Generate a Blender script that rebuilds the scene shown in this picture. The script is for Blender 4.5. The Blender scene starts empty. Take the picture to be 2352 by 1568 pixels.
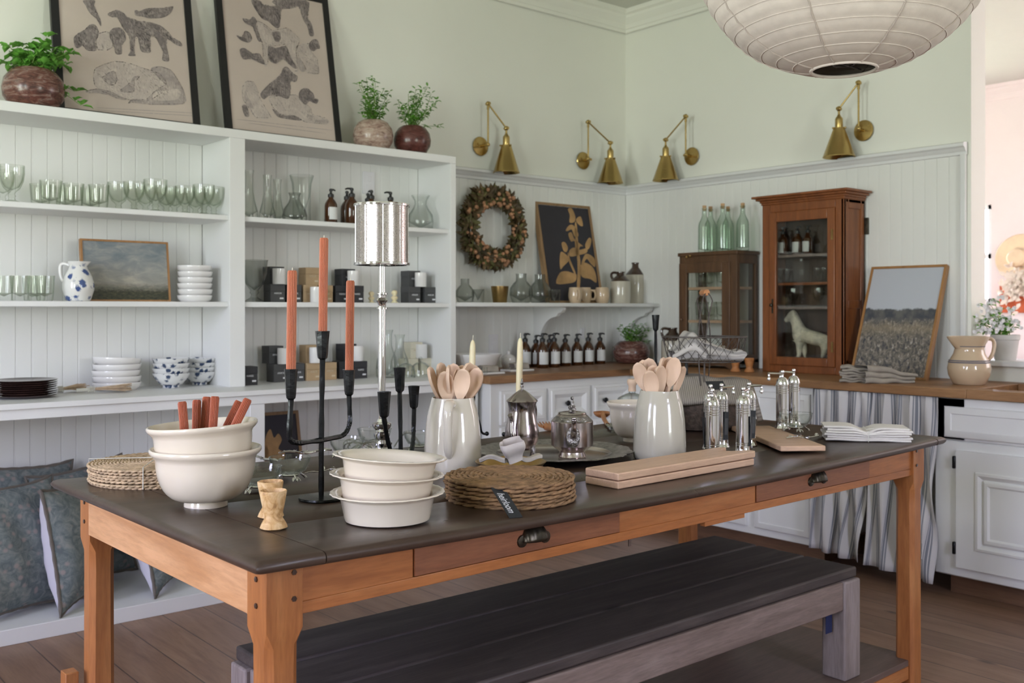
import bpy, bmesh, math, random
from mathutils import Vector, Matrix
R = math.radians
PI = math.pi
random.seed(7)
sc = bpy.context.scene
COL = sc.collection

# ------------------------------------------------------------------ camera, sky, daylight, exposure
F, CX, HY, EYE, YAW = 2286.7, 1176.0, 711.0, 1.26, R(49.83)
CA, SA = math.cos(YAW), math.sin(YAW)
cam = bpy.data.cameras.new('camera')
cam.lens = 35.0; cam.sensor_width = 36.0; cam.sensor_fit = 'HORIZONTAL'
cam.shift_y = -73.0 / 2352
cam.clip_start = .05
cam.dof.use_dof = True; cam.dof.focus_distance = 2.3; cam.dof.aperture_fstop = 6.3
cam_o = bpy.data.objects.new('camera', cam); COL.objects.link(cam_o)
cam_o.location = (0, 0, EYE); cam_o.rotation_euler = (R(90), 0, YAW - R(90))
sc.camera = cam_o

w = bpy.data.worlds.new('daylight'); sc.world = w; w.use_nodes = True
nt = w.node_tree; nt.nodes.clear()
tc = nt.nodes.new('ShaderNodeTexCoord'); sep = nt.nodes.new('ShaderNodeSeparateXYZ')
rmp = nt.nodes.new('ShaderNodeValToRGB'); mr = nt.nodes.new('ShaderNodeMapRange')
mr.inputs[1].default_value = -1; mr.inputs[2].default_value = 1
bg = nt.nodes.new('ShaderNodeBackground'); ow = nt.nodes.new('ShaderNodeOutputWorld')
el = rmp.color_ramp.elements
el[0].position = .40; el[0].color = (.70, .80, .66, 1)
el[1].position = .62; el[1].color = (.66, .68, 1.0, 1)
e = el.new(.52); e.color = (.80, .86, .84, 1)
nt.links.new(tc.outputs['Generated'], sep.inputs[0]); nt.links.new(sep.outputs[2], mr.inputs[0])
nt.links.new(mr.outputs[0], rmp.inputs[0]); nt.links.new(rmp.outputs[0], bg.inputs[0])
bg.inputs[1].default_value = 26.0
nt.links.new(bg.outputs[0], ow.inputs[0])

def area(name, loc, rot, sx, sy, power, col, portal=False):
    l = bpy.data.lights.new(name, 'AREA'); l.shape = 'RECTANGLE'; l.size = sx; l.size_y = sy
    l.energy = power; l.color = col
    if portal: l.cycles.is_portal = True
    o = bpy.data.objects.new(name, l); COL.objects.link(o); o.location = loc; o.rotation_euler = rot
    return o
# windows: (wall, a0, a1, z0, z1)
WEST = -2.4; SOUTH = -2.0
WIN_W = [(.0, .95, .7, 2.7), (2.05, 3.0, .7, 2.7)]
WIN_S = [(1.7, 2.5, .8, 2.4)]
for a0, a1, z0, z1 in WIN_W:
    area('window_daylight', (WEST - .02, (a0+a1)/2, (z0+z1)/2), (0, R(-90), 0), z1-z0, a1-a0, 10, (1, 1, 1), True)
for a0, a1, z0, z1 in WIN_S:
    area('window_daylight', ((a0+a1)/2, SOUTH - .02, (z0+z1)/2), (R(90), 0, 0), a1-a0, z1-z0, 10, (1, 1, 1), True)
# lamp added to brighten the next room, standing in for an unseen window
area('next_room_fill', (7.2, .32, 1.9), (R(90), 0, 0), 2.4, 1.8, 60, (1, .92, .96))

sc.view_settings.view_transform = 'Standard'; sc.view_settings.look = 'None'
sc.view_settings.exposure = 0.10; sc.view_settings.gamma = 1.0
sc.view_settings.use_curve_mapping = False
cy = sc.cycles
cy.use_denoising = True; cy.max_bounces = 12; cy.diffuse_bounces = 5; cy.glossy_bounces = 5
cy.transmission_bounces = 6; cy.transparent_max_bounces = 40
cy.caustics_reflective = False; cy.caustics_refractive = False
cy.sample_clamp_indirect = 6.0

# ------------------------------------------------------------------ where things stand: photo point -> point on a surface
def ray(px, py):
    t = (px - CX) / F
    return CA + t * SA, SA - t * CA, (HY - py) / F
def onz(px, py, z):
    x, y, k = ray(px, py); d = (z - EYE) / k
    return Vector((x*d, y*d, z))
def onY(px, py, Y):
    x, y, k = ray(px, py); d = Y / y
    return Vector((x*d, Y, EYE + k*d))
def onX(px, py, X):
    x, y, k = ray(px, py); d = X / x
    return Vector((X, y*d, EYE + k*d))
def atd(px, d):
    x, y, k = ray(px, 0); return x*d, y*d
def xa(px, Y):
    x, y, k = ray(px, 0); return Y * x / y
def ya(px, X):
    x, y, k = ray(px, 0); return X * y / x
def dep(x, y): return x*CA + y*SA
def mpp(x, y): return dep(x, y) / F

# ------------------------------------------------------------------ mesh building
class MB:
    def __init__(s): s.bm = bmesh.new(); s.uv = None
    def box(s, x0, x1, y0, y1, z0, z1, M=None):
        v = [s.bm.verts.new((x, y, z)) for z in (z0, z1) for y in (y0, y1) for x in (x0, x1)]
        for f in ((0,2,3,1), (4,5,7,6), (0,1,5,4), (2,6,7,3), (0,4,6,2), (1,3,7,5)):
            s.bm.faces.new([v[i] for i in f])
        if M is not None:
            for a in v: a.co = M @ a.co
        return s
    def lathe(s, prof, n=24, M=None, off=(0, 0, 0), ell=1.0, mod=None):
        rows = []
        for k, (r, z) in enumerate(prof):
            if abs(r) < 1e-6: rows.append([s.bm.verts.new((off[0], off[1], off[2]+z))])
            else:
                row = []
                for i in range(n):
                    a = 2*PI*i/n; q = r*(mod(a, k) if mod else 1)
                    row.append(s.bm.verts.new((off[0]+q*math.cos(a), off[1]+q*ell*math.sin(a), off[2]+z)))
                rows.append(row)
        vs = [v for r in rows for v in r]
        for a, b in zip(rows, rows[1:]):
            if len(a) == 1 and len(b) == 1: continue
            for i in range(n):
                j = (i+1) % n
                if len(a) == 1: f = [a[0], b[j], b[i]][::-1]
                elif len(b) == 1: f = [a[i], a[j], b[0]]
                else: f = [a[i], a[j], b[j], b[i]]
                s.bm.faces.new(f)
        if M is not None:
            for v in vs: v.co = M @ v.co
        return s
    def tube(s, pts, r, n=8, closed=False, cap=True, sec=None):
        pts = [Vector(p) for p in pts]; m = len(pts)
        rs = r if isinstance(r, (list, tuple)) else [r]*m
        rows = []; up = None
        for i, p in enumerate(pts):
            if closed: t = pts[(i+1) % m] - pts[i-1]
            else: t = pts[min(i+1, m-1)] - pts[max(i-1, 0)]
            if t.length < 1e-9: t = Vector((0, 0, 1))
            t.normalize()
            if up is None:
                up = Vector((0, 0, 1)) if abs(t.z) < .9 else Vector((1, 0, 0))
            a = up - t*up.dot(t)
            if a.length < 1e-6: a = t.orthogonal()
            a.normalize(); up = a; b = t.cross(a)
            row = []
            for k in range(n):
                th = 2*PI*k/n; q = rs[i]*(sec(th, i) if sec else 1)
                row.append(s.bm.verts.new(p + a*(q*math.cos(th)) + b*(q*math.sin(th))))
            rows.append(row)
        prs = list(zip(rows, rows[1:])) + ([(rows[-1], rows[0])] if closed else [])
        for a, b in prs:
            for k in range(n):
                j = (k+1) % n; s.bm.faces.new([a[k], a[j], b[j], b[k]])
        if cap and not closed:
            s.bm.faces.new(rows[0][::-1]); s.bm.faces.new(rows[-1])
        return s
    def prism(s, poly, z0, z1, M=None):
        a = [s.bm.verts.new((x, y, z0)) for x, y in poly]; b = [s.bm.verts.new((x, y, z1)) for x, y in poly]
        n = len(poly)
        s.bm.faces.new(a[::-1]); s.bm.faces.new(b)
        for i in range(n):
            j = (i+1) % n; s.bm.faces.new([a[i], a[j], b[j], b[i]])
        if M is not None:
            for v in a+b: v.co = M @ v.co
        return s
    def face(s, pts):
        s.bm.faces.new([s.bm.verts.new(p) for p in pts]); return s
    def grid(s, fn, nu, nv, closed_u=False, flip=False):
        uv = s.bm.loops.layers.uv.verify()
        g = [[s.bm.verts.new(fn(i/nu, j/nv)) for i in range(nu + (0 if closed_u else 1))] for j in range(nv+1)]
        for j in range(nv):
            for i in range(nu):
                k = (i+1) % nu if closed_u else i+1
                vv = [g[j][i], g[j][k], g[j+1][k], g[j+1][i]]
                uu = [(i/nu, j/nv), ((i+1)/nu, j/nv), ((i+1)/nu, (j+1)/nv), (i/nu, (j+1)/nv)]
                if flip: vv = vv[::-1]; uu = uu[::-1]
                f = s.bm.faces.new(vv)
                for l, u in zip(f.loops, uu): l[uv].uv = u
        return s
    def ball(s, c, r, n=12, m=8, sc3=(1, 1, 1)):
        pr = [(r*math.sin(PI*i/m), -r*math.cos(PI*i/m)) for i in range(m+1)]
        pr[0] = (0, -r); pr[-1] = (0, r)
        return s.lathe(pr, n, Matrix.Translation(c) @ Matrix.Diagonal((*sc3, 1)))
    def leaf(s, p, d, nrm, L, W, fold=.25):
        d = Vector(d).normalized(); nrm = Vector(nrm); b = d.cross(nrm)
        if b.length < 1e-4: b = d.orthogonal()
        b.normalize(); nn = b.cross(d); p = Vector(p)
        v = [p, p+d*L*.35+b*W*.5+nn*W*fold, p+d*L*.75+b*W*.38+nn*W*fold*.8, p+d*L - nn*W*.2,
             p+d*L*.75-b*W*.38+nn*W*fold*.8, p+d*L*.35-b*W*.5+nn*W*fold, p+d*L*.4, p+d*L*.75]
        q = [s.bm.verts.new(a) for a in v]
        for f in ((0, 1, 6), (1, 2, 7, 6), (2, 3, 7), (0, 6, 5), (6, 7, 4, 5), (7, 3, 4)):
            s.bm.faces.new([q[i] for i in f])
        return s
    def build(s, name, mat, parent=None, bevel=0, seg=2, ang=38, loc=None, rotz=0, M=None, solid=0, flat=False):
        me = bpy.data.meshes.new(name)
        bmesh.ops.recalc_face_normals(s.bm, faces=s.bm.faces[:])
        s.bm.to_mesh(me); s.bm.free()
        if mat: me.materials.append(mat)
        if not flat:
            me.shade_smooth(); me.set_sharp_from_angle(angle=R(ang))
        o = bpy.data.objects.new(name, me); COL.objects.link(o)
        if loc is not None: o.location = loc
        if rotz: o.rotation_euler.z = rotz
        if M is not None: o.matrix_local = M
        if parent: o.parent = parent
        if solid:
            m = o.modifiers.new('thick', 'SOLIDIFY'); m.thickness = solid; m.offset = 0
        if bevel:
            m = o.modifiers.new('edge', 'BEVEL'); m.width = bevel; m.segments = seg; m.limit_method = 'ANGLE'; m.angle_limit = R(35)
            m.harden_normals = False
        return o

def tag(o, label, cat, group=None):
    o['label'] = label; o['category'] = cat
    if group: o['group'] = group
    return o
def thing(name, label, cat, loc=(0, 0, 0), rotz=0, group=None, M=None):
    o = bpy.data.objects.new(name, None); COL.objects.link(o); o.empty_display_size = .05
    if M is not None: o.matrix_local = M
    else: o.location = loc; o.rotation_euler.z = rotz
    return tag(o, label, cat, group)
def struct(o):
    o['kind'] = 'structure'; return o
def copy_tree(o, parent=None):
    c = o.copy(); COL.objects.link(c)
    if parent: c.parent = parent
    for ch in o.children: copy_tree(ch, c)
    return c
def dup(o, label, loc, rotz=0, group=None, s=None):
    c = copy_tree(o); c['label'] = label; c.location = loc; c.rotation_euler.z = rotz
    if group: c['group'] = group
    if s is not None: c.scale = (s, s, s) if not isinstance(s, tuple) else s
    return c
class Kit:
    """one built example; the first place() moves it there, later ones copy it"""
    def __init__(k, root): k.root = root; k.used = False
    def place(k, label, loc, rotz=0, group=None, s=None):
        if k.used: return dup(k.root, label, loc, rotz, group, s)
        k.used = True; o = k.root; o['label'] = label; o.location = loc; o.rotation_euler.z = rotz
        if group: o['group'] = group
        if s is not None: o.scale = (s, s, s) if not isinstance(s, tuple) else s
        return o
ORD = ['leftmost', 'second from the left', 'third from the left', 'fourth from the left', 'fifth from the left', 'sixth from the left',
       'seventh from the left', 'eighth from the left', 'ninth from the left', 'tenth from the left', 'eleventh from the left', 'twelfth from the left']
LEV = ['bottom', 'second from the bottom', 'third from the bottom', 'fourth from the bottom', 'fifth from the bottom', 'sixth from the bottom', 'seventh from the bottom']
def skin(name, V, E, rad, mat, parent=None, root=0, sub=2):
    me = bpy.data.meshes.new(name); me.from_pydata([Vector(v) for v in V], E, [])
    me.materials.append(mat)
    o = bpy.data.objects.new(name, me); COL.objects.link(o)
    o.modifiers.new('skin', 'SKIN'); me.skin_vertices or None
    if not me.skin_vertices: 
        with bpy.context.temp_override(object=o): bpy.ops.mesh.customdata_skin_add()
    for i, r in enumerate(rad):
        sv = me.skin_vertices[0].data[i]; sv.radius = (r, r) if not isinstance(r, tuple) else r; sv.use_root = i == root
    s2 = o.modifiers.new('smooth', 'SUBSURF'); s2.levels = sub; s2.render_levels = sub
    if parent: o.parent = parent
    return o
def text(body, size, mat, parent, M, align='CENTER', shear=0, name='lettering', ext=.0003):
    c = bpy.data.curves.new(name, 'FONT'); c.body = body; c.size = size; c.align_x = align; c.align_y = 'CENTER'
    c.extrude = ext; c.shear = shear; c.materials.append(mat); c.resolution_u = 3
    t = bpy.data.objects.new(name, c); COL.objects.link(t)
    me = bpy.data.meshes.new_from_object(t.evaluated_get(bpy.context.evaluated_depsgraph_get()))
    bpy.data.objects.remove(t); bpy.data.curves.remove(c)
    o = bpy.data.objects.new(name, me); COL.objects.link(o); o.parent = parent; o.matrix_local = M
    return o
def frameM(u, v, o):
    u = Vector(u).normalized(); v = Vector(v); v = (v - u*v.dot(u)).normalized(); n = u.cross(v)
    return Matrix(((u.x, v.x, n.x, o[0]), (u.y, v.y, n.y, o[1]), (u.z, v.z, n.z, o[2]), (0, 0, 0, 1)))

# ------------------------------------------------------------------ materials
class N:
    def __init__(s, name):
        s.m = bpy.data.materials.new(name); s.m.use_nodes = True; s.t = s.m.node_tree; s.t.nodes.clear()
        s.out = s.t.nodes.new('ShaderNodeOutputMaterial')
    def n(s, typ, **k):
        nd = s.t.nodes.new('ShaderNode'+typ)
        for a, b in k.items():
            if a.startswith('i_'): nd.inputs[a[2:].replace('_', ' ')].default_value = b
            else: setattr(nd, a, b)
        return nd
    def l(s, a, b): s.t.links.new(a, b)
    def coord(s, scale=(1, 1, 1), kind='Object', rot=(0, 0, 0)):
        t = s.n('TexCoord'); mp = s.n('Mapping'); mp.inputs['Scale'].default_value = scale; mp.inputs['Rotation'].default_value = rot
        s.l(t.outputs[kind], mp.inputs[0]); return mp.outputs[0]
    def noise(s, vec, scale, detail=4, rough=.55, dist=0):
        nd = s.n('TexNoise'); nd.inputs['Scale'].default_value = scale; nd.inputs['Detail'].default_value = detail
        nd.inputs['Roughness'].default_value = rough; nd.inputs['Distortion'].default_value = dist
        s.l(vec, nd.inputs['Vector']); return nd.outputs['Fac']
    def ramp(s, fac, stops):
        r = s.n('ValToRGB'); e = r.color_ramp.elements
        while len(e) > len(stops): e.remove(e[-1])
        while len(e) < len(stops): e.new(.5)
        for x, (p, c) in zip(e, stops): x.position = p; x.color = (*c, 1) if len(c) == 3 else c
        s.l(fac, r.inputs[0]); return r.outputs[0]
    def mix(s, fac, a, b, mode='MIX'):
        m = s.n('Mix', data_type='RGBA', blend_type=mode)
        for v, i in ((fac, 0), (a, 6), (b, 7)):
            if hasattr(v, 'links'): s.l(v, m.inputs[i])
            elif i == 0: m.inputs[0].default_value = v
            else: m.inputs[i].default_value = (*v, 1)
        return m.outputs[2]
    def bump(s, h, strength=.3, dist=.002):
        b = s.n('Bump'); b.inputs['Strength'].default_value = strength; b.inputs['Distance'].default_value = dist
        s.l(h, b.inputs['Height']); return b.outputs[0]
    def pbr(s, col, rough=.5, metal=0, normal=None, **k):
        p = s.n('BsdfPrincipled')
        for v, nm in ((col, 'Base Color'), (rough, 'Roughness'), (metal, 'Metallic')):
            if hasattr(v, 'links'): s.l(v, p.inputs[nm])
            else: p.inputs[nm].default_value = (*v, 1) if isinstance(v, tuple) else v
        for a, b in k.items(): p.inputs[a.replace('_', ' ')].default_value = b
        if normal: s.l(normal, p.inputs['Normal'])
        s.l(p.outputs[0], s.out.inputs[0]); return s.m

def plain(name, col, rough=.5, metal=0, var=.12, scale=8, bump=0, bscale=60, stretch=(1, 1, 1), bd=.002, rvar=0, **k):
    """one colour with a faint mottling, optional bump"""
    s = N(name); v = s.coord(stretch)
    f = s.noise(v, scale)
    lo = tuple(c*(1-var) for c in col); hi = tuple(min(1, c*(1+var)) for c in col)
    c = s.ramp(f, [(.3, lo), (.7, hi)])
    nm = s.bump(s.noise(v, bscale, 3), bump, bd) if bump else None
    if rvar:
        rr = s.n('MapRange'); s.l(f, rr.inputs[0]); rr.inputs[3].default_value = rough-rvar; rr.inputs[4].default_value = rough+rvar
        rough = rr.outputs[0]
    return s.pbr(c, rough, metal, nm, **k)
def wood(name, c1, c2, c3=None, axis='X', scale=1., rough=.5, ring=6, knots=0, bump=.15, **k):
    """long-grained wood; grain runs along axis"""
    s = N(name); st = {'X': (1, 9, 9), 'Y': (9, 1, 9), 'Z': (9, 9, 1)}[axis]
    v = s.coord(tuple(a*scale for a in st))
    f = s.noise(v, 1.6, 6, .6, .8); g = s.noise(v, 14, 3, .6)
    c = s.ramp(f, [(.28, c1), (.52, c2), (.75, c3 or c2)])
    c = s.mix(s.ramp(g, [(.4, (0, 0, 0)), (.75, (.35, .35, .35))]), c, tuple(a*.55 for a in c1))
    if knots:
        v2 = s.coord(tuple((a*.28+.9)*scale for a in (st[0]*.7, st[1]*.7, st[2]*.7)))
        vo = s.n('TexVoronoi'); vo.inputs['Scale'].default_value = knots; s.l(v2, vo.inputs['Vector'])
        c = s.mix(s.ramp(vo.outputs['Distance'], [(.05, (.75,)*3), (.13, (0, 0, 0))]), c, tuple(a*.3 for a in c1))
    return s.pbr(c, rough, 0, s.bump(g, bump, .001), **k)
def glass(name, tint=(.95, .97, .95), edge=(.55, .62, .55), refl=1.0, rough=.01):
    """thin-walled glass: clear face on, tinted and reflecting at the edges"""
    s = N(name); lw = s.n('LayerWeight'); lw.inputs['Blend'].default_value = .35
    tr = s.n('BsdfTransparent'); gl = s.n('BsdfGlossy'); gl.inputs['Roughness'].default_value = rough
    s.l(s.ramp(lw.outputs['Facing'], [(.25, tint), (.95, edge)]), tr.inputs[0])
    l2 = s.n('LayerWeight'); l2.inputs['Blend'].default_value = .5
    po = s.n('Math', operation='POWER'); po.inputs[1].default_value = 4; s.l(l2.outputs['Facing'], po.inputs[0])
    mu = s.n('Math', operation='MULTIPLY_ADD'); mu.inputs[1].default_value = .75*refl; mu.inputs[2].default_value = .045*refl; s.l(po.outputs[0], mu.inputs[0])
    mx = s.n('MixShader'); s.l(mu.outputs[0], mx.inputs[0]); s.l(tr.outputs[0], mx.inputs[1]); s.l(gl.outputs[0], mx.inputs[2])
    s.l(mx.outputs[0], s.out.inputs[0]); return s.m

MT = {}
def mats():
    m = MT
    m['wall'] = plain('wall_paint', (.83, .82, .76), .65, var=.015, scale=2, bump=.03, bscale=90)
    m['ceil'] = plain('ceiling_paint', (.66, .66, .60), .8, var=.01)
    m['trim'] = plain('trim_paint', (.78, .78, .79), .42, var=.012, scale=3)
    m['bead'] = plain('beadboard_paint', (.80, .795, .775), .45, var=.015, scale=2)
    m['white'] = plain('white_paint', (.80, .80, .795), .4, var=.01, scale=3)
    m['pinkwall'] = plain('next_room_paint', (.86, .76, .75), .7, var=.01)
    m['iron'] = plain('black_iron', (.014, .015, .016), .27, metal=.6, var=.4, scale=30, bump=.5, bscale=45, bd=.003)
    m['black'] = plain('black_plastic', (.012, .012, .013), .38, var=.1)
    m['card'] = plain('black_card', (.018, .02, .024), .6, var=.1)
    m['ink'] = plain('pale_ink', (.75, .75, .78), .6, var=.02)
    m['chrome'] = plain('polished_chrome', (.80, .79, .80), .07, metal=1, var=.04)
    m['silver'] = plain('tarnished_silver', (.50, .44, .44), .17, metal=1, var=.35, scale=9, rvar=.08)
    m['silver_rough'] = plain('chased_silver', (.36, .34, .34), .3, metal=1, var=.4, scale=60, bump=1.0, bscale=70, bd=.012)
    m['pewter'] = plain('pewter', (.52, .52, .50), .3, metal=1, var=.2, scale=20)
    m['brass'] = plain('aged_brass', (.46, .33, .13), .27, metal=1, var=.1, scale=6, rvar=.06)
    m['brass_dark'] = plain('worn_brass', (.38, .25, .10), .32, metal=1, var=.25, scale=14)
    m['bronze'] = plain('dark_bronze', (.07, .06, .045), .35, metal=.9, var=.4, scale=40)
    m['cream'] = plain('cream_glaze', (.72, .64, .53), .16, var=.03, scale=5, Coat_Weight=.5, Coat_Roughness=.05)
    m['stone'] = plain('stoneware_glaze', (.70, .635, .545), .12, var=.07, scale=4, stretch=(1, 1, .4), Coat_Weight=.6, Coat_Roughness=.04)
    m['greenstone'] = plain('grey_green_glaze', (.53, .49, .41), .14, var=.06, scale=5, Coat_Weight=.5, Coat_Roughness=.05)
    m['porcelain'] = plain('white_porcelain', (.80, .78, .77), .16, var=.02, Coat_Weight=.4)
    m['terra'] = plain('terracotta_wax', (.50, .165, .085), .5, var=.08, scale=10, Subsurface_Weight=.1)
    m['rust'] = plain('rust_wax', (.40, .10, .045), .5, var=.08, scale=10)
    m['ivory'] = plain('ivory_wax', (.84, .72, .47), .42, var=.03, Subsurface_Weight=.15)
    m['wick'] = plain('wick', (.75, .68, .55), .9)
    m['glass'] = glass('clear_glass', (.97, .98, .97), (.66, .70, .68))
    m['greenglass'] = glass('green_glass', (.955, .965, .945), (.62, .67, .58))
    m['greyglass'] = glass('smoke_glass', (.86, .87, .86), (.50, .52, .51))
    m['bottleglass'] = glass('pale_green_bottle', (.90, .94, .905), (.48, .57, .49))
    m['pane'] = glass('cabinet_pane', (.93, .94, .92), (.8, .82, .8))
    m['cordplastic'] = glass('clear_cord', (.85, .85, .82), (.45, .45, .42), 1.4, .08)
    m['mercury'] = mercury()
    s = N('amber_glass'); m['amber'] = s.pbr((.055, .018, .005), .08, Coat_Weight=.5, Coat_Roughness=.02)
    m['label'] = plain('white_label', (.72, .72, .72), .6, var=.02)
    m['boxgrey'] = plain('charcoal_card', (.07, .07, .072), .7, var=.08)
    m['boxblack'] = plain('black_box_card', (.026, .026, .030), .65, var=.08)
    m['boxtan'] = plain('kraft_card', (.44, .31, .18), .75, var=.06, scale=20)
    m['boxcream'] = plain('cream_card', (.74, .69, .56), .75, var=.04)
    m['tabletop'] = tabletop()
    m['tablewood'] = wood('honey_pine', (.27, .085, .022), (.42, .15, .043), (.50, .21, .07), 'X', 1.2, .38, knots=0)
    m['tablewoodZ'] = wood('honey_pine_legs', (.26, .085, .023), (.39, .145, .042), (.47, .20, .065), 'Z', 1.2, .4)
    m['tablewoodY'] = wood('lit_pine_apron', (.50, .24, .10), (.66, .36, .18), (.72, .43, .23), 'Y', 1.1, .42)  # honey pine lightened: window light painted into the end aprons' colour
    m['drawer'] = wood('drawer_front', (.17, .062, .028), (.26, .095, .042), (.30, .12, .055), 'X', 1.3, .42)
    m['platform'] = wood('platform_boards', (.10, .065, .05), (.15, .10, .08), (.18, .12, .095), 'X', 1., .55)
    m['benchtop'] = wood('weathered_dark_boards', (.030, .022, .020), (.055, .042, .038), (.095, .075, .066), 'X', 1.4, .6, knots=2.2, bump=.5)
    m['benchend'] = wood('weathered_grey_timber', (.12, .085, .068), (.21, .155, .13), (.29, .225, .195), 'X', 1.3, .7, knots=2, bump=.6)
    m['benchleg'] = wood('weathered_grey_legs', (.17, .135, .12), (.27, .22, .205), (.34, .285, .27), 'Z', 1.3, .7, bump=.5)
    m['counter'] = wood('oiled_counter_wood', (.16, .075, .032), (.27, .13, .055), (.35, .19, .085), 'X', 1.0, .45, knots=1.2)
    m['counterY'] = wood('oiled_counter_wood_right', (.19, .09, .036), (.31, .155, .064), (.39, .21, .095), 'Y', 1.0, .45, knots=1.2)
    m['cabwood'] = wood('walnut_stain', (.15, .045, .014), (.24, .077, .023), (.29, .10, .032), 'Z', 1.2, .35)
    m['cabdark'] = wood('dark_oak', (.065, .032, .016), (.11, .055, .026), (.15, .075, .035), 'Z', 1.2, .45)
    m['cabin'] = wood('cabinet_lining', (.05, .028, .018), (.085, .05, .032), (.1, .06, .04), 'Z', 1., .6)
    m['beech'] = wood('beech', (.56, .35, .23), (.66, .43, .29), (.70, .47, .33), 'X', 2.2, .55, bump=.2)
    m['spoon'] = plain('pale_spoon_wood', (.72, .51, .37), .6, var=.07, scale=9, stretch=(3, 3, .5))
    m['server'] = wood('olive_wood', (.35, .13, .04), (.48, .20, .07), (.55, .26, .1), 'X', 3, .4)
    m['burl'] = burl()
    m['floor'] = floorwood()
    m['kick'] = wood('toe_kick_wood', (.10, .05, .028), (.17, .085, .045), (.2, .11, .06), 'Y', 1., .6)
    m['jute'] = plain('pale_jute', (.50, .36, .23), .85, var=.35, scale=50, bump=.6, bscale=160, bd=.003)
    m['seagrass'] = plain('brown_seagrass', (.27, .155, .075), .75, var=.45, scale=38, bump=.6, bscale=140, bd=.003)
    m['string'] = plain('white_string', (.7, .68, .62), .9)
    m['linen'] = plain('white_linen', (.80, .76, .73), .9, var=.03, scale=30, bump=.3, bscale=300, bd=.001)
    m['greylinen'] = plain('grey_linen', (.36, .32, .275), .95, var=.12, scale=20, bump=.5, bscale=200, bd=.002)
    m['throw'] = stripes('ribbed_throw', (.36, .315, .265), (.23, .20, .165), 330, .95)
    m['napkin'] = stripes('striped_napkin', (.54, .50, .465), (.30, .28, .27), 46, .95)
    m['wicker'] = plain('dark_wicker', (.075, .052, .038), .8, var=.5, scale=60, bump=.9, bscale=70, bd=.006)
    m['wire'] = plain('rusty_wire', (.10, .085, .078), .55, metal=.7, var=.3, scale=60)
    m['lantern'] = plain('lantern_linen', (.66, .58, .53), .9, var=.05, scale=40, bump=.25, bscale=400, bd=.001)
    m['seam'] = plain('lantern_seam', (.46, .39, .35), .9)
    m['leaf'] = plain('herb_leaf', (.14, .36, .045), .45, var=.4, scale=25)
    m['mint'] = plain('mint_leaf', (.17, .42, .07), .45, var=.4, scale=25)
    m['stem'] = plain('green_stem', (.17, .27, .06), .6)
    m['soil'] = plain('soil', (.03, .022, .016), .95)
    m['marble_dark'] = marblepot('red_brown_marbled_clay', (.045, .022, .02), (.15, .06, .046), (.33, .25, .22))
    m['marble_red'] = marblepot('oxblood_marbled_clay', (.055, .018, .015), (.11, .035, .028), (.17, .08, .07))
    m['marble_pale'] = marblepot('pale_marbled_clay', (.19, .10, .085), (.42, .30, .245), (.56, .47, .39))
    m['wreathleaf'] = plain('dried_leaf', (.095, .062, .026), .6, var=.6, scale=14)
    m['wreathgreen'] = plain('olive_leaf', (.13, .12, .04), .55, var=.5, scale=14)
    m['berry'] = plain('dried_berry', (.47, .24, .13), .5, var=.3, scale=20)
    m['twig'] = plain('twig', (.07, .04, .025), .8)
    m['paper'] = plain('aged_paper', (.56, .47, .42), .85, var=.06, scale=3)
    m['engrave'] = engraving('grey_engraving', (.19, .16, .16), (.44, .375, .35), 50)
    m['hatch'] = plain('dark_hatching', (.085, .07, .075), .9, var=.3, scale=60); m['hatch_soft'] = plain('soft_hatching', (.27, .23, .225), .9, var=.25, scale=60)
    m['engrave_pale'] = engraving('pale_engraving', (.35, .30, .29), (.53, .45, .41), 55)
    m['engrave_light'] = engraving('light_engraving', (.47, .40, .37), (.60, .52, .47), 40)
    m['gold'] = plain('botanical_gold', (.42, .25, .11), .7, var=.3, scale=9)
    m['navy'] = plain('dark_board', (.026, .023, .032), .6, var=.1)
    m['oakframe'] = wood('oak_frame', (.22, .13, .06), (.33, .20, .10), None, 'Y', 2, .55)
    m['goldframe'] = wood('gilt_wood_frame', (.28, .13, .04), (.40, .20, .075), None, 'Y', 2, .4)
    m['sky_paint'] = landscape(); m['field_paint'] = fieldpaint()
    m['pillow'] = floral(); m['pillowback'] = plain('pillow_backing', (.66, .64, .70), .95, var=.03, bump=.2, bscale=300, bd=.001)
    m['piping'] = plain('pillow_fringe', (.16, .14, .12), .95)
    m['ticking'] = ticking()
    m['blueflower'] = blueprint('blue_flower_glaze', (.80, .79, .77), (.06, .10, .26), 26)
    m['blueleaf'] = blueprint('blue_leaf_glaze', (.74, .74, .73), (.03, .055, .12), 30)
    m['darkplate'] = plain('dark_glaze', (.035, .018, .016), .14, var=.5, scale=7, Coat_Weight=.5)
    m['horse'] = plain('flaking_white_paint', (.60, .55, .43), .7, var=.45, scale=16, bump=.5, bscale=60)
    m['jugbrown'] = plain('brown_slip', (.05, .026, .016), .2, var=.2, Coat_Weight=.5)
    m['whitepot'] = plain('white_pot', (.60, .57, .55), .6, var=.06)
    m['petal'] = plain('white_petal', (.86, .82, .84), .6, var=.05)
    m['straw'] = plain('straw', (.80, .62, .42), .8, var=.1)
    m['clayred'] = plain('terracotta_fabric', (.48, .10, .035), .8, var=.1)
    m['fluff'] = plain('dried_plume', (.84, .74, .64), .95, var=.06)
    m['cork'] = plain('cork', (.52, .33, .18), .85, var=.2, scale=60)
    m['navycard'] = plain('navy_card', (.012, .02, .075), .6)
    m['outlet'] = plain('outlet_plastic', (.78, .77, .80), .4, var=.01)
    m['stripeblue'] = plain('slate_blue_band', (.13, .14, .20), .2)
    m['yellowware'] = plain('yellowware_glaze', (.60, .45, .31), .15, var=.04, Coat_Weight=.5)
    m['whitestone'] = plain('speckled_whitewash', (.72, .65, .60), .8, var=.06, bump=.3, bscale=50)
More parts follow.
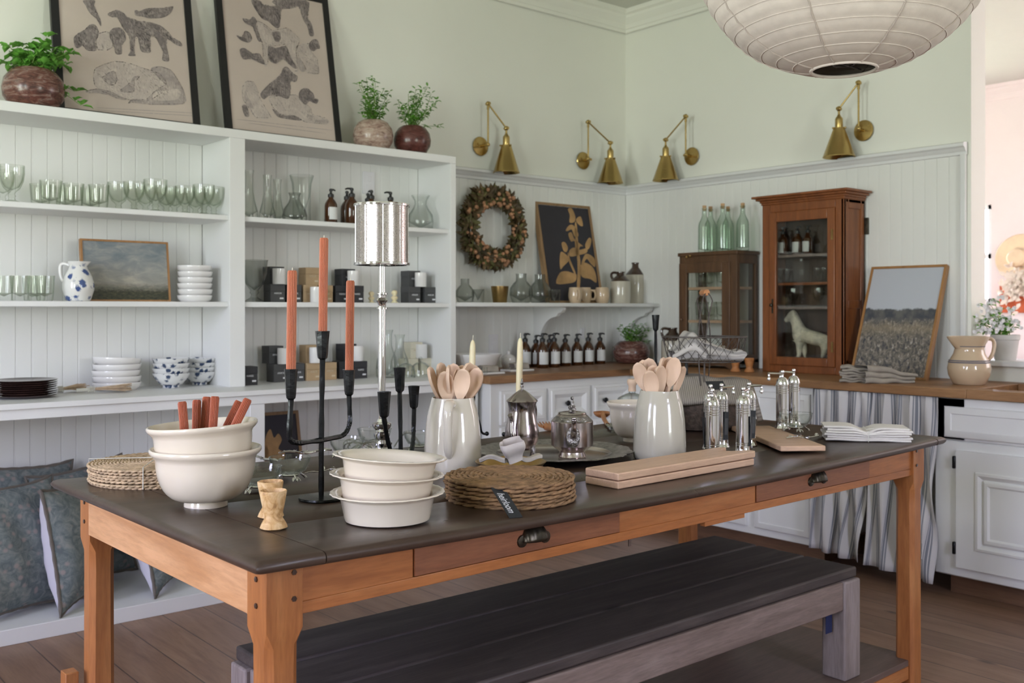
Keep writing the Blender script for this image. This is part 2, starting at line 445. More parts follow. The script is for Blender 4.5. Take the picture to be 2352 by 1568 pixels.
    m['greywhite'] = plain('driftwood', (.47, .42, .37), .8, var=.2, scale=20, bump=.3)
    m['dried'] = plain('dried_grass', (.46, .34, .23), .9, var=.3, scale=30)
    m['sinkwood'] = wood('basin_wood', (.12, .05, .025), (.2, .09, .04), None, 'Y', 1, .5)
    m['dark'] = plain('dark_interior', (.02, .018, .018), .9)

def mercury():
    s = N('mercury_glass'); v = s.coord((1, 1, 1))
    f = s.noise(v, 420, 3, .6); g = s.noise(v, 14, 4)
    c = s.ramp(f, [(.36, (.22, .19, .17)), (.56, (.66, .62, .60))])
    c = s.mix(s.ramp(g, [(.35, (.0,)*3), (.75, (.5,)*3)]), c, (.40, .34, .31))
    rr = s.ramp(f, [(.35, (.42,)*3), (.6, (.13,)*3)])
    return s.pbr(c, rr, .92, s.bump(f, .14, .001))
def tabletop():
    s = N('dark_stained_top'); v = s.coord((1, 8, 8))
    f = s.noise(v, 2.2, 6, .6, .6); g = s.noise(v, 16, 3, .6)
    c = s.ramp(f, [(.25, (.034, .020, .014)), (.5, (.052, .031, .022)), (.78, (.080, .050, .035))])
    c = s.mix(s.ramp(g, [(.45, (0, 0, 0)), (.8, (.4,)*3)]), c, (.035, .02, .015))
    v2 = s.coord((1, 1.6, 1)); b = s.noise(v2, 3, 4, .6)
    c = s.mix(s.ramp(b, [(.45, (0, 0, 0)), (.75, (.35,)*3)]), c, (.11, .078, .058))
    rr = s.ramp(b, [(.3, (.25,)*3), (.7, (.40,)*3)])
    return s.pbr(c, rr, 0, s.bump(g, .12, .0008), Specular_IOR_Level=.38)
def floorwood():
    s = N('wide_plank_floor'); v = s.coord((1, 1, 1)); sp = s.n('SeparateXYZ'); s.l(v, sp.inputs[0])
    w_ = .172
    d = s.n('Math', operation='DIVIDE'); d.inputs[1].default_value = w_; s.l(sp.outputs[0], d.inputs[0])
    fl = s.n('Math', operation='FLOOR'); s.l(d.outputs[0], fl.inputs[0])
    fr = s.n('Math', operation='FRACT'); s.l(d.outputs[0], fr.inputs[0])
    cb = s.n('CombineXYZ'); s.l(fl.outputs[0], cb.inputs[0])
    mu = s.n('Math', operation='MULTIPLY'); mu.inputs[1].default_value = 3.7; s.l(fl.outputs[0], mu.inputs[0]); s.l(mu.outputs[0], cb.inputs[1])
    wn = s.n('TexWhiteNoise'); s.l(cb.outputs[0], wn.inputs[0])
    ad = s.n('VectorMath', operation='ADD'); s.l(v, ad.inputs[0]); s.l(wn.outputs['Color'], ad.inputs[1])
    mp = s.n('Mapping'); mp.inputs['Scale'].default_value = (9, 1, 1); s.l(ad.outputs[0], mp.inputs[0])
    f = s.noise(mp.outputs[0], 1.8, 6, .6, .8); g = s.noise(mp.outputs[0], 12, 3)
    c = s.ramp(f, [(.25, (.16, .085, .055)), (.5, (.25, .14, .09)), (.78, (.32, .195, .13))])
    c = s.mix(s.ramp(g, [(.45, (0, 0, 0)), (.8, (.3,)*3)]), c, (.09, .045, .03))
    mp2 = s.n('Mapping'); mp2.inputs['Scale'].default_value = (4.2, 1.6, 1); s.l(ad.outputs[0], mp2.inputs[0])
    vo = s.n('TexVoronoi'); vo.inputs['Scale'].default_value = 1.5; s.l(mp2.outputs[0], vo.inputs['Vector'])
    c = s.mix(s.ramp(vo.outputs['Distance'], [(.04, (.8,)*3), (.12, (0, 0, 0))]), c, (.05, .025, .02))
    tone = s.ramp(wn.outputs['Value'], [(0, (.84,)*3), (1, (1.1,)*3)])
    c = s.mix(1, c, tone, 'MULTIPLY')
    gap = s.ramp(fr.outputs[0], [(0, (1, 1, 1)), (.022, (0, 0, 0)), (.978, (0, 0, 0)), (1, (1, 1, 1))])
    c = s.mix(gap, c, (.035, .02, .018))
    return s.pbr(c, .42, 0, s.bump(g, .1, .001))
def burl():
    s = N('spalted_burl'); v = s.coord((1, 1, .8)); f = s.noise(v, 34, 6, .65, 1.2); g = s.noise(v, 80, 3)
    c = s.ramp(f, [(.3, (.25, .12, .045)), (.45, (.55, .32, .13)), (.62, (.72, .50, .28)), (.8, (.66, .48, .3))])
    return s.pbr(c, .5, 0, s.bump(g, .2, .001))
def stripes(name, c1, c2, n, rough):
    s = N(name); t = s.n('TexCoord'); sp = s.n('SeparateXYZ'); s.l(t.outputs['UV'], sp.inputs[0])
    m = s.n('Math', operation='MULTIPLY'); m.inputs[1].default_value = n; s.l(sp.outputs[0], m.inputs[0])
    si = s.n('Math', operation='SINE'); s.l(m.outputs[0], si.inputs[0])
    mr_ = s.n('MapRange'); mr_.inputs[1].default_value = -1; s.l(si.outputs[0], mr_.inputs[0])
    c = s.ramp(mr_.outputs[0], [(.3, c1), (.75, c2)])
    f = s.noise(t.outputs['Object'], 25, 3)
    c = s.mix(s.ramp(f, [(.3, (0, 0, 0)), (.8, (.3,)*3)]), c, tuple(a*.6 for a in c1))
    return s.pbr(c, rough, 0, s.bump(mr_.outputs[0], .4, .002))
def marblepot(name, a, b, c_):
    s = N(name); v = s.coord((1, 1, 3.2)); f = s.noise(v, 13, 5, .65, 1.6); g = s.noise(s.coord((1, 1, 2)), 30, 4, .6, .5)
    c = s.ramp(f, [(.3, a), (.5, b), (.72, c_)])
    c = s.mix(s.ramp(g, [(.5, (0, 0, 0)), (.72, (.7,)*3)]), c, tuple(x*.5 for x in a))
    return s.pbr(c, .24, 0, s.bump(g, .15, .001))
def engraving(name, dark, pale, sc_):
    s = N(name); v = s.coord((1, 1, 1)); f = s.noise(v, 14, 5, .65, .6)
    mp = s.coord((3, 1, 1), rot=(0, 0, .7)); g = s.noise(mp, sc_, 3, .6, .4)
    c = s.ramp(f, [(.34, dark), (.66, pale)])
    c = s.mix(s.ramp(g, [(.42, (.75,)*3), (.6, (0, 0, 0))]), c, dark)
    return s.pbr(c, .85)
def landscape():
    s = N('cloudy_landscape_painting'); t = s.n('TexCoord'); sp = s.n('SeparateXYZ'); s.l(t.outputs['UV'], sp.inputs[0])
    mp = s.n('Mapping'); mp.inputs['Scale'].default_value = (2.2, 3.6, 1); mp.inputs['Rotation'].default_value = (0, 0, .35); s.l(t.outputs['UV'], mp.inputs[0])
    f = s.noise(mp.outputs[0], 2, 6, .6, .6)
    skyc = s.ramp(f, [(.32, (.13, .165, .19)), (.5, (.24, .26, .265)), (.68, (.46, .43, .38))])
    low = s.ramp(sp.outputs[1], [(.28, (.42, .36, .27)), (.55, (.30, .29, .27)), (.8, (.2, .23, .25))])
    c = s.mix(.45, skyc, low)
    g = s.noise(mp.outputs[0], 9, 5, .7)
    land = s.ramp(g, [(.35, (.012, .014, .009)), (.6, (.06, .06, .03)), (.75, (.16, .13, .06))])
    ad = s.n('Math', operation='MULTIPLY_ADD'); ad.inputs[1].default_value = .12; s.l(g, ad.inputs[0]); s.l(sp.outputs[1], ad.inputs[2])
    k = s.ramp(ad.outputs[0], [(.20, (1, 1, 1)), (.36, (0, 0, 0))])
    c = s.mix(k, c, land)
    return s.pbr(c, .5)
def fieldpaint():
    s = N('meadow_painting'); t = s.n('TexCoord'); sp = s.n('SeparateXYZ'); s.l(t.outputs['UV'], sp.inputs[0])
    g = s.noise(t.outputs['UV'], 24, 6, .72, .8); b = s.noise(t.outputs['UV'], 7, 3)
    med = s.ramp(g, [(.36, (.035, .042, .06)), (.5, (.16, .14, .12)), (.6, (.30, .26, .22)), (.72, (.70, .68, .68))])
    mid = s.ramp(b, [(.4, (.055, .06, .075)), (.6, (.13, .125, .12))])
    ad = s.n('Math', operation='MULTIPLY_ADD'); ad.inputs[1].default_value = .10; s.l(b, ad.inputs[0]); s.l(sp.outputs[1], ad.inputs[2])
    c = s.mix(s.ramp(ad.outputs[0], [(.54, (0, 0, 0)), (.58, (1, 1, 1))]), med, mid)
    c = s.mix(s.ramp(ad.outputs[0], [(.66, (0, 0, 0)), (.675, (1, 1, 1))]), c, (.50, .52, .58))
    tan = s.ramp(ad.outputs[0], [(.40, (0, 0, 0)), (.49, (.55,)*3), (.55, (0, 0, 0))])
    c = s.mix(tan, c, (.30, .24, .16))
    return s.pbr(c, .6)
def floral():
    s = N('blue_floral_linen'); v = s.coord((1, 1, 1))
    vo = s.n('TexVoronoi'); vo.inputs['Scale'].default_value = 24; s.l(v, vo.inputs['Vector'])
    f = s.noise(v, 22, 5, .65, 1.5)
    c = s.ramp(f, [(.38, (.115, .14, .15)), (.52, (.18, .21, .212)), (.66, (.26, .275, .262))])
    c = s.mix(s.ramp(vo.outputs['Distance'], [(.14, (.85,)*3), (.30, (0, 0, 0))]), c, (.33, .275, .26))
    return s.pbr(c, .95, 0, s.bump(s.noise(v, 250, 2), .3, .001))
def ticking():
    s = N('blue_striped_ticking'); t = s.n('TexCoord'); sp = s.n('SeparateXYZ'); s.l(t.outputs['UV'], sp.inputs[0])
    m = s.n('Math', operation='MULTIPLY'); m.inputs[1].default_value = 8; s.l(sp.outputs[0], m.inputs[0])
    fr = s.n('Math', operation='FRACT'); s.l(m.outputs[0], fr.inputs[0])
    base, blue = (.66, .64, .65), (.23, .24, .28)
    c = s.ramp(fr.outputs[0], [(0, base), (.28, base), (.30, blue), (.36, blue), (.38, base), (.42, base), (.44, blue), (.58, blue), (.60, base), (.64, base), (.66, blue), (.72, blue), (.74, base), (1, base)][:14])
    return s.pbr(c, .95, 0, s.bump(s.noise(t.outputs['Object'], 300, 2), .2, .001))
def blueprint(name, base, blue, scale):
    s = N(name); v = s.coord((1, 1, 1)); vo = s.n('TexVoronoi'); vo.inputs['Scale'].default_value = scale; s.l(v, vo.inputs['Vector'])
    f = s.noise(v, scale*1.6, 4, .6, 1.5)
    ad = s.n('Math', operation='MULTIPLY'); s.l(vo.outputs['Distance'], ad.inputs[0]); s.l(f, ad.inputs[1])
    c = s.ramp(ad.outputs[0], [(.13, blue), (.2, base)])
    return s.pbr(c, .15, Coat_Weight=.4)
mats()
# ------------------------------------------------------------------ the room
WL, WR, CEIL = 4.63, 4.91, 3.25       # left wall plane y, right wall plane x
def bars(name, mat, lst, kind='structure', bevel=0, parent=None):
    b = MB()
    for a in lst: b.box(*a)
    o = b.build(name, mat, parent, bevel=bevel)
    if kind and not parent: o['kind'] = kind
    return o
def beadboard(name, mat, axis, a0, a1, z0, z1, plane, pitch=.0635, depth=.0035, parent=None, sign=-1):
    """tongue-and-groove boards: every joint is a real V groove"""
    xs = []; a = a0
    n = max(1, round((a1-a0)/pitch)); p = (a1-a0)/n
    for i in range(n):
        s = a0+i*p; xs += [(s, depth), (s+.0020, .0002), (s+.0042, 0), (s+.0055, .0012), (s+.0068, 0), (s+p-.0020, 0)]
    xs.append((a1, depth))
    b = MB(); prev = None
    for a, dp in xs:
        q = plane - sign*dp
        cur = [b.bm.verts.new((a, q, z) if axis == 'X' else (q, a, z)) for z in (z0, z1)]
        if prev: b.bm.faces.new([prev[0], cur[0], cur[1], prev[1]])
        prev = cur
    o = b.build(name, mat, parent, ang=20)
    if not parent: o['kind'] = 'structure'
    return o
bars('floor', MT['floor'], [(WEST-.12, 9.1, SOUTH-.12, 5.4, -.12, 0)])
bars('ceiling', MT['ceil'], [(WEST-.12, 9.1, SOUTH-.12, 5.4, CEIL, CEIL+.12)])
bars('wall_left', MT['wall'], [(WEST-.12, WR+.16, WL+.006, WL+.14, 0, CEIL)])
bars('wall_right', MT['wall'], [(WR+.006, WR+.16, 2.30, WL+.006, 0, CEIL), (WR+.006, WR+.16, .2, 2.30, 0, .985),
                                (WR+.006, WR+.16, .2, 2.30, 2.95, CEIL), (WR+.006, WR+.16, SOUTH, .2, 0, CEIL)])
def wall_with_holes(name, axis, plane, thick, a0, a1, wins):
    L = []; cur = a0
    def bx(p, q, z0, z1): L.append((plane, plane+thick, p, q, z0, z1) if axis == 'Y' else (p, q, plane, plane+thick, z0, z1))
    for (w0, w1, z0, z1) in wins:
        bx(cur, w0, 0, CEIL); bx(w0, w1, 0, z0); bx(w0, w1, z1, CEIL); cur = w1
    bx(cur, a1, 0, CEIL)
    bars(name, MT['wall'], L)
wall_with_holes('wall_west', 'Y', WEST-.14, .14, SOUTH, WL, WIN_W)
wall_with_holes('wall_south', 'X', SOUTH-.14, .14, WEST, WR+.16, WIN_S)
k = 1
for ax, wins, pl in (('Y', WIN_W, WEST-.06), ('X', WIN_S, SOUTH-.06)):
    for (a0, a1, z0, z1) in wins:
        L = []
        def bx(p, q, u, v, th=.05): L.append((pl-th/2, pl+th/2, p, q, u, v) if ax == 'Y' else (p, q, pl-th/2, pl+th/2, u, v))
        bx(a0, a0+.06, z0, z1); bx(a1-.06, a1, z0, z1); bx(a0, a1, z0, z0+.07); bx(a0, a1, z1-.06, z1); bx(a0, a1, (z0+z1)/2-.03, (z0+z1)/2+.03)
        for i in (1, 2): bx(a0+(a1-a0)*i/3-.012, a0+(a1-a0)*i/3+.012, z0, z1, .03)
        for i in (1, 2, 4, 5): bx(a0, a1, z0+(z1-z0)*i/6-.012, z0+(z1-z0)*i/6+.012, .03)
        bars('window_%d' % k, MT['trim'], L); k += 1
# wainscot, rail, crown
beadboard('trim_1', MT['bead'], 'X', 3.25, WR, .9, 2.07, WL)
beadboard('trim_2', MT['bead'], 'Y', 2.345, WL, .9, 2.07, WR)
def moulding(name, mat, prof, runs):
    """prof: (out, z) section; runs: list of (axis, a0, a1, plane) with the wall normal pointing into the room"""
    b = MB()
    for ax, a0, a1, pl in runs:
        def P(a, o, z): return (a, pl-o, z) if ax == 'X' else (pl-o, a, z)
        def lim(o): # mitre in the corner
            return (a0, a1-o)
        rows = [[b.bm.verts.new(P(lim(o)[e], o, z)) for (o, z) in prof] for e in (0, 1)]
        for i in range(len(prof)-1): b.bm.faces.new([rows[0][i], rows[0][i+1], rows[1][i+1], rows[1][i]])
        b.bm.faces.new(rows[0]); b.bm.faces.new(rows[1][::-1])
    o = b.build(name, mat, ang=25); o['kind'] = 'structure'; return o
rail = [(0, 2.028), (.012, 2.03), (.014, 2.044), (.022, 2.05), (.03, 2.062), (.044, 2.07), (.044, 2.084), (.03, 2.09), (0, 2.092)]
moulding('trim_3', MT['trim'], rail, [('X', 3.25, WR, WL), ('Y', 2.315, WL, WR)])
crown = [(0, 3.115), (.012, 3.117), (.014, 3.135), (.022, 3.14), (.03, 3.165), (.05, 3.185), (.06, 3.2), (.062, 3.215), (.082, 3.225), (.092, 3.249), (0, 3.249)]
moulding('trim_4', MT['wall'], crown, [('X', WEST, WR, WL), ('Y', 2.30, WL, WR)])
bars('trim_5', MT['trim'], [(WR-.02, WR+.004, 2.318, 2.345, .93, 2.035)], bevel=.004)
bars('trim_6', MT['trim'], [(WR-.035, WR+.19, .2, 2.305, .985, 1.014)], bevel=.006)   # sill of the pass-through
# the next room
bars('wall_far', MT['pinkwall'], [(9.0, 9.12, -.2, 4.03, 0, CEIL), (9.0, 9.12, 4.03, 4.9, 0, 1.32), (9.0, 9.12, 4.03, 4.9, 2.2, CEIL), (9.0, 9.12, 4.9, 5.3, 0, CEIL)])
bars('wall_next_north', MT['pinkwall'], [(WR+.16, 9.0, 5.2, 5.32, 0, CEIL)])
bars('wall_next_south', MT['pinkwall'], [(WR+.16, 9.0, .12, .24, 0, CEIL)])
bars('window_5', MT['trim'], [(9.03, 9.07, 4.03, 4.07, 1.32, 2.2), (9.03, 9.07, 4.86, 4.9, 1.32, 2.2), (9.03, 9.07, 4.03, 4.9, 1.72, 1.76), (9.03, 9.07, 4.03, 4.9, 1.32, 1.36), (9.03, 9.07, 4.03, 4.9, 2.16, 2.2)])
moulding('trim_7', MT['pinkwall'], crown, [('Y', .24, 5.2, 9.0)])

# ------------------------------------------------------------------ built-in bookcase
SH_A, SH_B, LEDGE, TOPZ = 1.694, 1.296, .905, 2.090
bk = thing('built_in_bookcase', 'long white built-in bookcase with beadboard backs along the left wall', 'bookcase', (0, 0, 0))
wm = MT['white']
beadboard('back_panel', MT['bead'], 'X', -.15, 1.955, LEDGE, 2.05, WL, parent=bk)
beadboard('back_panel', MT['bead'], 'X', 2.03, 3.215, LEDGE, 2.05, WL, parent=bk)
beadboard('back_panel', MT['bead'], 'X', -.15, 3.215, .06, .86, WL, parent=bk)
bars('top_board', wm, [(-.2, 3.25, 4.32, WL, 2.05, TOPZ)], parent=bk, bevel=.002)
for x0, x1 in ((-.2, -.15), (1.955, 2.03), (3.215, 3.25)):
    bars('upright', wm, [(x0, x1, 4.321, WL, LEDGE, 2.05)], parent=bk, bevel=.0015)
for x0, x1 in ((-.15, 1.955), (2.03, 3.215)):
    for z in (SH_A, SH_B): bars('shelf', wm, [(x0, x1, 4.335, WL, z-.024, z)], parent=bk, bevel=.003)
bars('ledge', wm, [(-.2, 3.22, 4.07, WL, LEDGE-.022, LEDGE), (-.2, 3.22, 4.085, 4.105, LEDGE-.062, LEDGE-.022)], parent=bk, bevel=.002)
for x0, x1 in ((-.2, -.15), (1.945, 2.015), (3.17, 3.22)):
    bars('lower_upright', wm, [(x0, x1, 4.09, WL, .06, LEDGE-.022)], parent=bk, bevel=.002)
bars('plinth', wm, [(-.2, 3.22, 4.072, WL, 0, .06)], parent=bk, bevel=.002)

def rect_loops(b, M, w, h, loops):
    """nested rectangles (inset, height) bridged into a moulded panel lying in M's xy plane"""
    rows = []
    for ins, z in loops:
        rows.append([b.bm.verts.new(M @ Vector(p)) for p in ((ins, ins, z), (w-ins, ins, z), (w-ins, h-ins, z), (ins, h-ins, z))])
    for a, c in zip(rows, rows[1:]):
        for i in range(4): b.bm.faces.new([a[i], a[(i+1) % 4], c[(i+1) % 4], c[i]])
    b.bm.faces.new(rows[-1])
RAISED = [(0, 0), (0, .018), (.014, .020), (.018, .026), (.036, .026), (.058, .008), (.07, .008)]
SHAKER = [(0, 0), (0, .018), (.085, .018), (.088, .024), (.098, .026), (.106, .020), (.116, .012), (.12, .012)]
DRAWER = [(0, 0), (0, .012), (.004, .016), (.012, .018), (.03, .018), (.034, .014), (.045, .012)]
KNOB = [(0, 0), (.006, 0), (.006, .008), (.013, .012), (.016, .019), (.013, .026), (.006, .029), (0, .030)]
MmY = lambda x, y, z: Matrix(((1, 0, 0, x), (0, 0, -1, y), (0, 1, 0, z), (0, 0, 0, 1)))         # panel facing -y
MmX = lambda x, y, z: Matrix(((0, 0, -1, x), (-1, 0, 0, y), (0, 1, 0, z), (0, 0, 0, 1)))        # panel facing -x, u runs to -y
# ------------------------------------------------------------------ left counter and its drawers
bc = thing('base_cabinet', 'white drawer cabinet with raised panels under the left counter', 'cabinet', (0, 0, 0))
bars('body', wm, [(3.255, 4.34, 4.03, WL, .09, .874)], parent=bc, bevel=.003)
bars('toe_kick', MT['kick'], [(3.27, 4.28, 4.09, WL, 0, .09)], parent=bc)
for (xa0, xa1) in ((3.315, 3.63), (3.65, 3.965), (3.985, 4.30)):
    for (z0, z1) in ((.655, .832), (.38, .64), (.11, .365)):
        b = MB(); rect_loops(b, MmY(xa0, 4.03, z0), xa1-xa0, z1-z0, RAISED); d = b.build('drawer', wm, bc, ang=20)
        if xa0 > 3.6: MB().lathe(KNOB, 16, MmY((xa0+xa1)/2 - (.02 if xa0 < 3.9 else .06), 4.022, (z0+z1)/2)).build('knob', MT['iron'], d)
b = MB().box(3.224, 4.27, 3.995, 4.32, .875, .915); b.box(3.253, 4.27, 4.32, WL, .875, .915); b.box(4.27, 4.90, 3.995, WL, .875, .915)
tag(b.build('countertop', MT['counter'], bevel=.004), 'oiled wooden worktop in front of the wreath wall, soap bottles standing on it', 'worktop')
# ------------------------------------------------------------------ right counter, cabinets and curtain
b = MB()
for a in ((4.27, 4.90, 2.02, 3.994, .875, .915), (4.27, 4.385, 1.0, 2.02, .875, .915), (4.78, 4.90, 1.0, 2.02, .875, .915), (4.385, 4.78, 1.0, 1.15, .875, .915)): b.box(*a)
tag(b.build('countertop', MT['counterY'], bevel=.003), 'long oiled wooden worktop with a sink cut-out carrying the two glass-fronted cabinets', 'worktop')
b = MB()
for a in ((4.375, 4.385, 1.14, 2.03, .70, .874), (4.78, 4.79, 1.14, 2.03, .70, .874), (4.385, 4.78, 2.02, 2.03, .70, .874), (4.385, 4.78, 1.14, 1.15, .70, .874), (4.375, 4.79, 1.14, 2.03, .69, .70)): b.box(*a)
tag(b.build('sink_basin', MT['sinkwood']), 'brown sink basin sunk in the worktop beside the striped pitcher', 'sink')
bc = thing('base_cabinet', 'white cabinet with moulded door and black hinges right of the striped curtain', 'cabinet', (0, 0, 0))
bars('body', wm, [(4.31, 4.90, 1.0, 2.18, .09, .685), (4.31, 4.37, 1.0, 2.18, .685, .874), (4.31, 4.9, 2.04, 2.18, .685, .874)], parent=bc, bevel=.006)
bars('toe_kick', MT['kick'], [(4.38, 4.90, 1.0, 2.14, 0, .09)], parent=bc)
b = MB(); rect_loops(b, MmX(4.31, 2.13, .70), 1.0, .135, DRAWER); b.build('drawer', wm, bc, ang=20)
b = MB(); rect_loops(b, MmX(4.31, 2.075, .135), .45, .51, SHAKER); dr = b.build('door', wm, bc, ang=20)
b = MB(); rect_loops(b, MmX(4.298, 1.955, .255), .21, .27, [(0, 0), (0, .008), (.006, .012), (.018, .012), (.026, .004), (.03, .004)]); b.build('raised_panel', wm, dr, ang=20)
for z in (.19, .565):
    MB().box(4.285, 4.30, 2.076, 2.09, z, z+.055).build('hinge', MT['iron'], dr, bevel=.004)
MB().lathe(KNOB, 16, MmX(4.292, 1.665, .565)).build('knob', MT['iron'], dr)
bc = thing('base_cabinet', 'white panelled cabinet left of the striped curtain under the right counter', 'cabinet', (0, 0, 0))
bars('body', wm, [(4.342, 4.90, 2.80, 4.029, .09, .874), (4.31, 4.342, 2.80, 4.029, .09, .874)], parent=bc, bevel=.004)
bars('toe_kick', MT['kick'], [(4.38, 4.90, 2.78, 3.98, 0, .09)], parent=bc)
for y1 in (3.90, 3.52, 3.14):
    for z0, h, nm in ((.66, .18, 'drawer'), (.13, .5, 'door')):
        b = MB(); rect_loops(b, MmX(4.31, y1, z0), .33, h, DRAWER); b.build(nm, wm, bc, ang=20)
# ticking curtain: two gathered panels
random.seed(3)
def curtain_panel(y0t, y1t, y0b, y1b, ph, zb0, zb1):
    def fn(u, v):
        top = 1-v; fl = (1-top)**1.3
        y = (y0t+(y1t-y0t)*u)*(1-fl) + (y0b+(y1b-y0b)*u)*fl
        amp = .010+.013*min(1, (1-top)*2.2)
        x = 4.305 - .022 - amp*math.sin(u*PI*(6+3.5*top)+ph+.6*math.sin(v*3)) - .008*math.sin(u*17+ph*2+v*2) - .02*fl
        zb = zb0+(zb1-zb0)*u
        return (x, y + .008*math.sin(u*31+v*5), .872-(.872-zb)*v)
    return MB().grid(fn, 90, 24)
cu = thing('sink_curtain', 'blue and white striped ticking curtain gathered under the counter', 'curtain', (0, 0, 0))
curtain_panel(2.765, 2.46, 2.79, 2.53, .3, .10, .075).build('curtain_panel', MT['ticking'], cu, solid=.002)
curtain_panel(2.46, 2.150, 2.50, 2.165, 1.9, .07, .05).build('curtain_panel', MT['ticking'], cu, solid=.002)
bars('rod', MT['iron'], [(4.318, 4.326, 2.19, 2.77, .855, .863)], parent=cu)

# ------------------------------------------------------------------ wall shelf with scroll brackets
sh = thing('wall_shelf', 'white shelf on curved brackets below the wreath', 'shelf', (0, 0, 0))
bars('board', wm, [(3.252, WR-.003, 4.325, WL-.001, 1.277, 1.30)], parent=sh, bevel=.004)
arc = [(0, 0)] + [(.03+.19*(1-math.cos(a)), -.02-.20*(1-math.sin(a))) for a in [PI*.5*i/8 for i in range(9)]][::-1]
br = [(0, 0), (.25, 0), (.25, -.02), (.235, -.035), (.215, -.035), (.20, -.055)] + [(.045+.145*(math.cos(a)), -.22+.165*(math.sin(a))) for a in [PI*.5*(1-i/8) for i in range(9)]][::-1] + [(.045, -.255), (0, -.26)]
br = [(0, 0), (.26, 0), (.26, -.018), (.247, -.034), (.222, -.038), (.206, -.058)] + [(.05+.155*(1-math.sin(a)), -.235+.175*math.cos(a)) for a in [PI*.5*i/9 for i in range(1, 10)]] + [(.05, -.26), (0, -.265)]
for x in (onY(1262, 715, 4.5).x, onY(1462, 715, 4.5).x):
    M = Matrix(((0, 0, 1, x-.014), (-1, 0, 0, WL-.001), (0, 1, 0, 1.277), (0, 0, 0, 1)))
    MB().prism(br, 0, .028, M).build('bracket', wm, sh, ang=30)
# outlets
def outlet(px, py, label, w_=.07, h_=.115):
    p = onY(px, py, WL-.004); o = thing('wall_outlet', label, 'outlet', p)
    MB().box(-w_/2, w_/2, -.006, .002, -h_/2, h_/2).build('cover_plate', MT['outlet'], o, bevel=.002)
    for z in (-.022, .022): MB().box(-.014, .014, -.0085, -.0055, z-.014, z+.014).build('socket', MT['outlet'], o, bevel=.003)
outlet(846, 420, 'white outlet plate on the beadboard behind the soap pumps', .075, .12)
outlet(1133, 790, 'white outlet plate low on the wall behind the white bowl')
outlet(1337, 765, 'white outlet mostly hidden behind the soap bottles on the counter', .03, .05)

# ------------------------------------------------------------------ the farm table
TZ = .84
SAG = .017
def tz(x): return TZ - SAG*(1-((x-1.975)/1.25)**2)
tb = thing('farm_table', 'large worn farmhouse table with dark top, honey pine legs and two drawers', 'table', (0, 0, 0))
X0, X1, Y0, Y1 = .741, 3.223, 1.5376, 2.627
def nosed(b, x0, x1, y0, y1, nx, ends):
    """top boards with a rounded edge all round where ends asks for it"""
    pass
prof = [(-.014, 0), (-.005, -.002), (0, -.009), (-.001, -.016), (-.006, -.022), (-.016, -.024)]
b = MB()
def topstrip(y0, y1, x0, x1, f, k, n=28):
    """one board along x; f/k: rounded front/back"""
    sec = [(y0+.0006, -.024), (y0+.0006, -.001), (y0+.0016, 0)] if not f else [(y0-o_, z) for o_, z in prof[::-1]]
    sec = [(y, z) for y, z in sec]
    sb = [(y1-.0016, 0), (y1-.0006, -.001), (y1-.0006, -.024)] if not k else [(y1+o_, z) for o_, z in prof]
    S = sec+sb; rows = []
    for i in range(n+1):
        x = x0+(x1-x0)*i/n
        rows.append([b.bm.verts.new((x, y, tz(x)+z)) for y, z in S])
    for r0, r1 in zip(rows, rows[1:]):
        for j in range(len(S)):
            q = (j+1) % len(S); b.bm.faces.new([r0[j], r0[q], r1[q], r1[j]])
    b.bm.faces.new(rows[0][::-1]); b.bm.faces.new(rows[-1])
ys = [Y0, 1.80, 2.08, 2.36, Y1]
for i in range(4): topstrip(ys[i], ys[i+1], X0+.136, X1-.06, i == 0, i == 3)
b.build('tabletop', MT['tabletop'], tb, ang=50)
for x0, x1, sgn in ((X0, X0+.134, -1), (X1-.058, X1, 1)):
    b = MB(); P = prof
    S = [(x0-o_, z) for o_, z in P[::-1]] + [(x1-.0005, 0), (x1-.0005, -.024)] if sgn < 0 else [(x0+.0005, -.024), (x0+.0005, 0)] + [(x1+o_, z) for o_, z in P]
    rows = []
    ysub = [Y0+.0, Y0+.004, Y0+.012] + [Y0+.012+(Y1-Y0-.024)*i/16 for i in range(1, 16)] + [Y1-.012, Y1-.004, Y1]
    for y in ysub:
        e = min(y-Y0, Y1-y); sq = 1 if e >= .012 else (.45 if e < .001 else .82)
        rows.append([b.bm.verts.new((x, y, tz(x)-.012+(z+.012)*sq)) for x, z in S])
    for r0, r1 in zip(rows, rows[1:]):
        for j in range(len(S)):
            q = (j+1) % len(S); b.bm.faces.new([r0[j], r0[q], r1[q], r1[j]])
    b.bm.faces.new(rows[0][::-1]); b.bm.faces.new(rows[-1])
    b.build('breadboard_end', MT['tabletop'], tb, ang=50)
def leg(x0, x1, y0, y1, cx, cy):
    """square leg; its inner corner (cx, cy side) and outer edges are chamfered below the apron"""
    b = MB(); mx, my = (x0+x1)/2, (y0+y1)/2; h = (x1-x0)/2
    def ring(z, ch, sh=0):
        hh = h-sh; pts = []
        for sx, sy in ((-1, -1), (1, -1), (1, 1), (-1, 1)):
            py_ = (mx+sx*hh, my+sy*(hh-ch)); px_ = (mx+sx*(hh-ch), my+sy*hh)
            pts += [py_, px_] if sx*sy > 0 else [px_, py_]
        return [b.bm.verts.new((x, y, z)) for x, y in pts]
    rows = [ring(0, .010, .004), ring(.12, .010, .004), ring(.155, .010, .004), ring(.62, .013, .004), ring(.665, .012, .004), ring(.695, .001), ring(.819, .001)]
    for a, c in zip(rows, rows[1:]):
        for i in range(8): b.bm.faces.new([a[i], a[(i+1) % 8], c[(i+1) % 8], c[i]])
    b.bm.faces.new(rows[0][::-1]); b.bm.faces.new(rows[-1])
    return b.build('leg', MT['tablewoodZ'], tb, ang=25)
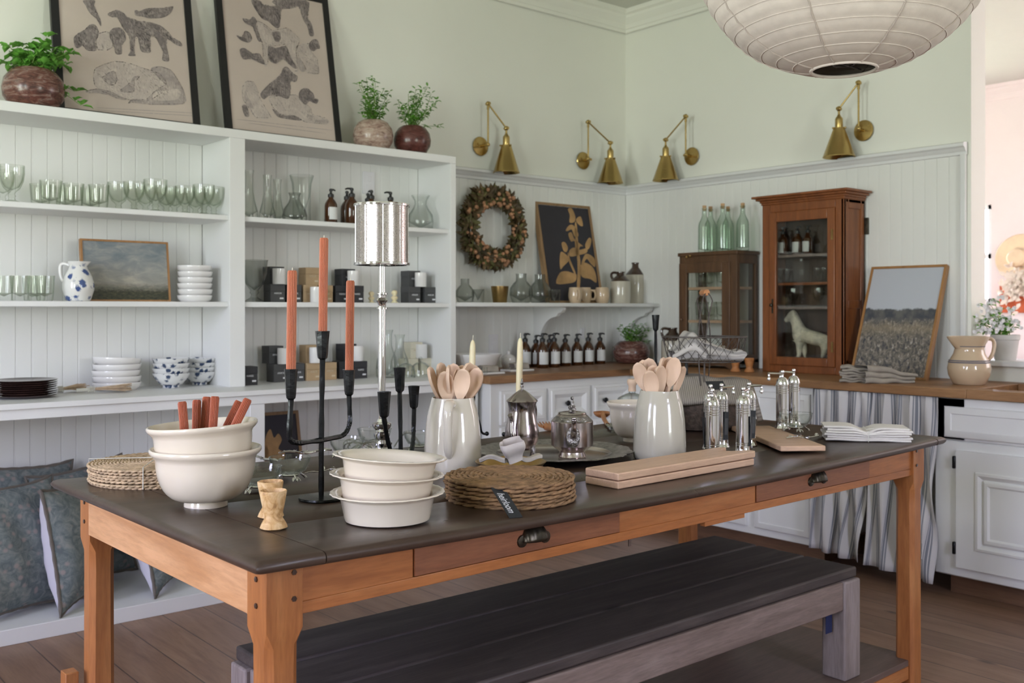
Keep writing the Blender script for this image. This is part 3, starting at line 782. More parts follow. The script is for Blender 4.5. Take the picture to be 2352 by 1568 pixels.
LG = [(.79, .862, 1.595, 1.667), (.80, .868, 2.52, 2.588), (3.113, 3.185, 1.595, 1.667), (3.113, 3.185, 2.52, 2.592)]
for L in LG: leg(*L, 0, 0)
PEG = [(0, 0), (.0055, 0), (.005, .0025), (0, .003)]
for (x0, x1, y0, y1) in LG:
    for z in (.748, .795):
        if y0 < 2: MB().lathe(PEG, 6, MmY(x1-.018 if x0 < 2 else x0+.02, y0, z)).build('peg', MT['jugbrown'], tb)
        if x0 < 2: MB().lathe(PEG, 6, MmX(x0, y0+.036, z-.01)).build('peg', MT['jugbrown'], tb)
AB = .715
b = MB(); yf = 1.603
def ap(x0, x1, z0, z1, y=yf): b.box(x0, x1, y, y+.022, z0, z1)
# front apron: stiles between drawers and the rail under them
dx = [(onY(953, 1300, 1.607).x, onY(1428, 1230, 1.617).x), (onY(1739, 1150, 1.63).x, onY(1998, 1090, 1.645).x)]
cuts = [.862, dx[0][0], dx[0][1], dx[1][0], dx[1][1], 3.113]
for i in (0, 2, 4): ap(cuts[i], cuts[i+1], AB+.022, .818)
ap(.862, 3.113, AB, AB+.022)
b.build('apron', MT['tablewood'], tb, bevel=.0015)
MB().box(.862, 3.113, 2.565, 2.585, AB, .818).build('apron', MT['tablewood'], tb)
MB().box(.797, .817, 1.667, 2.52, AB-.004, .818).build('apron', MT['tablewoodY'], tb, bevel=.0015)
MB().box(3.155, 3.175, 1.667, 2.52, AB, .818).build('apron', MT['tablewoodY'], tb)
CUP = None
for i, (a0, a1) in enumerate(dx):
    d = MB().box(a0+.002, a1-.002, yf-.003, yf+.3, AB+.024, .813).build('drawer', MT['drawer'], tb, bevel=.001)
    c = (a0+a1)/2 + (.02 if i == 0 else .0); zc = AB+.062
    b = MB()
    def cup(u, v):
        a = PI*u; fl = 1+.045*math.cos(a*13)*math.sin(a)
        return (c+.034*math.cos(a)*fl, yf-.003-.024*math.sin(v*PI/2)*math.sin(a)**.6, zc-.014+.034*math.sin(a)**.8*math.cos(v*PI/2)*fl)
    b.grid(cup, 36, 8)
    b.lathe([(0, 0), (.013, 0), (.012, .003), (.004, .004), (0, .004)], 14, MmY(c-.034, yf-.003, zc-.012)); b.lathe([(0, 0), (.013, 0), (.012, .003), (.004, .004), (0, .004)], 14, MmY(c+.034, yf-.003, zc-.012))
    b.build('cup_pull', MT['bronze'], d, solid=.0025)
MB().box(2.03, 2.2, yf+.004, yf+.02, AB-.012, AB+.001).build('drawer_runner', MT['tablewood'], tb)
# low platform and a batten by the back left leg
MB().box(.80, 3.17, 1.615, 2.575, .085, .105).build('platform', MT['platform'], tb, bevel=.002)
b = MB().box(.862, 3.113, 1.612, 1.632, .045, .086); b.build('platform_rail', MT['tablewood'], tb)
MB().box(.752, .783, 2.545, 2.585, 0, .375).build('batten', MT['tablewoodZ'], tb, bevel=.002)
MB().box(onY(1465, 1275, 1.7).x-.004, onY(1465, 1275, 1.7).x+.004, 1.70, 1.703, AB-.05, AB+.002).build('loose_strap', MT['platform'], tb)

tb.location = (X0, Y0, 0); tb.rotation_euler.z = R(1.2)
for ch in tb.children: ch.location = (-X0, -Y0, 0)
# ------------------------------------------------------------------ dark bench on the table's platform
bn = thing('low_bench', 'low weathered dark bench with grey ends under the table', 'bench', (0, 0, 0))
BX0, BX1, BY0, BY1, BZ = 1.04, 2.865, 1.70, 2.27, .45
n_b = 3
for i in range(n_b):
    y0 = BY0+(BY1-BY0)*i/n_b; y1 = BY0+(BY1-BY0)*(i+1)/n_b
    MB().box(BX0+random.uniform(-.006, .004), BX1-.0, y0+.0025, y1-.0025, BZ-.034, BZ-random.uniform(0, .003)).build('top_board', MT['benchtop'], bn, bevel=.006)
for x0, x1 in ((BX0-.012, BX0+.075), (BX1-.085, BX1+.004)):
    for y0, y1 in ((BY0-.008, BY0+.075), (BY1-.08, BY1)):
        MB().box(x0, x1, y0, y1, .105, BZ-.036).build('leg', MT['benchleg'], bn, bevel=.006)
for y in (BY0-.002, BY1-.045): MB().box(BX0+.075, BX1-.085, y, y+.045, BZ-.125, BZ-.036).build('long_rail', MT['benchend'], bn, bevel=.004)
for x in (BX0, BX1-.05): MB().box(x, x+.045, BY0+.075, BY1-.08, BZ-.115, BZ-.036).build('end_rail', MT['benchleg'], bn, bevel=.004)
p = onY(1884, 1398, BY0+.06)
tg = thing('price_tag', 'navy price tag hanging under the right end of the dark bench', 'tag', (p.x, BY0+.03, .34))
MB().box(-.017, .017, -.0008, .0008, -.085, .0).build('card', MT['navycard'], tg)
MB().tube([(0, 0, 0), (.004, .002, .03)], .0007, 5).build('string', MT['string'], tg)
# ================================================================== things on the farm table
def T(px, py):
    """point of the table top seen at a photo point"""
    p = onz(px, py, TZ)
    for _ in range(4): p = onz(px, py, tz(p.x))
    return p
random.seed(11)
# ---------- braided placemats
def mat_mesh(name, rad, rope, mat, strands, full, lump, hgt):
    """concentric braided rounds: two strands twisted round each other"""
    b = MB(); rings = int(rad/rope) if full else 1
    for k in range(rings):
        r = rad-rope*.5-k*rope
        if r < rope*.8: break
        nl = max(4, round(2*PI*r/lump)); sg = 7 if k < 3 else 5; n = nl*sg; ph = random.random()*6
        for st in (0, PI):
            pts = []
            for i in range(n):
                a = 2*PI*i/n; w = nl*PI*2*i/n/2*1+st+ph if nl % 2 == 0 else (nl+1)*PI*i/n+st+ph
                jit_ = 1+.10*math.sin(i*1.7+k*5+st)
                q = r+rope*.24*math.cos(w); pts.append((q*math.cos(a), q*math.sin(a), hgt*.5+hgt*.17*math.sin(w)*jit_))
            def sec(th, i, st=st): 
                e = 1/math.sqrt((math.cos(th)/(hgt*.36))**2+(math.sin(th)/(rope*.34))**2); return e*(1+.10*math.sin(i*2.1+st))
            b.tube(pts, 1.0, 6, closed=True, sec=sec)
    b.lathe([(0, hgt*.2), (rad-rope*.5, hgt*.2), (rad-rope*.5, hgt*.6), (0, hgt*.6)], 40)
    return b.build(name, mat, ang=75)
def mat_stack(c, n, rad, rope, hgt, mat, lump, nm, labels, group, gaps=None, jit=.004):
    top = mat_mesh(nm, rad, rope, mat, 2, True, lump, hgt); low = mat_mesh(nm, rad, rope, mat, 2, False, lump, hgt)
    z = c.z
    for i in range(n):
        if i == n-1: o = top
        elif i == 0: o = low
        else: o = low.copy(); COL.objects.link(o)
        tag(o, labels(i), 'placemat', group)
        o.location = (c.x+random.uniform(-jit, jit), c.y+random.uniform(-jit, jit), z); o.rotation_euler = (random.uniform(-.004, .004), random.uniform(-.004, .004), i*1.3)
        z += hgt*(1.0 if not gaps else gaps[i])
    return z
cj = T(361, 711+F*.42/2.47); cj.z = tz(cj.x)
zt_ = mat_stack(cj, 7, .160, .0085, .0068, MT['jute'], .016, 'placemat',
    lambda i: 'pale braided jute placemat, %s of the stack behind the big cream bowls' % ('topmost' if i == 6 else LEV[i]), 'jute placemats by the cream bowls')
tw = MB()
for a, sgn in ((1.02, 1), (1.02+PI/2, 1)):
    pts = [(.163*math.cos(a)*t, .163*math.sin(a)*t, zt_-cj.z+.004) for t in (-1, -.5, 0, .5, 1)]
    pts = [(pts[0][0]*1.01, pts[0][1]*1.01, .0)] + pts + [(pts[-1][0]*1.01, pts[-1][1]*1.01, .0)]
    tw.tube(pts, .0011, 5)
tag(tw.build('twine', MT['string'], loc=(cj.x, cj.y, cj.z+.003)), 'white twine tied crosswise round the jute placemats', 'twine')
cs = T(1171, 711+F*.42/2.22); cs.z = tz(cs.x)
zs_ = mat_stack(cs, 6, .151, .0135, .0092, MT['seagrass'], .036, 'placemat',
    lambda i: 'brown braided seagrass placemat, %s of the stack with the black tag' % ('topmost' if i == 5 else LEV[i]), 'seagrass placemats with the black tag')
# hang tag with its shop lettering, leaning from the stack onto the table
def z_at(px, py, z): return onz(px, py, z)
A_ = z_at(1127, 1120, cs.z+.050); B_ = z_at(1163, 1117, cs.z+.050); Cc = z_at(1165, 1191, cs.z+.002)
nrm_u = (B_-A_); 
ht = thing('shop_tag', 'black shop tag lettered in white italics leaning on the seagrass placemats', 'tag', M=frameM(B_-A_, A_-Cc, A_))
tw_, th_ = .030, (A_-Cc).length
MB().box(0, tw_, -th_, 0, 0, .0012).build('card', MT['card'], ht)
text('heirloom', .0205, MT['ink'], ht, Matrix.Translation((.0125, -th_*.52, .0014)) @ Matrix.Rotation(R(-90), 4, 'Z') @ Matrix.Diagonal((.92, 1.12, 1, 1)), shear=.32, ext=.0001)
b = MB()
for i in range(19): b.box(.0045, .0056, -th_*.22-i*.0026-.0013, -th_*.22-i*.0026, .0012, .0014)
b.build('small_print', plain('faint_print', (.22, .22, .23), .6), ht)
MB().tube([(tw_*.45, -.008, .001), (tw_*.45, -.002, .004), (tw_*.5, .008, -.004)], .0007, 5).build('string', MT['card'], ht)

# ---------- mixing bowls and rust candles
def bowl_profile(R_, H_, base, t=.006, rim=.012):
    out = [(0, .004), (base*.86, .004), (base*.95, 0), (base, 0), (base*1.0, .006), (base*.97, .013)]
    for i in range(1, 11):
        a = i/10; r = base*.97+(R_*.89-base*.97)*math.sin(a*PI/2)**.85; z = .013+(H_*.80-.013)*(1-math.cos(a*PI/2))
        out.append((r, z))
    out += [(R_*.91, H_*.85), (R_*.965, H_*.90), (R_, H_*.94), (R_, H_*.985), (R_*.985, H_), (R_*.955, H_*.985), (R_*.90, H_*.92), (R_*.86, H_*.84)]
    for i in range(9, 0, -1):
        a = i/10; r = (base*.9+(R_*.85-base*.9)*math.sin(a*PI/2)**.85)*.985; z = .02+(H_*.78-.02)*(1-math.cos(a*PI/2))
        out.append((r, z))
    return out+[(0, .016)]
def single(b, name, mat, label, cat, loc, rotz=0, group=None, **k):
    return tag(b.build(name, mat, loc=loc, rotz=rotz, **k), label, cat, group)
d_ = 2.16; bx, by = atd(473, d_); bz = tz(bx)
single(MB().lathe(bowl_profile(.1176, .126, .046), 48), 'mixing_bowl', MT['cream'], 'large cream mixing bowl standing on the table, lower of the stacked pair', 'bowl', (bx, by, bz), group='stacked cream bowls', ang=50)
ub = single(MB().lathe(bowl_profile(.1165, .124, .046), 48), 'mixing_bowl', MT['cream'], 'large cream mixing bowl holding rust candles, upper of the stacked pair', 'bowl', (bx, by, bz+.0545), group='stacked cream bowls', ang=50)
ax_ = Vector((CA, SA, 0)); ub.rotation_euler = (Matrix.Rotation(R(-3.5), 3, ax_)).to_euler()
def fluted(r, L, n=18, tip=.004):
    b = MB(); N2 = n*6
    def mod(a, k): return 1.05-.24*(1-abs(math.cos(n*a/2)))
    return b.lathe([(0, 0), (r, 0), (r, L*.5), (r, L-tip), (r*.8, L), (0, L)], N2, mod=mod)
def candle(name, mat, r, L, label, loc, M=None, group=None, wick=True):
    o = thing(name, label, 'candle', loc, group=group)
    fluted(r, L).build('wax', mat, o, ang=60)
    if wick: MB().tube([(0, 0, L-.001), (.0005, 0, L+.006)], .0009, 5).build('wick', MT['wick'], o)
    if M is not None: o.rotation_euler = M.to_euler()
    return o
rt = Vector((SA, -CA, 0)); fw = Vector((CA, SA, 0))
i = 0
for px, py, lean, back, dd in ((418, 922, -.10, .05, 2.12), (452, 918, -.02, .12, 2.17), (475, 911, .02, .16, 2.19), (494, 910, .035, .13, 2.15), (550, 921, .44, .22, 2.20), (570, 916, .47, .10, 2.14)):
    tx, ty = atd(px, dd); zt2 = EYE+(HY-py)*dd/F
    ax2 = (Vector((0, 0, 1)) + rt*lean + fw*back).normalized(); L = .115
    M = Vector((0, 0, 1)).rotation_difference(ax2).to_matrix()
    candle('taper_candle', MT['rust'], .0088, L, 'rust fluted candle leaning in the upper cream bowl, %s' % ORD[i], Vector((tx, ty, zt2))-ax2*L, M, 'rust candles in the bowl', False); i += 1

# ---------- spalted wooden egg cups
EGG = [(0, .002), (.022, 0), (.0265, .003), (.024, .010), (.0175, .021), (.0165, .026), (.0185, .034), (.0225, .052), (.0255, .068), (.0262, .0735), (.0245, .0745), (.0225, .070), (.017, .052), (.010, .044), (0, .042)]
for px, py, dd, lab, m in ((628, 1215, 1.93, 'spalted wood egg cup, front one of the pair at the table corner', 1), (622, 1189, 2.04, 'plain pale wood egg cup hidden behind the spalted one', 1)):
    x, y = atd(px, dd)
    single(MB().lathe(EGG, 28, mod=lambda a, k: 1+.03*math.sin(3*a+k*.7)+.02*math.sin(7*a)), 'egg_cup', MT['burl'], lab, 'egg cup', (x, y, tz(x)), rotz=dd*40, group='wooden egg cups on the table', ang=60)

# ---------- forged candelabra with terracotta candles
def cupmesh(b, c, h, r, n=8, seed=0):
    rnd = random.Random(seed)
    M = Matrix.Translation(c) @ Matrix.Rotation(rnd.random(), 4, 'Z')
    wob = [1+rnd.uniform(-.06, .06) for _ in range(n)]
    return b.lathe([(0, -.012*1), (r*.28, -.010), (r*.38, -.004), (r*.66, 0), (r*.74, h*.12), (r*.86, h*.6), (r*1.0, h), (r*.86, h), (r*.7, h*.2), (0, h*.18)], n, M, mod=lambda a, k: wob[int(round(a/(2*PI)*n)) % n])
def forged(b, pts, r, seed=0):
    rnd = random.Random(seed); P = []
    pts = [Vector(p) for p in pts]
    for a, c in zip(pts, pts[1:]):
        for i in range(4): P.append(a.lerp(c, i/4))
    P.append(pts[-1])
    return b.tube(P, [r*(1+rnd.uniform(-.13, .13)) for _ in P], 7)
def bend(a, c, e, n=7):
    a, c, e = Vector(a), Vector(c), Vector(e); return [(a*(1-t)**2+c*2*t*(1-t)+e*t*t) for t in [i/n for i in range(n+1)]]
cx_, cy_ = atd(738, 2.25); cz_ = tz(cx_)
cd = thing('candelabra', 'black forged candelabra holding three terracotta candles', 'candelabra', (cx_, cy_, cz_))
def loc_at(px, py, d): x, y = atd(px, d); return Vector((x-cx_, y-cy_, EYE+(HY-py)*d/F-cz_))
MB().lathe([(0, 0), (.0485, 0), (.0505, .003), (.0495, .007), (.02, .009), (0, .010)], 30, mod=lambda a, k: 1+.012*math.sin(5*a)).build('base', MT['iron'], cd, ang=30)
topc = loc_at(741, 822, 2.25); Lc = loc_at(668, 914, 2.10); Rc = loc_at(802, 905, 2.36)
Lb = loc_at(664, 1000, 2.10); Lk = loc_at(690, 1017, 2.13); mid = loc_at(738, 1011, 2.25); Rk = loc_at(782, 1002, 2.33); Rb = loc_at(804, 965, 2.36)
forged(MB(), [(0, 0, .006), (0, 0, .1), (.001, 0, .2), tuple(topc-Vector((0, 0, .004)))], .0062, 1).build('stem', MT['iron'], cd, ang=50)
forged(MB(), [mid, Lk] + bend(Lk, loc_at(663, 1018, 2.10), Lb)[1:] + [Lc-Vector((0, 0, .004))], .0058, 2).build('arm', MT['iron'], cd, ang=50)
forged(MB(), [mid, Rk] + bend(Rk, loc_at(801, 995, 2.36), Rb)[1:] + [Rc-Vector((0, 0, .004))], .0056, 3).build('arm', MT['iron'], cd, ang=50)
hc = (822-760)*2.25/F
cupmesh(MB(), topc, hc, .0168, seed=1).build('candle_cup', MT['iron'], cd, ang=25)
cupmesh(MB(), Lc, (914-847)*2.10/F, .0150, seed=2).build('candle_cup', MT['iron'], cd, ang=25)
cupmesh(MB(), Rc, (905-849)*2.36/F, .0148, seed=3).build('candle_cup', MT['iron'], cd, ang=25)
for (c, dpt, pyt, lab, r) in ((topc, 2.25, 546, 'tallest terracotta fluted candle, in the middle cup of the black candelabra', .0096), (Lc, 2.10, 621, 'terracotta fluted candle in the left cup of the black candelabra', .0098), (Rc, 2.36, 644, 'terracotta fluted candle in the right cup of the black candelabra', .0096)):
    zb = c.z+cz_+.030; L = EYE+(HY-pyt)*dpt/F-zb
    candle('taper_candle', MT['terra'], r, L, lab, (c.x+cx_, c.y+cy_, zb), Matrix.Rotation(R(.8), 3, 'Y'), 'candles in the candelabra')
# ---------- three-cup holder without candles
cx2, cy2 = atd(921, 2.56); cz2 = tz(cx2)
c2 = thing('candle_holder', 'black forged three-cup candle holder without candles beside the cream pitcher', 'candle holder', (cx2, cy2, cz2))
def l2(px, py, d): x, y = atd(px, d); return Vector((x-cx2, y-cy2, EYE+(HY-py)*d/F-cz2))
MB().lathe([(0, 0), (.043, 0), (.045, .003), (.044, .007), (.015, .009), (0, .009)], 28).build('base', MT['iron'], c2, ang=30)
for k, (px, yb, yt, d, r, path) in enumerate(((882, 955, 899, 2.42, .0170, None), (918, 897, 844, 2.58, .0170, None), (951, 934, 886, 2.66, .0165, None))):
    cb = l2(px, yb, d)
    if k == 1: pts = [Vector((0, 0, .006)), Vector((0, .002, .12)), cb-Vector((0, 0, .004))]
    elif k == 0: pts = bend((0, 0, .012), l2(893, 1040, 2.47), l2(886, 985, 2.43)) + [cb-Vector((0, 0, .004))]
    else: pts = bend((0, 0, .012), l2(951, 1045, 2.64), l2(950, 985, 2.66)) + [cb-Vector((0, 0, .004))]
    forged(MB(), pts, .0060, 5+k).build('stem' if k == 1 else 'arm', MT['iron'], c2, ang=50)
    cupmesh(MB(), cb, (yb-yt)*d/F, r, seed=8+k).build('candle_cup', MT['iron'], c2, ang=25)

# ---------- mercury glass lamp
lx, ly = atd(877, 2.96); lz = tz(lx)
lm = thing('table_lamp', 'tall chrome stick lamp with mottled mercury glass drum shade', 'lamp', (lx, ly, lz))
MB().lathe([(0, 0), (.05, 0), (.052, .006), (.045, .014), (.026, .02), (.021, .028), (.031, .036), (.031, .041), (.018, .046), (.024, .062), (.024, .070), (.016, .074), (.024, .082), (.029, .092), (.029, .098), (.016, .103), (.0115, .112), (0, .112)], 28).build('base', MT['chrome'], lm)
zk = EYE+(HY-690)*2.96/F-lz
MB().lathe([(.0115, .10), (.0112, zk-.026), (.0165, zk-.025), (.0165, zk-.021), (.012, zk-.018), (.0125, zk-.008), (.019, zk), (.012, zk+.009), (.0125, zk+.016), (.016, zk+.018), (.016, zk+.022), (.0105, zk+.024), (.0100, EYE+(HY-612)*2.96/F-lz+.004), (0, EYE+(HY-612)*2.96/F-lz+.004)], 20).build('stem', MT['chrome'], lm)
z0 = EYE+(HY-606)*2.96/F-lz; z1 = EYE+(HY-472)*2.96/F-lz; rs = .0785
sh_ = MB().lathe([(rs, z0), (rs, z1), (rs-.003, z1), (rs-.003, z0)], 72, mod=lambda a, k: 1+.010*(abs(math.sin(4.5*a)))**.6).build('shade', MT['mercury'], lm, ang=50)
for k in range(9):
    a = 2*PI*k/9; MB().tube([(rs*math.cos(a), rs*math.sin(a), z0), (rs*math.cos(a), rs*math.sin(a), z1)], .0011, 6).build('shade_rib', MT['chrome'], lm)
for z, nm in ((z0, 'bottom_rim'), (z1, 'top_rim')):
    MB().lathe([(rs-.004, z-.004), (rs+.004, z-.004), (rs+.005, z), (rs+.004, z+.004), (rs-.004, z+.004)], 48).build(nm, MT['chrome'], lm)
b = MB()
for i in range(3):
    a = 2*PI*i/3+.5; b.tube([(0, 0, z0+.004), (rs*math.cos(a), rs*math.sin(a), z0)], .0022, 6)
b.lathe([(0, z0-.004), (.014, z0-.004), (.014, z0+.05), (0, z0+.05)], 14); b.build('shade_holder', MT['chrome'], lm)
b = MB()
for k in range(5):
    a0 = random.random()*6
    pts = [Vector((-.06+.045*math.cos(a0+t*.42)+.02*k*.2, .03+.05*math.sin(a0+t*.42), .004+.045*abs(math.sin(t*.33+k)))) for t in range(18)]
    b.tube(pts, .0017, 5)
pts = [Vector(onz(905+t*7, 1030, lz)) - Vector((lx, ly, lz)) + Vector((0, 0, .004+.045*math.sin(PI*min(1, t/9)))) for t in range(10)]
b.tube(pts, .002, 6); b.tube([p+Vector((.004, .004, .003)) for p in pts], .002, 6)
b.build('cord', MT['cordplastic'], lm)
tgp = onz(880, 1038, lz+.012)
t_ = MB().box(-.026, .026, -.0008, .0008, -.013, .013).build('tag', MT['card'], lm); t_.matrix_local = Matrix.Translation(Vector((lx, ly, 0)).lerp(Vector((0, 0, 0)), .028)-Vector((lx, ly, 0))+Vector((0, 0, .021))) @ Matrix.Rotation(YAW-R(90), 4, 'Z') @ Matrix.Rotation(R(-20), 4, 'X')
b = MB().box(-.010, .008, -.0012, -.0008, -.006, -.004); q_ = b.build('tag_line', MT['ink'], t_)

# ---------- glass bowls on silver leaf feet
def leaf_foot(b, a, r, h):
    c, s_ = math.cos(a), math.sin(a)
    b.tube([(r*.35*c, r*.35*s_, h), (r*.75*c, r*.75*s_, h*1.05), (r*1.0*c, r*1.0*s_, h*.45), (r*1.1*c, r*1.1*s_, .002)], [.003, .0032, .0026, .002], 6)
    for k in (-1, 0, 1):
        d = Vector((math.cos(a+k*.7), math.sin(a+k*.7), -.45))
        b.leaf((r*.8*c, r*.8*s_, h*.8), d, (0, 0, 1), r*.5, r*.22)
def silver_bowl(r, h, deep):
    o = thing('glass_bowl', 'x', 'bowl'); z0 = .016
    MB().lathe([(0, z0), (r*.45, z0), (r*.74, z0+h*.18), (r*.93, z0+h*.6), (r, z0+h), (r*.965, z0+h+.001), (r*.9, z0+h*.62), (r*.7, z0+h*.24), (r*.42, z0+.004), (0, z0+.004)], 36).build('bowl', MT['glass'], o)
    b = MB().lathe([(r-.0015, z0+h), (r+.0012, z0+h+.0012), (r-.001, z0+h+.0028), (r-.003, z0+h+.001)], 36); b.build('rim', MT['glass'], o)
    b = MB(); b.lathe([(0, z0-.004), (r*.42, z0-.005), (r*.46, z0-.002), (r*.42, z0), (0, z0-.001)], 20)
    for k in range(4): leaf_foot(b, k*PI/2+.4, r*.72, z0-.002)
    b.build('leaf_foot', MT['chrome'], o, ang=60)
    return Kit(o)
kb = silver_bowl(.053, .042, 1)
GB = [(594, 711+F*.42/2.30, 1.0, 'clear glass bowl on silver leaf feet tucked behind the big cream bowls'),
      (666, 711+F*.42/2.46, .98, 'clear glass bowl on silver leaf feet left of the candelabra stem'),
      (797, 711+F*.42/2.83, .98, 'clear glass bowl on silver leaf feet left of the lamp base'),
      (860, 711+F*.42/3.03, 1.02, 'clear glass bowl on silver leaf feet just behind the lamp base'),
      (964, 711+F*.42/2.98, .95, 'clear glass bowl on silver leaf feet half hidden by the cream pitcher')]
for i, (px, py, s_, lab) in enumerate(GB):
    p = T(px, py); kb.place(lab, (p.x, p.y, tz(p.x)), i*1.1, 'glass bowls on silver feet', s_)
# silver twig servers lying behind the bowls
def twig(pts, r, seed, leaves=6):
    rnd = random.Random(seed); b = MB(); pts = [Vector(p) for p in pts]
    b.tube(pts, [r*(1+rnd.uniform(-.25, .25)) for _ in pts], 6)
    for k in range(leaves):
        p = pts[rnd.randrange(len(pts))]; a = rnd.random()*2*PI
        b.leaf(p, (math.cos(a), math.sin(a), rnd.uniform(-.1, .5)), (0, 0, 1), rnd.uniform(.016, .028), .010)
        b.tube([p, p+Vector((math.cos(a)*.014, math.sin(a)*.014, -.002))], .0014, 5)
    return b
p0, p1 = T(640, 1048), T(762, 1043); zt0 = tz(p0.x)
single(twig([Vector((p0.x+(p1.x-p0.x)*t, p0.y+(p1.y-p0.y)*t, zt0+.010+.004*math.sin(t*9))) for t in [i/10 for i in range(11)]], .0035, 4, 8), 'silver_twig', MT['chrome'], 'silver branch-shaped server lying behind the glass bowl and candelabra', 'server', (0, 0, 0), ang=60)
p0, p1 = T(575, 1052), T(640, 1066); zt0 = tz(p0.x)
single(twig([Vector((p0.x+(p1.x-p0.x)*t, p0.y+(p1.y-p0.y)*t, zt0+.008+.002*math.sin(t*9))) for t in [i/10 for i in range(11)]], .004, 6, 3), 'silver_twig', MT['pewter'], 'short pewter twig server behind the nearest glass bowl', 'server', (0, 0, 0), ang=60)
p0, p1 = T(700, 1092), T(770, 1083); zt0 = tz(p0.x)
single(twig([Vector((p0.x+(p1.x-p0.x)*t, p0.y+(p1.y-p0.y)*t, zt0+.006+.002*math.sin(t*9))) for t in [i/10 for i in range(11)]], .0018, 9, 3), 'silver_twig', MT['chrome'], 'thin silver twig piece lying by the candelabra foot', 'server', (0, 0, 0), ang=60)

# ---------- pie dishes
def pie(n):
    Rb, Rt, h = .0845, .098, .058
    prof = [(0, .003), (Rb*.93, .002), (Rb, .004), (Rb*1.02, .010), (Rt*.955, h*.82), (Rt*1.0, h*.90), (Rt*1.13, h*.965), (Rt*1.165, h), (Rt*1.155, h*1.035), (Rt*1.10, h*1.035), (Rt*.97, h*.95), (Rt*.93, h*.86), (Rb*.96, .016), (Rb*.85, .010), (0, .009)]
    def mod(a, k): return 1+(.008*math.sin(26*a) if 6 <= k <= 9 else 0)
    return MB().lathe(prof, 96, mod=mod)
px_, py_ = atd(890, 2.03); pz = tz(px_)
PL = [(0, 0, 0, 0, 'lowest of the three cream pie dishes, flat on the table with a rippled rim'),
      (-.0035, .004, .0355, 2.2, 'middle one of the three stacked cream pie dishes'),
      (.0005, .006, .0715, 3.6, 'top cream pie dish of three, tilted and showing its inside')]
pm = None
for dx_, dy_, dz_, tilt, lab in PL:
    if pm is None: pm = o = pie(0).build('pie_dish', MT['cream'], ang=50)
    else: o = pm.copy(); COL.objects.link(o)
    tag(o, lab, 'dish', 'stacked cream pie dishes'); o.location = Vector((px_, py_, pz+dz_))+rt*dx_+fw*dy_
    o.rotation_euler = (Matrix.Rotation(R(tilt), 3, fw) @ Matrix.Rotation(R(-tilt*.6), 3, rt) @ Matrix.Rotation(tilt, 3, 'Z')).to_euler()
    o.scale = (1.02, 1.02, 1)

# ---------- tall pitchers full of wooden spoons
def pitcher(mat):
    o = thing('pitcher', 'x', 'pitcher')
    prof = [(0, .004), (.066, .003), (.073, 0), (.0765, .004), (.0775, .02), (.0765, .07), (.073, .12), (.069, .15), (.065, .168), (.0605, .183), (.0575, .197), (.0565, .2), (.0535, .1995), (.0535, .195), (.057, .18), (.066, .15), (.072, .07), (.072, .012), (0, .010)]
    def mod(a, k):   # pulled spout at +x
        return 1+(.17*math.exp(-(min(a, 2*PI-a)/.2)**2) if 10 <= k <= 13 else 0)
    MB().lathe(prof, 72, mod=mod).build('body', mat, o, ang=50)
    def sec(th, i): return 1
    pts = bend((-.058, 0, .186), (-.098, 0, .192), (-.100, 0, .165), 6) + bend((-.100, 0, .165), (-.101, 0, .12), (-.092, 0, .085), 5)[1:] + bend((-.092, 0, .085), (-.086, 0, .066), (-.0725, 0, .048), 4)[1:]
    MB().tube(pts, [.013, .0125, .0115, .0108, .0102, .0100, .0098, .0096, .0095, .0095, .0095, .0098, .0100, .0098, .0088, .0060][:len(pts)], 12, sec=lambda th, i: 1.0+.25*abs(math.sin(th))).build('handle', mat, o, ang=60)
    return o
def spoon():
    """blade points up +z, bowl of the spoon faces -y"""
    b = MB(); L = .235; BL_ = .092
    def fn(u, v):
        a = 2*PI*u; z = L-BL_+BL_*v
        e = max(0, 1-((v-.60)/(.40 if v > .6 else .62))**2)
        w = max(.0226*e**.52 if v > .6 else .0226*e**.9, .0046*(1-v) if v < .5 else 0)
        th = .0042*(1 if v < .97 else .5)
        dish = .0065*math.sin(PI*min(1, max(0, (v-.25)/.72)))
        x = w*math.sin(a); q = 1-(x/max(w, 1e-4))**2
        y = (-th+dish*q*1.25) if math.cos(a) > 0 else (th+dish*q*.8)
        if v in (0, 1): y *= .6
        return (x, y, z)
    b.grid(fn, 24, 20, closed_u=True)
    b.tube([(0, .0, .02), (0, .0, L-.12), (0, .0, L-BL_+.004)], [.0045, .0048, .0050], 8)
    return b.build('wooden_spoon', MT['spoon'], ang=80)
def fill(px, d, base_lab, spec, where, grp):
    x, y = atd(px, d); z = tz(x); sp0 = None
    for i, (sx, sy, face, lab) in enumerate(spec):
        # sx, sy: photo point of the spoon tip; face: which way the bowl looks (deg, 0 = at the camera)
        dd = d+face[1]; tx, ty = atd(sx, dd); tzp = EYE+(HY-sy)*dd/F
        tip = Vector((tx, ty, tzp)); foot = Vector((x, y, z+.02)) + (tip-Vector((x, y, tip.z)))*.22*Vector((1, 1, 0)).length*0 + Vector(((tip.x-x)*-.25, (tip.y-y)*-.25, 0))
        ax3 = (tip-foot).normalized(); L = .235
        q = Vector((0, 0, 1)).rotation_difference(ax3).to_matrix() @ Matrix.Rotation(YAW-R(90)+R(face[0]), 3, 'Z')
        if sp0 is None: sp0 = spoon()
        o = sp0 if i == 0 else sp0.copy()
        if i == 0 and where != 'A': pass
        if i: COL.objects.link(o)
        tag(o, lab, 'spoon', grp); o.location = tip-ax3*L; o.rotation_euler = q.to_euler()
p1o = pitcher(MT['stone']); p1o['label'] = 'tall cream glazed pitcher of spoons, handle towards the viewer, left one'
x, y = atd(1040, 2.68); p1o.location = (x, y, tz(x)); p1o.rotation_euler.z = YAW-R(4)
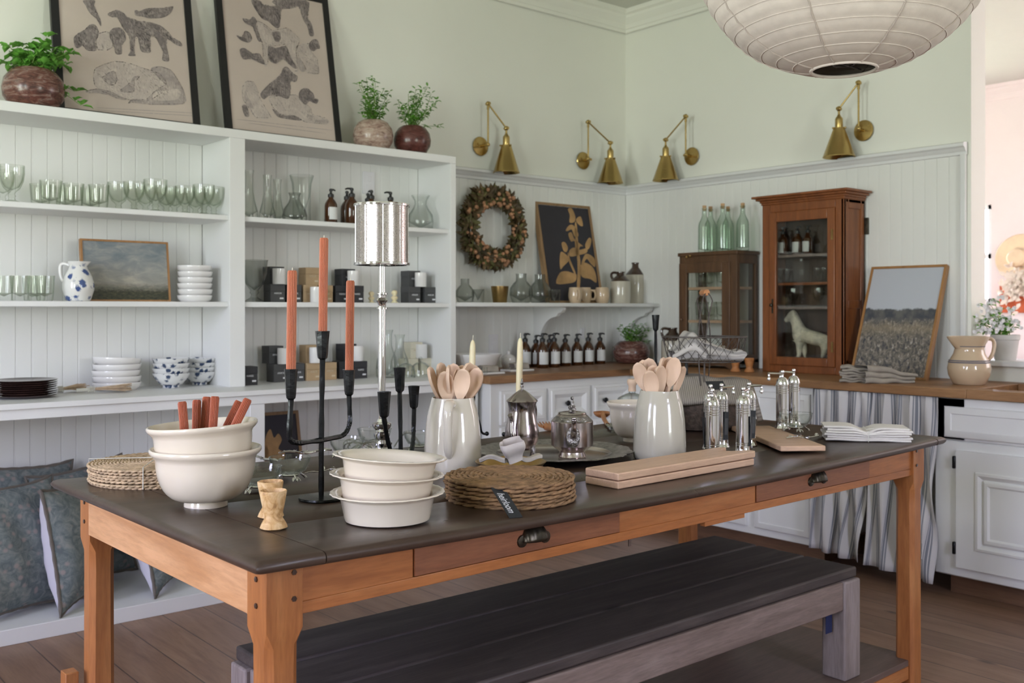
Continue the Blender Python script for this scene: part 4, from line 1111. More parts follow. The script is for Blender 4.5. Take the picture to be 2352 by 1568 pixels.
p2o = pitcher(MT['greenstone']); p2o['label'] = 'tall grey-green glazed pitcher of spoons, spout towards the viewer, right one'
x, y = atd(1515, 2.93); p2o.location = (x, y, tz(x)); p2o.rotation_euler.z = YAW+R(180+14)
W1 = 'wooden spoon in the left pitcher, '
fill(1040, 2.68, '', [
    (986, 842, (75, .0), W1+'leaning out furthest left, seen on edge'), (1020, 852, (8, -.035), W1+'broad bowl low at the front left'),
    (1012, 832, (60, .04), W1+'thin one standing up at the back left'), (1030, 838, (85, -.02), W1+'handle-thin blade crossing at the centre'),
    (1042, 834, (-5, .02), W1+'bowl behind the centre blade'), (1066, 846, (-10, -.05), W1+'pale round bowl in front right of centre'),
    (1062, 838, (30, .03), W1+'small one behind the pale round bowl'), (1080, 832, (50, .0), W1+'upright one right of the pale bowl'),
    (1092, 838, (15, .03), W1+'broad one at the back right'), (1100, 845, (-25, -.01), W1+'leaning out furthest right')], 'A', 'spoons in the left pitcher')
W2 = 'wooden spoon in the right pitcher, '
fill(1515, 2.93, '', [
    (1463, 832, (-25, -.01), W2+'leaning out furthest left'), (1490, 850, (-4, -.05), W2+'round bowl lowest at the front'),
    (1475, 826, (10, .03), W2+'small one between the two left bowls'), (1489, 822, (0, .03), W2+'tall one behind the lowest bowl'),
    (1498, 838, (12, -.02), W2+'edge showing behind the lowest bowl'), (1516, 838, (35, -.03), W2+'short one at the centre front'),
    (1524, 820, (55, .0), W2+'upright one seen nearly on edge right of centre'), (1540, 819, (15, .03), W2+'tall one at the back right'),
    (1552, 820, (-8, -.01), W2+'long pale bowl facing the viewer at the right'), (1572, 841, (60, .01), W2+'leaning out furthest right, seen on edge')], 'B', 'spoons in the right pitcher')

# ---------- silver tray, coffee pot, teapot
tx_, ty_ = atd(1272, 2.96); tz_ = tz(tx_)
tr = thing('silver_tray', 'round tarnished silver tray with a chased rim under the two pots', 'tray', (tx_, ty_, tz_))
MB().lathe([(0, .003), (.15, .003), (.165, .006), (.172, .012), (.172, .014), (.162, .009), (.148, .006), (0, .006)], 72).build('plate', MT['silver'], tr)
MB().lathe([(.168, .008), (.19, .014), (.215, .018), (.228, .018), (.232, .021), (.226, .023), (.205, .021), (.185, .017), (.168, .012)], 120, mod=lambda a, k: 1+(.018*math.cos(14*a)+.012*math.cos(42*a) if 2 <= k <= 7 else 0)).build('chased_rim', MT['silver_rough'], tr, ang=60)
trz = tz_+.006
def spout(b, pts, rad, n=10): return b.tube(pts, rad, n)
x, y = atd(1199, 2.99)
cp = thing('coffee_pot', 'tall tarnished silver coffee pot with pointed lid', 'coffee pot', (x, y, trz), YAW-R(90))
MB().lathe([(0, .012), (.03, .012), (.040, .020), (.0485, .036), (.052, .055), (.050, .075), (.044, .10), (.0395, .122), (.0395, .137), (.043, .150), (.045, .156), (.043, .157), (.038, .14), (.038, .12), (.045, .09), (.048, .055), (0, .016)], 40).build('body', MT['silver'], cp, ang=50)
ld = MB().lathe([(.046, .155), (.0475, .157), (.046, .160), (.022, .181), (.010, .189), (.004, .192), (0, .192)], 40).build('lid', MT['silver'], cp)
MB().lathe([(0, .19), (.005, .191), (.003, .196), (.0055, .201), (.0035, .206), (.0052, .211), (.003, .216), (.0028, .221), (0, .226)], 12).build('finial', MT['silver_rough'], ld)
MB().tube(bend((-.018, -.046, .034), (-.030, -.072, .05), (-.030, -.060, .085), 5)+bend((-.030, -.060, .085), (-.030, -.054, .11), (-.036, -.066, .122), 5)[1:], [.009, .0085, .008, .0075, .007, .0065, .0062, .006, .006, .0065, .0075], 12).build('spout', MT['silver'], cp)
MB().ball((-.016, -.044, .04), .017, sc3=(.9, .35, 1.3)).build('spout_mount', MT['silver_rough'], cp)
MB().tube(bend((.02, .042, .145), (.05, .095, .15), (.042, .085, .09), 6)+bend((.042, .085, .09), (.035, .075, .05), (.018, .046, .05), 5)[1:], .0045, 8).build('handle', MT['silver'], cp)
for a in (-.95, .95, -2.4, 2.4):
    c, s_ = math.sin(a), -math.cos(a)
    MB().tube([(c*.035, s_*.035, .026), (c*.043, s_*.043, .014), (c*.044, s_*.044, .004), (c*.048, s_*.048, .0)], [.010, .006, .0038, .006], 8).build('foot', MT['silver_rough'], cp)
x, y = atd(1314, 2.91)
tp = thing('teapot', 'squat tarnished silver teapot with straight sides and figure finial', 'teapot', (x, y, trz), YAW-R(90))
MB().lathe([(0, .002), (.040, .001), (.0415, .004), (.038, .012), (.037, .017), (.045, .024), (.0585, .034), (.0615, .036), (.0615, .105), (.060, .107), (.046, .121), (.0415, .126), (.039, .126), (.044, .118), (.058, .104), (.058, .038), (0, .03)], 48).build('body', MT['silver'], tp, ang=25)
MB().lathe([(.0600, .1075), (.0465, .1215), (.0462, .1205), (.0595, .1065)], 64, mod=lambda a, k: 1+.008*math.cos(40*a)).build('chased_shoulder', MT['silver_rough'], tp, ang=60)
ld = MB().lathe([(.0405, .126), (.0415, .128), (.040, .131), (.03, .133), (.012, .135), (0, .135)], 40).build('lid', MT['silver'], tp)
b = MB().lathe([(0, .134), (.011, .135), (.009, .139), (.006, .142), (.0075, .147), (.005, .152), (.0045, .157), (.006, .161), (.0035, .165), (.003, .168), (.0048, .171), (.004, .176), (0, .178)], 14)
for k in range(7): b.ball((.008*math.cos(k*.9), .008*math.sin(k*.9), .140+.0015*k), .0042, 8, 6)
b.build('finial', MT['silver_rough'], ld)
MB().tube(bend((0, -.060, .070), (0, -.090, .075), (0, -.088, .10), 5)+bend((0, -.088, .10), (0, -.088, .112), (0, -.094, .122), 4)[1:], [.011, .0095, .0085, .008, .0075, .007, .0068, .0066, .0068, .0072], 12, cap=False).build('spout', MT['silver'], tp, solid=.001)
MB().ball((0, -.0605, .066), .023, 16, 10, sc3=(.85, .22, 1.35)).build('spout_mount', MT['silver_rough'], tp)
MB().tube(bend((0, .06, .10), (0, .115, .11), (0, .10, .06), 6)+[(0, .062, .05)], .0045, 8).build('handle', MT['silver'], tp)

# ---------- brass bowl with speckled wooden pieces
x, y = atd(1173, 2.585); z = tz(x)
single(MB().lathe([(0, .003), (.05, .002), (.062, .005), (.078, .022), (.086, .036), (.0915, .041), (.0925, .043), (.089, .043), (.082, .036), (.072, .020), (.056, .009), (0, .008)], 48), 'brass_bowl', MT['brass_dark'], 'shallow aged brass bowl behind the seagrass placemats', 'bowl', (x, y, z))
def chunk(L, W, T_, seed, wave=.5):
    rnd = random.Random(seed); a0, a1, a2 = [rnd.random()*6 for _ in range(3)]
    b = MB()
    def fn(u, v):
        a = 2*PI*u; r = 1+.10*math.sin(3*a+a0+v*3)+.06*math.sin(5*a+a1)
        sx = math.copysign(abs(math.cos(a))**.5, math.cos(a)); sy = math.copysign(abs(math.sin(a))**.5, math.sin(a))
        return (W*.5*sx*r*(1+.15*math.sin(v*4+a2)), T_*.5*sy*r+.012*wave*math.sin(v*5+a0), L*(v-.5))
    b.grid(fn, 24, 10, closed_u=True)
    return b
for (px, py, dd, args, rot, m, lab) in ((1178, 1034, 2.57, (.060, .052, .034, 1), (R(22), R(-14), YAW-R(80)), 'whitestone', 'upright whitewashed wooden curl standing in the brass bowl'),
        (1133, 1053, 2.57, (.070, .022, .012, 2), (R(86), R(4), YAW-R(20)), 'greywhite', 'speckled driftwood piece lying left in the brass bowl'),
        (1216, 1051, 2.60, (.062, .022, .012, 3), (R(84), R(0), YAW-R(160)), 'greywhite', 'grey driftwood sliver lying right in the brass bowl')):
    q = Vector((*atd(px, dd), EYE+(HY-py)*dd/F))
    o = single(chunk(*args), 'wooden_curl', MT[m], lab, 'ornament', q, ang=50, group='pieces in the brass bowl'); o.rotation_euler = rot

# ---------- cutting boards
def board(poly, t): return MB().prism(poly, 0, t)
def slab(w_, L, t, notch):
    P = [(0, 0), (L-.012, 0)]
    if notch: P += [(L, .004), (L, .030), (L-.05, .048), (L-.062, .062), (L-.062, .075), (L-.03, .094), (L-.004, .100), (L-.004, .112), (L-.02, w_)]
    else: P += [(L, .012), (L, w_-.012), (L-.012, w_)]
    P += [(.008, w_), (0, w_-.008)]
    return P
A = T(1420, 1124); Bp = T(1738, 1067); an = math.atan2(Bp.y-A.y, Bp.x-A.x)
L_ = (Bp-A).length
zb0 = min(tz(A.x), tz(Bp.x))-.001; sl = math.atan2(tz(Bp.x)-tz(A.x), L_)
for k, (nt_, lab) in enumerate(((False, 'lower of the two stacked beech cutting boards at the table edge'), (True, 'upper beech cutting board with a notched handle end, on another board'))):
    o = single(board(slab(.118, L_, .0185, nt_), .0185), 'cutting_board', MT['beech'], lab, 'cutting board', (A.x, A.y, tz(A.x)+k*.0205), an, 'stacked beech boards', bevel=.003)
    o.rotation_euler.y = -sl
Fl, Fr, Bl = onz(1793, 1035, TZ-.004), onz(1897, 1034, TZ-.004), onz(1762, 975, TZ-.004)
u_ = Fr-Fl; v_ = Bl-Fl; wv = u_.length
an2 = math.atan2(u_.y, u_.x); Lb_ = .52
zb2 = tz((Fl.x+Bl.x)/2)+.003
o = single(MB().box(0, wv, 0, Lb_, 0, .0165), 'cutting_board', MT['beech'], 'single flat beech board under two pepper mills and a glass bowl', 'cutting board', (Fl.x, Fl.y, zb2), an2, bevel=.003)
o.matrix_world = frameM((u_.x, u_.y, 0), (v_.x, v_.y, 0), (Fl.x, Fl.y, zb2))
BT = zb2+.0165
p = onz(1828, 990, BT); kb.place('clear glass bowl on silver feet standing on the single cutting board', (p.x, p.y, BT), .5, 'glass bowls on silver feet', 1.03)
p0, p1 = onz(1806, 1008, BT), onz(1880, 1004, BT)
single(twig([Vector((p0.x+(p1.x-p0.x)*t, p0.y+(p1.y-p0.y)*t, BT+.004+.003*math.sin(t*7))) for t in [i/10 for i in range(11)]], .0022, 3, 7), 'silver_twig', MT['chrome'], 'small silver leaf twig lying at the front of the single board', 'server', (0, 0, 0), ang=60)

# ---------- pepper mills
def mill():
    o = thing('pepper_mill', 'x', 'pepper mill')
    r = .0215
    prof = [(0, 0), (r*1.22, 0), (r*1.25, .004), (r*1.08, .010), (r, .018)]
    for z in (.03, .036, .124, .131, .138): prof += [(r, z-.0012), (r*.955, z), (r, z+.0012)]
    prof += [(r, .148), (r*1.06, .149), (r*1.06, .153), (r*.98, .155)]
    MB().lathe(prof+[(0, .155)], 32).build('body', MT['chrome'], o, ang=30)
    MB().lathe([(r*.98, .155)]+[(r*.97*math.cos(a), .156+.024*math.sin(a)) for a in [PI*.5*i/8 for i in range(8)]]+[(.004, .180), (.0035, .184), (.0055, .186), (.0055, .188), (.0035, .190), (.0062, .193), (.0068, .197), (.005, .2015), (0, .203)], 28).build('dome', MT['chrome'], o, ang=40)
    cr = MB().tube([(0, 0, .189), (.02, 0, .190), (.046, 0, .191)], [.0042, .0032, .0034], 8).build('crank', MT['chrome'], o)
    MB().lathe([(0, .194), (.0045, .193), (.0035, .187), (.0042, .183), (.0025, .181), (.0045, .177), (.006, .172), (.005, .167), (0, .165)], 14, off=(.046, 0, 0)).build('crank_knob', MT['chrome'], cr)
    t = MB().box(-.0085, .0085, -.0007, .0007, -.088, 0).build('tag', MT['card'], o); t.matrix_local = Matrix.Translation((.0, -.0262, .115)) @ Matrix.Rotation(R(3), 4, 'X')
    MB().box(-.0055, .0055, -.0011, -.0007, -.072, -.02).build('tag_sticker', MT['boxgrey'], t)
    MB().tube([(0, -.0255, .114), (0, -.023, .14), (0, -.020, .16), (0, .0, .184)], .0006, 5).build('tag_string', MT['card'], o)
    return Kit(o)
km = mill(); c0 = YAW-R(90)
def pm_(px, d, rot, lab, z=None):
    x, y = atd(px, d); km.place(lab, (x, y, tz(x) if z is None else z), rot, 'chrome pepper mills', None)
pm_(1636, 2.95, c0+R(-115), 'chrome crank pepper mill, front left of the five behind the stacked boards')
pm_(1632, 3.10, c0+R(-100), 'chrome pepper mill directly behind the front left one')
pm_(1657, 3.13, c0+R(25), 'chrome pepper mill with its crank over the linen basket, third behind the boards')
pm_(1707, 2.99, c0+R(60), 'chrome pepper mill standing alone in front, right of the linen pile')
pm_(1720, 3.16, c0+R(18), 'chrome pepper mill half hidden at the right end of the group, crank to the right')
pm_(1797, 3.42, c0+R(176), 'left chrome pepper mill of the pair on the single board, crank to the left', BT)
pm_(1823, 3.50, c0+R(150), 'right chrome pepper mill of the pair on the single board', BT)

# ---------- folded white napkins tied with string
p0, p1 = T(1893, 1014), T(2098, 1017); u_ = p1-p0; Ln = u_.length; z = tz((p0.x+p1.x)/2)+.001
nk0 = None
for k in range(6):
    def fn(u, v, k=k):
        a = 2*PI*v; c = .5+.5*math.cos(a)
        pin = math.exp(-((u-.50)/.10)**2)
        zz = (.0036 if math.sin(a) > 0 else -.0036)*min(1, abs(math.sin(a))*3)
        h = .0045+k*.0074
        h = h*(1-.30*pin*(k/5))+(.012*(k/5)*(1-u*1.2) if u < .8 else 0)*(1-pin)*.35
        return (Ln*(.02+.96*u)+random.uniform(-.001, .001)+.006*math.sin(k*2.1), .004*math.sin(k*1.7)+.13*(1-c), h+zz+.0008*math.sin(u*12+k))
    o = single(MB().grid(lambda u, v: fn(v, u), 20, 30, closed_u=True), 'linen_napkin', MT['linen'], 'folded white linen napkin, %s of the tied stack near the table end' % ('topmost' if k == 5 else LEV[k]), 'napkin', (p0.x, p0.y, z), math.atan2(u_.y, u_.x), 'tied white napkins', ang=60)
b = MB(); m_ = Ln*.5
b.tube([(m_, -.003, .0), (m_, -.003, .02), (m_, .0, .034), (m_, .06, .037), (m_, .13, .036), (m_, .134, .015)], .0012, 6)
b.tube([(m_-.004, .03, .037), (m_+.02, .02, .042)], .0011, 5)
tw2 = tag(b.build('twine', MT['string'], loc=(p0.x, p0.y, z), rotz=math.atan2(u_.y, u_.x)), 'thin string tied round the white napkins', 'twine')

# ---------- cream bowl behind the right pitcher, glass cloche
x, y = atd(1456, 3.30)
single(MB().lathe(bowl_profile(.0900, .130, .036), 44), 'mixing_bowl', MT['cream'], 'deep cream mixing bowl behind the grey-green pitcher', 'bowl', (x, y, tz(x)), ang=50)
x, y = atd(1452, 3.56); cl = thing('glass_cloche', 'glass cloche with a wooden knob behind the deep cream bowl', 'cloche', (x, y, tz(x)))
MB().lathe([(.062, 0), (.062, .09), (.05, .118), (.025, .131), (.012, .135), (.011, .145), (.010, .135), (.024, .128), (.048, .115), (.060, .09), (.060, 0)], 32).build('dome', MT['glass'], cl)
MB().lathe([(0, .14), (.014, .141), (.013, .160), (.017, .166), (.0185, .176), (.016, .184), (0, .187)], 20).build('knob', MT['spoon'], cl)
# wooden salad servers with pewter vine handles
def server(px0, py0, px1, py1, fork, lab):
    a, c = T(px0, py0), T(px1, py1); o = thing('salad_server', lab, 'salad server', (a.x, a.y, tz(a.x)), math.atan2(c.y-a.y, c.x-a.x), 'olive wood salad servers')
    L = (c-a).length; b = MB()
    if fork:
        for k in range(5): b.tube([(-.075, -.024+.012*k, .022), (-.045, -.022+.011*k, .012), (-.02, -.014+.007*k, .010)], [.002, .0045, .005], 7)
        b.tube([(-.03, 0, .010), (0, 0, .010), (.05, 0, .010), (L*.7, 0, .008)], [.018, .013, .008, .007], 10, sec=lambda th, i: 1 if i else .8)
    else:
        b.grid(lambda u, v: ((-.045+.038*math.cos(2*PI*u)*math.sin(v*PI/2)*1.15), .033*math.sin(2*PI*u)*math.sin(v*PI/2), .006+.022*(1-math.cos(v*PI/2))), 20, 6, closed_u=True)
        b.tube([(-.01, 0, .022), (.02, 0, .016), (.06, 0, .010), (L*.7, 0, .008)], [.009, .008, .007, .007], 9)
    b.build('wooden_head', MT['server'], o, ang=60, solid=.003 if not fork else 0)
    t = twig([(L*.62+L*.5*q/8, .004*math.sin(q*2), .008) for q in range(9)], .0045, 12 if fork else 14, 8); t.build('vine_handle', MT['pewter'], o, ang=60)
server(1262, 988, 1330, 1012, True, 'olive wood salad fork between the coffee pot and teapot')
server(1385, 965, 1400, 988, False, 'olive wood salad spoon right of the teapot')
# ---------- black tripod holders with ivory tapers
def tripod(px, d, ycup, ytip, lab, labc, footrot):
    x, y = atd(px, d); z = tz(x); zc = EYE+(HY-ycup)*d/F-z
    o = thing('candlestick', lab, 'candlestick', (x, y, z), footrot, 'black tripod candlesticks')
    for k in range(3):
        a = 2*PI*k/3; c, s_ = math.cos(a), math.sin(a)
        b = MB().tube(bend((0, 0, zc*.55), (.03*c, .03*s_, zc*.5), (.037*c, .037*s_, .02), 6)+bend((.037*c, .037*s_, .02), (.04*c, .04*s_, .006), (.058*c, .058*s_, .006), 4)[1:], .0042, 7)
        b.ball((.06*c, .06*s_, .0075), .0078, 10, 8); b.build('leg', MT['iron'], o)
    MB().lathe([(0, zc*.5), (.005, zc*.5), (.005, zc-.03), (.012, zc-.028), (.0145, zc), (.012, zc), (0, zc-.022)], 16).build('cup', MT['iron'], o)
    zt3 = EYE+(HY-ytip)*d/F; L = zt3-(z+zc)+.018
    cn = thing('taper_candle', labc, 'candle', (x, y, z+zc-.02), group='ivory taper candles')
    MB().lathe([(0, 0), (.0115, 0), (.0112, L*.5), (.0100, L*.82), (.0088, L-.022), (.006, L-.012), (.002, L-.006), (0, L-.005)], 20).build('wax', MT['ivory'], cn)
    MB().tube([(0, 0, L-.008), (.0005, 0, L), (.0016, 0, L+.010)], .0013, 6).build('wick', MT['wick'], cn)
    cn.rotation_euler = (Matrix.Rotation(R(1.2), 3, fw)).to_euler()
tripod(1083, 3.42, 905, 775, 'black tripod candlestick behind the left pitcher, ball foot showing on its right', 'ivory taper behind the spoons of the left pitcher', YAW-R(60))
tripod(1192, 3.46, 903, 770, 'black tripod candlestick behind the coffee pot, ball foot showing on its left', 'ivory taper rising behind the coffee pot', YAW+R(120))
# ---------- tall single black candlestick
x, y = atd(1506, 3.34); z = tz(x); zc = EYE+(HY-757)*3.34/F-z
cs1 = thing('candlestick', 'tall slim black candlestick without candle left of the wire basket', 'candlestick', (x, y, z))
MB().lathe([(0, 0), (.046, 0), (.047, .004), (.03, .008), (0, .009)], 28).build('base', MT['iron'], cs1)
forged(MB(), [(0, 0, .006), (.002, 0, zc*.5), (0, 0, zc)], .0052, 31).build('stem', MT['iron'], cs1, ang=50)
cupmesh(MB(), (0, 0, zc), .050, .0132, n=12, seed=4).build('candle_cup', MT['iron'], cs1, ang=25)

# ---------- two-tier wire basket with cloths
D = 3.62; x, y = atd(1618, D); z = tz(x)
wb = thing('wire_basket', 'two-tier oval wire basket with wooden grip, striped cloths in the upper tier', 'basket', (x, y, z), YAW-R(90))
def zz_(py): return EYE+(HY-py)*D/F-z
def oval(rx, ry, zq, n=40): return [(rx*math.cos(2*PI*i/n), ry*math.sin(2*PI*i/n), zq) for i in range(n)]
zr, zb_ = zz_(773), zz_(829)
for nm, zt4, zb4, rx, ry in (('upper_basket', zr, zb_, .153, .115), ('lower_basket', .105, .012, .165, .125)):
    b = MB(); b.tube(oval(rx, ry, zt4), .0028, 6, closed=True); b.tube(oval(rx*.86, ry*.86, zb4), .0026, 6, closed=True)
    n = 26
    for k in range(n):
        for sg in (1, -1):
            pts = []
            for q in range(5):
                a = 2*PI*(k+sg*q*.5)/n; t = q/4; s4 = 1-.14*t
                pts.append((rx*s4*math.cos(a), ry*s4*math.sin(a), zt4+(zb4-zt4)*t))
            b.tube(pts, .0009, 4, cap=False)
    for k in range(8):
        a = 2*PI*k/8; b.tube([(rx*math.cos(a), ry*math.sin(a), zt4), (rx*.86*math.cos(a), ry*.86*math.sin(a), zb4)], .0018, 5)
    for k in range(-5, 6): b.tube([(rx*.86*k/6, -ry*.86*math.sqrt(1-(k/6)**2), zb4), (rx*.86*k/6, ry*.86*math.sqrt(1-(k/6)**2), zb4)], .0010, 4)
    b.build(nm, MT['wire'], wb)
zh = zz_(672)
b = MB()
for sx in (-1, 1):
    for off in (-.012, .012):
        b.tube(bend((sx*.012+off*.2, sx*.105+off, .015), (sx*.05+off, sx*.10, zz_(800)), (off*1.5, sx*.055, zh-.03), 8)+bend((off*1.5, sx*.055, zh-.03), (off, sx*.048, zh-.006), (0, sx*.04, zh), 4)[1:], .0024, 6)
b.build('handle_wire', MT['wire'], wb)
gr = MB().lathe([(0, -.045), (.0105, -.045), (.0118, -.04), (.0118, .04), (.0105, .045), (0, .045)], 18).build('grip', MT['server'], wb); gr.matrix_local = Matrix.Translation((0, 0, zh)) @ Matrix.Rotation(R(90), 4, 'X')
MB().lathe([(.006, 0), (.006, zb_), (0, zb_)], 10, off=(-.062, .02, 0)).build('post', MT['iron'], wb)
def cloth(fn, nu, nv, name, mat, lab, cat, o, th=.004, rotz=0, group=None):
    return single(MB().grid(fn, nu, nv), name, mat, lab, cat, o, rotz, group, solid=th, ang=80)
rb = YAW-R(90)
def heap(x0, x1, yc, dy, hfn, name, mat, lab, seed, nst=9):
    """towel folded into a thick wavy slab: closed section swept along x"""
    rnd = random.Random(seed); ph = rnd.random()*6
    b = MB()
    def fn(u, v):
        a = 2*PI*u; xx = x0+(x1-x0)*v; h = hfn(v); 
        cc, ss = math.cos(a), math.sin(a)
        yy = yc+dy*math.copysign(abs(cc)**.6, cc)*(1-.12*math.sin(v*5+ph)); zt_2 = .5+.5*math.copysign(abs(ss)**.7, ss)
        fold = .10*math.sin(a*nst+v*3)*h*(.5+.5*abs(cc))
        return (xx+.006*math.sin(a*3+ph), yy+fold*.6, zb_+.004+h*zt_2+fold*.35)
    b.grid(lambda u, v: fn(v, u) if False else fn(u, v), 64, 30, closed_u=True)
    return single(b, name, MT[mat], lab, 'towel', (x, y, z), rb, 'towels in the wire basket', ang=70)
heap(-.125, -.005, -.005, .085, lambda v: .030+.075*math.exp(-((v-.55)/.33)**2), 'striped_towel', 'napkin', 'grey striped towel heaped at the left in the wire basket', 1)
heap(-.03, .128, -.035, .050, lambda v: .060*(1-v)**1.2+.026+.014*math.exp(-((v-.95)/.12)**2), 'striped_towel', 'napkin', 'grey striped towel folded flat at the right in the wire basket', 2)
heap(-.02, .075, .045, .030, lambda v: .055+.012*math.sin(v*6), 'striped_towel', 'greylinen', 'plain grey cloth lying between the striped towels in the wire basket', 3)
# throw folded over the lower basket
def thr(u, v):
    a = (u-.5)*2; top = zz_(868); e = abs(a)
    sag_ = .010*math.sin(u*5+1)+.004*math.sin(u*17)
    side = max(0, e-.78)/.22; front = max(0, (.30-v)/.30); back = max(0, (v-.85)/.15)
    return (-.185+.37*u - a*.018*side, -.145+.27*v-.004*front, top-.012*a*a-.06*side**1.3-.085*front**1.15*(1-.2*u)-.03*back+sag_*(.4+.6*v))
cloth(thr, 50, 30, 'linen_throw', MT['throw'], 'ribbed grey-brown linen throw folded over the lower wire tier', 'throw', (x-.0, y, z), .02, rb)
b = MB()
b.lathe([(.0, .004), (.16, .004), (.178, .03), (.186, .075), (.188, .105), (.175, .105), (.16, .03), (0, .012)], 60, ell=.78, mod=lambda a, k: 1+.02*math.sin(30*a+k*2))
single(b, 'folded_blanket', MT['wicker'], 'dark brown woven blanket roll packed in the lower wire tier', 'blanket', (x, y, z), rb, ang=60)
q = Vector((*atd(1645, 3.40), EYE+(HY-885)*3.40/F))
tg = thing('price_tag', 'black price tag lying on the linen throw under the basket wires', 'tag', q, rb)
c_ = MB().box(-.034, .034, -.02, .02, 0, .001).build('card', MT['card'], tg); c_.rotation_euler = (R(42), 0, R(18))
# ================================================================== things on the bookcase shelves
random.seed(21)
def on_shelf(kit, refh, px, Y, z, ytop, label, group, rotz=0, wide=1.0):
    p = onY(px, ytop, Y); s = (p.z-z)/refh
    return kit.place(label, (p.x, Y, z), rotz, group, (s*wide, s*wide, s))
def simple(name, cat, *parts):
    """one mesh thing, or an Empty with parts when several are given"""
    if len(parts) == 1:
        b, m = parts[0]; o = b.build(name, m, ang=50); o['category'] = cat; o['label'] = 'x'; return Kit(o)
    o = thing(name, 'x', cat)
    for nm, b, m in parts: b.build(nm, m, o, ang=50)
    return Kit(o)
def shell(pts, t=.0022, base=.006):
    """double-walled glass from an outer profile"""
    inner = [(max(r-t, .0005), z) for r, z in pts][::-1]
    inner = [(r, z) for r, z in inner if z > base]
    return [(0, pts[0][1])]+pts+inner+[(0, base)]
TUM = [(.030, 0), (.033, .004), (.036, .03), (.0385, .06), (.041, .095)]
ktum = simple('tumbler', 'glass', (MB().lathe(shell(TUM, .0028, .016), 28), MT['greenglass']))
GOB_OUT = [(0, 0), (.030, 0), (.031, .003), (.012, .010), (.0095, .018), (.013, .024), (.0095, .030), (.012, .036), (.026, .050), (.037, .075), (.041, .10), (.0405, .128)]
GOB = GOB_OUT+[(.038, .128), (.0385, .10), (.034, .077), (.022, .054), (0, .043)]
kgob = simple('goblet', 'glass', (MB().lathe(GOB, 28), MT['greenglass']))
FY, BY = 4.41, 4.53
g1 = 'green glass tumblers on the top shelf'
for i, (px, yt) in enumerate(((117, 415), (169, 422), (227, 425))): on_shelf(ktum, .095, px, FY, SH_A, yt, 'green glass tumbler on the top left shelf, front row, %s' % ORD[i], g1)
for i, (px, yt) in enumerate(((93, 423), (150, 428), (208, 431))): on_shelf(ktum, .095, px, BY, SH_A, yt, 'green glass tumbler on the top left shelf, back row, %s' % ORD[i], g1)
g2 = 'green glass goblets on the top shelf'
on_shelf(kgob, .128, 27, FY, SH_A, 380, 'large green glass goblet standing apart at the far left of the top shelf', g2)
on_shelf(kgob, .128, 6, BY, SH_A, 392, 'green glass goblet cut by the photo edge behind the large goblet', g2)
for i, (px, yt) in enumerate(((308, 418), (357, 413), (425, 428), (468, 425), (491, 430))): on_shelf(kgob, .128, px, FY, SH_A, yt, 'green glass goblet on the top left shelf, front row, %s of five' % ORD[i], g2, wide=1.12)
for i, (px, yt) in enumerate(((272, 419), (334, 425), (382, 428), (401, 431), (449, 433))): on_shelf(kgob, .128, px, BY, SH_A, yt, 'green glass goblet on the top left shelf, back row, %s of five' % ORD[i], g2, wide=1.1)
g3 = 'tall tumblers on the middle shelf'
for i, (px, Y, yt) in enumerate(((9, FY, 633), (46, FY, 633), (74, BY, 634), (103, FY, 633), (84, 4.47, 633))): on_shelf(ktum, .095, px, Y, SH_B, yt, 'tall green tumbler on the middle left shelf, %s' % ('leftmost', 'second from the left', 'third, set back behind the others', 'rightmost', 'fourth, between the third and the rightmost')[i], g3, wide=.86)
# blue flowered pitcher
p = onY(180, 690, 4.42); bp = thing('milk_pitcher', 'white pitcher with blue flowers and a looped handle before the cloud painting', 'pitcher', (p.x, 4.42, SH_B), YAW)
s_ = mpp(p.x, 4.42)
MB().lathe([(0, .002), (24*s_, 0), (27*s_, .006), (34*s_, 26*s_), (34.5*s_, 38*s_), (30*s_, 56*s_), (22*s_, 72*s_), (19*s_, 80*s_), (23*s_, 91*s_), (21.5*s_, 91*s_), (17*s_, 80*s_), (28*s_, 54*s_), (32*s_, 36*s_), (0, 8*s_)], 40, mod=lambda a, k: 1+(.28*math.exp(-(min(a, 2*PI-a)/.35)**2) if k in (8, 9) else 0)).build('body', MT['blueflower'], bp)
MB().tube(bend((-20*s_, 0, 82*s_), (-46*s_, 0, 96*s_), (-42*s_, 0, 66*s_), 6)+bend((-42*s_, 0, 66*s_), (-40*s_, 0, 48*s_), (-31*s_, 0, 44*s_), 5)[1:], 4*s_, 10).build('handle', MT['porcelain'], bp)
bp.rotation_euler.z = YAW-R(90)
# stacked white bowls and plates
def stack(mesh_prof, n, px, Y, z, step, r, mat, nm, lab, grp, seg=36, jit=.002, cat='bowl', tilt_top=0):
    base = None; x = xa(px, Y)
    for i in range(n):
        if base is None: base = o = MB().lathe(mesh_prof, seg).build(nm, mat, ang=50)
        else: o = base.copy(); COL.objects.link(o)
        o.location = (x+random.uniform(-jit, jit), Y+random.uniform(-jit, jit), z+i*step); o.rotation_euler.z = i*1.7
        if i == n-1 and tilt_top: o.rotation_euler.y = tilt_top
        tag(o, lab % ('topmost' if i == n-1 else LEV[i]), cat, grp)
def shallow(r, h): return [(0, .003), (r*.72, .002), (r*.76, 0), (r*.80, .002), (r*.95, h*.4), (r, h*.9), (r*.99, h), (r*.96, h*.97), (r*.90, h*.45), (r*.7, h*.25), (0, h*.2)]
stack(shallow(.0775, .030), 6, 448, 4.45, SH_B, .0272, .0775, MT['porcelain'], 'bowl', 'white straight-sided bowl on the middle left shelf, %s of six', 'white bowls right of the cloud painting')
stack(shallow(.102, .036), 5, 267, 4.50, LEDGE, .0265, .102, MT['porcelain'], 'bowl', 'white serving bowl on the ledge, %s of five', 'white bowls on the ledge', jit=.004, tilt_top=R(4))
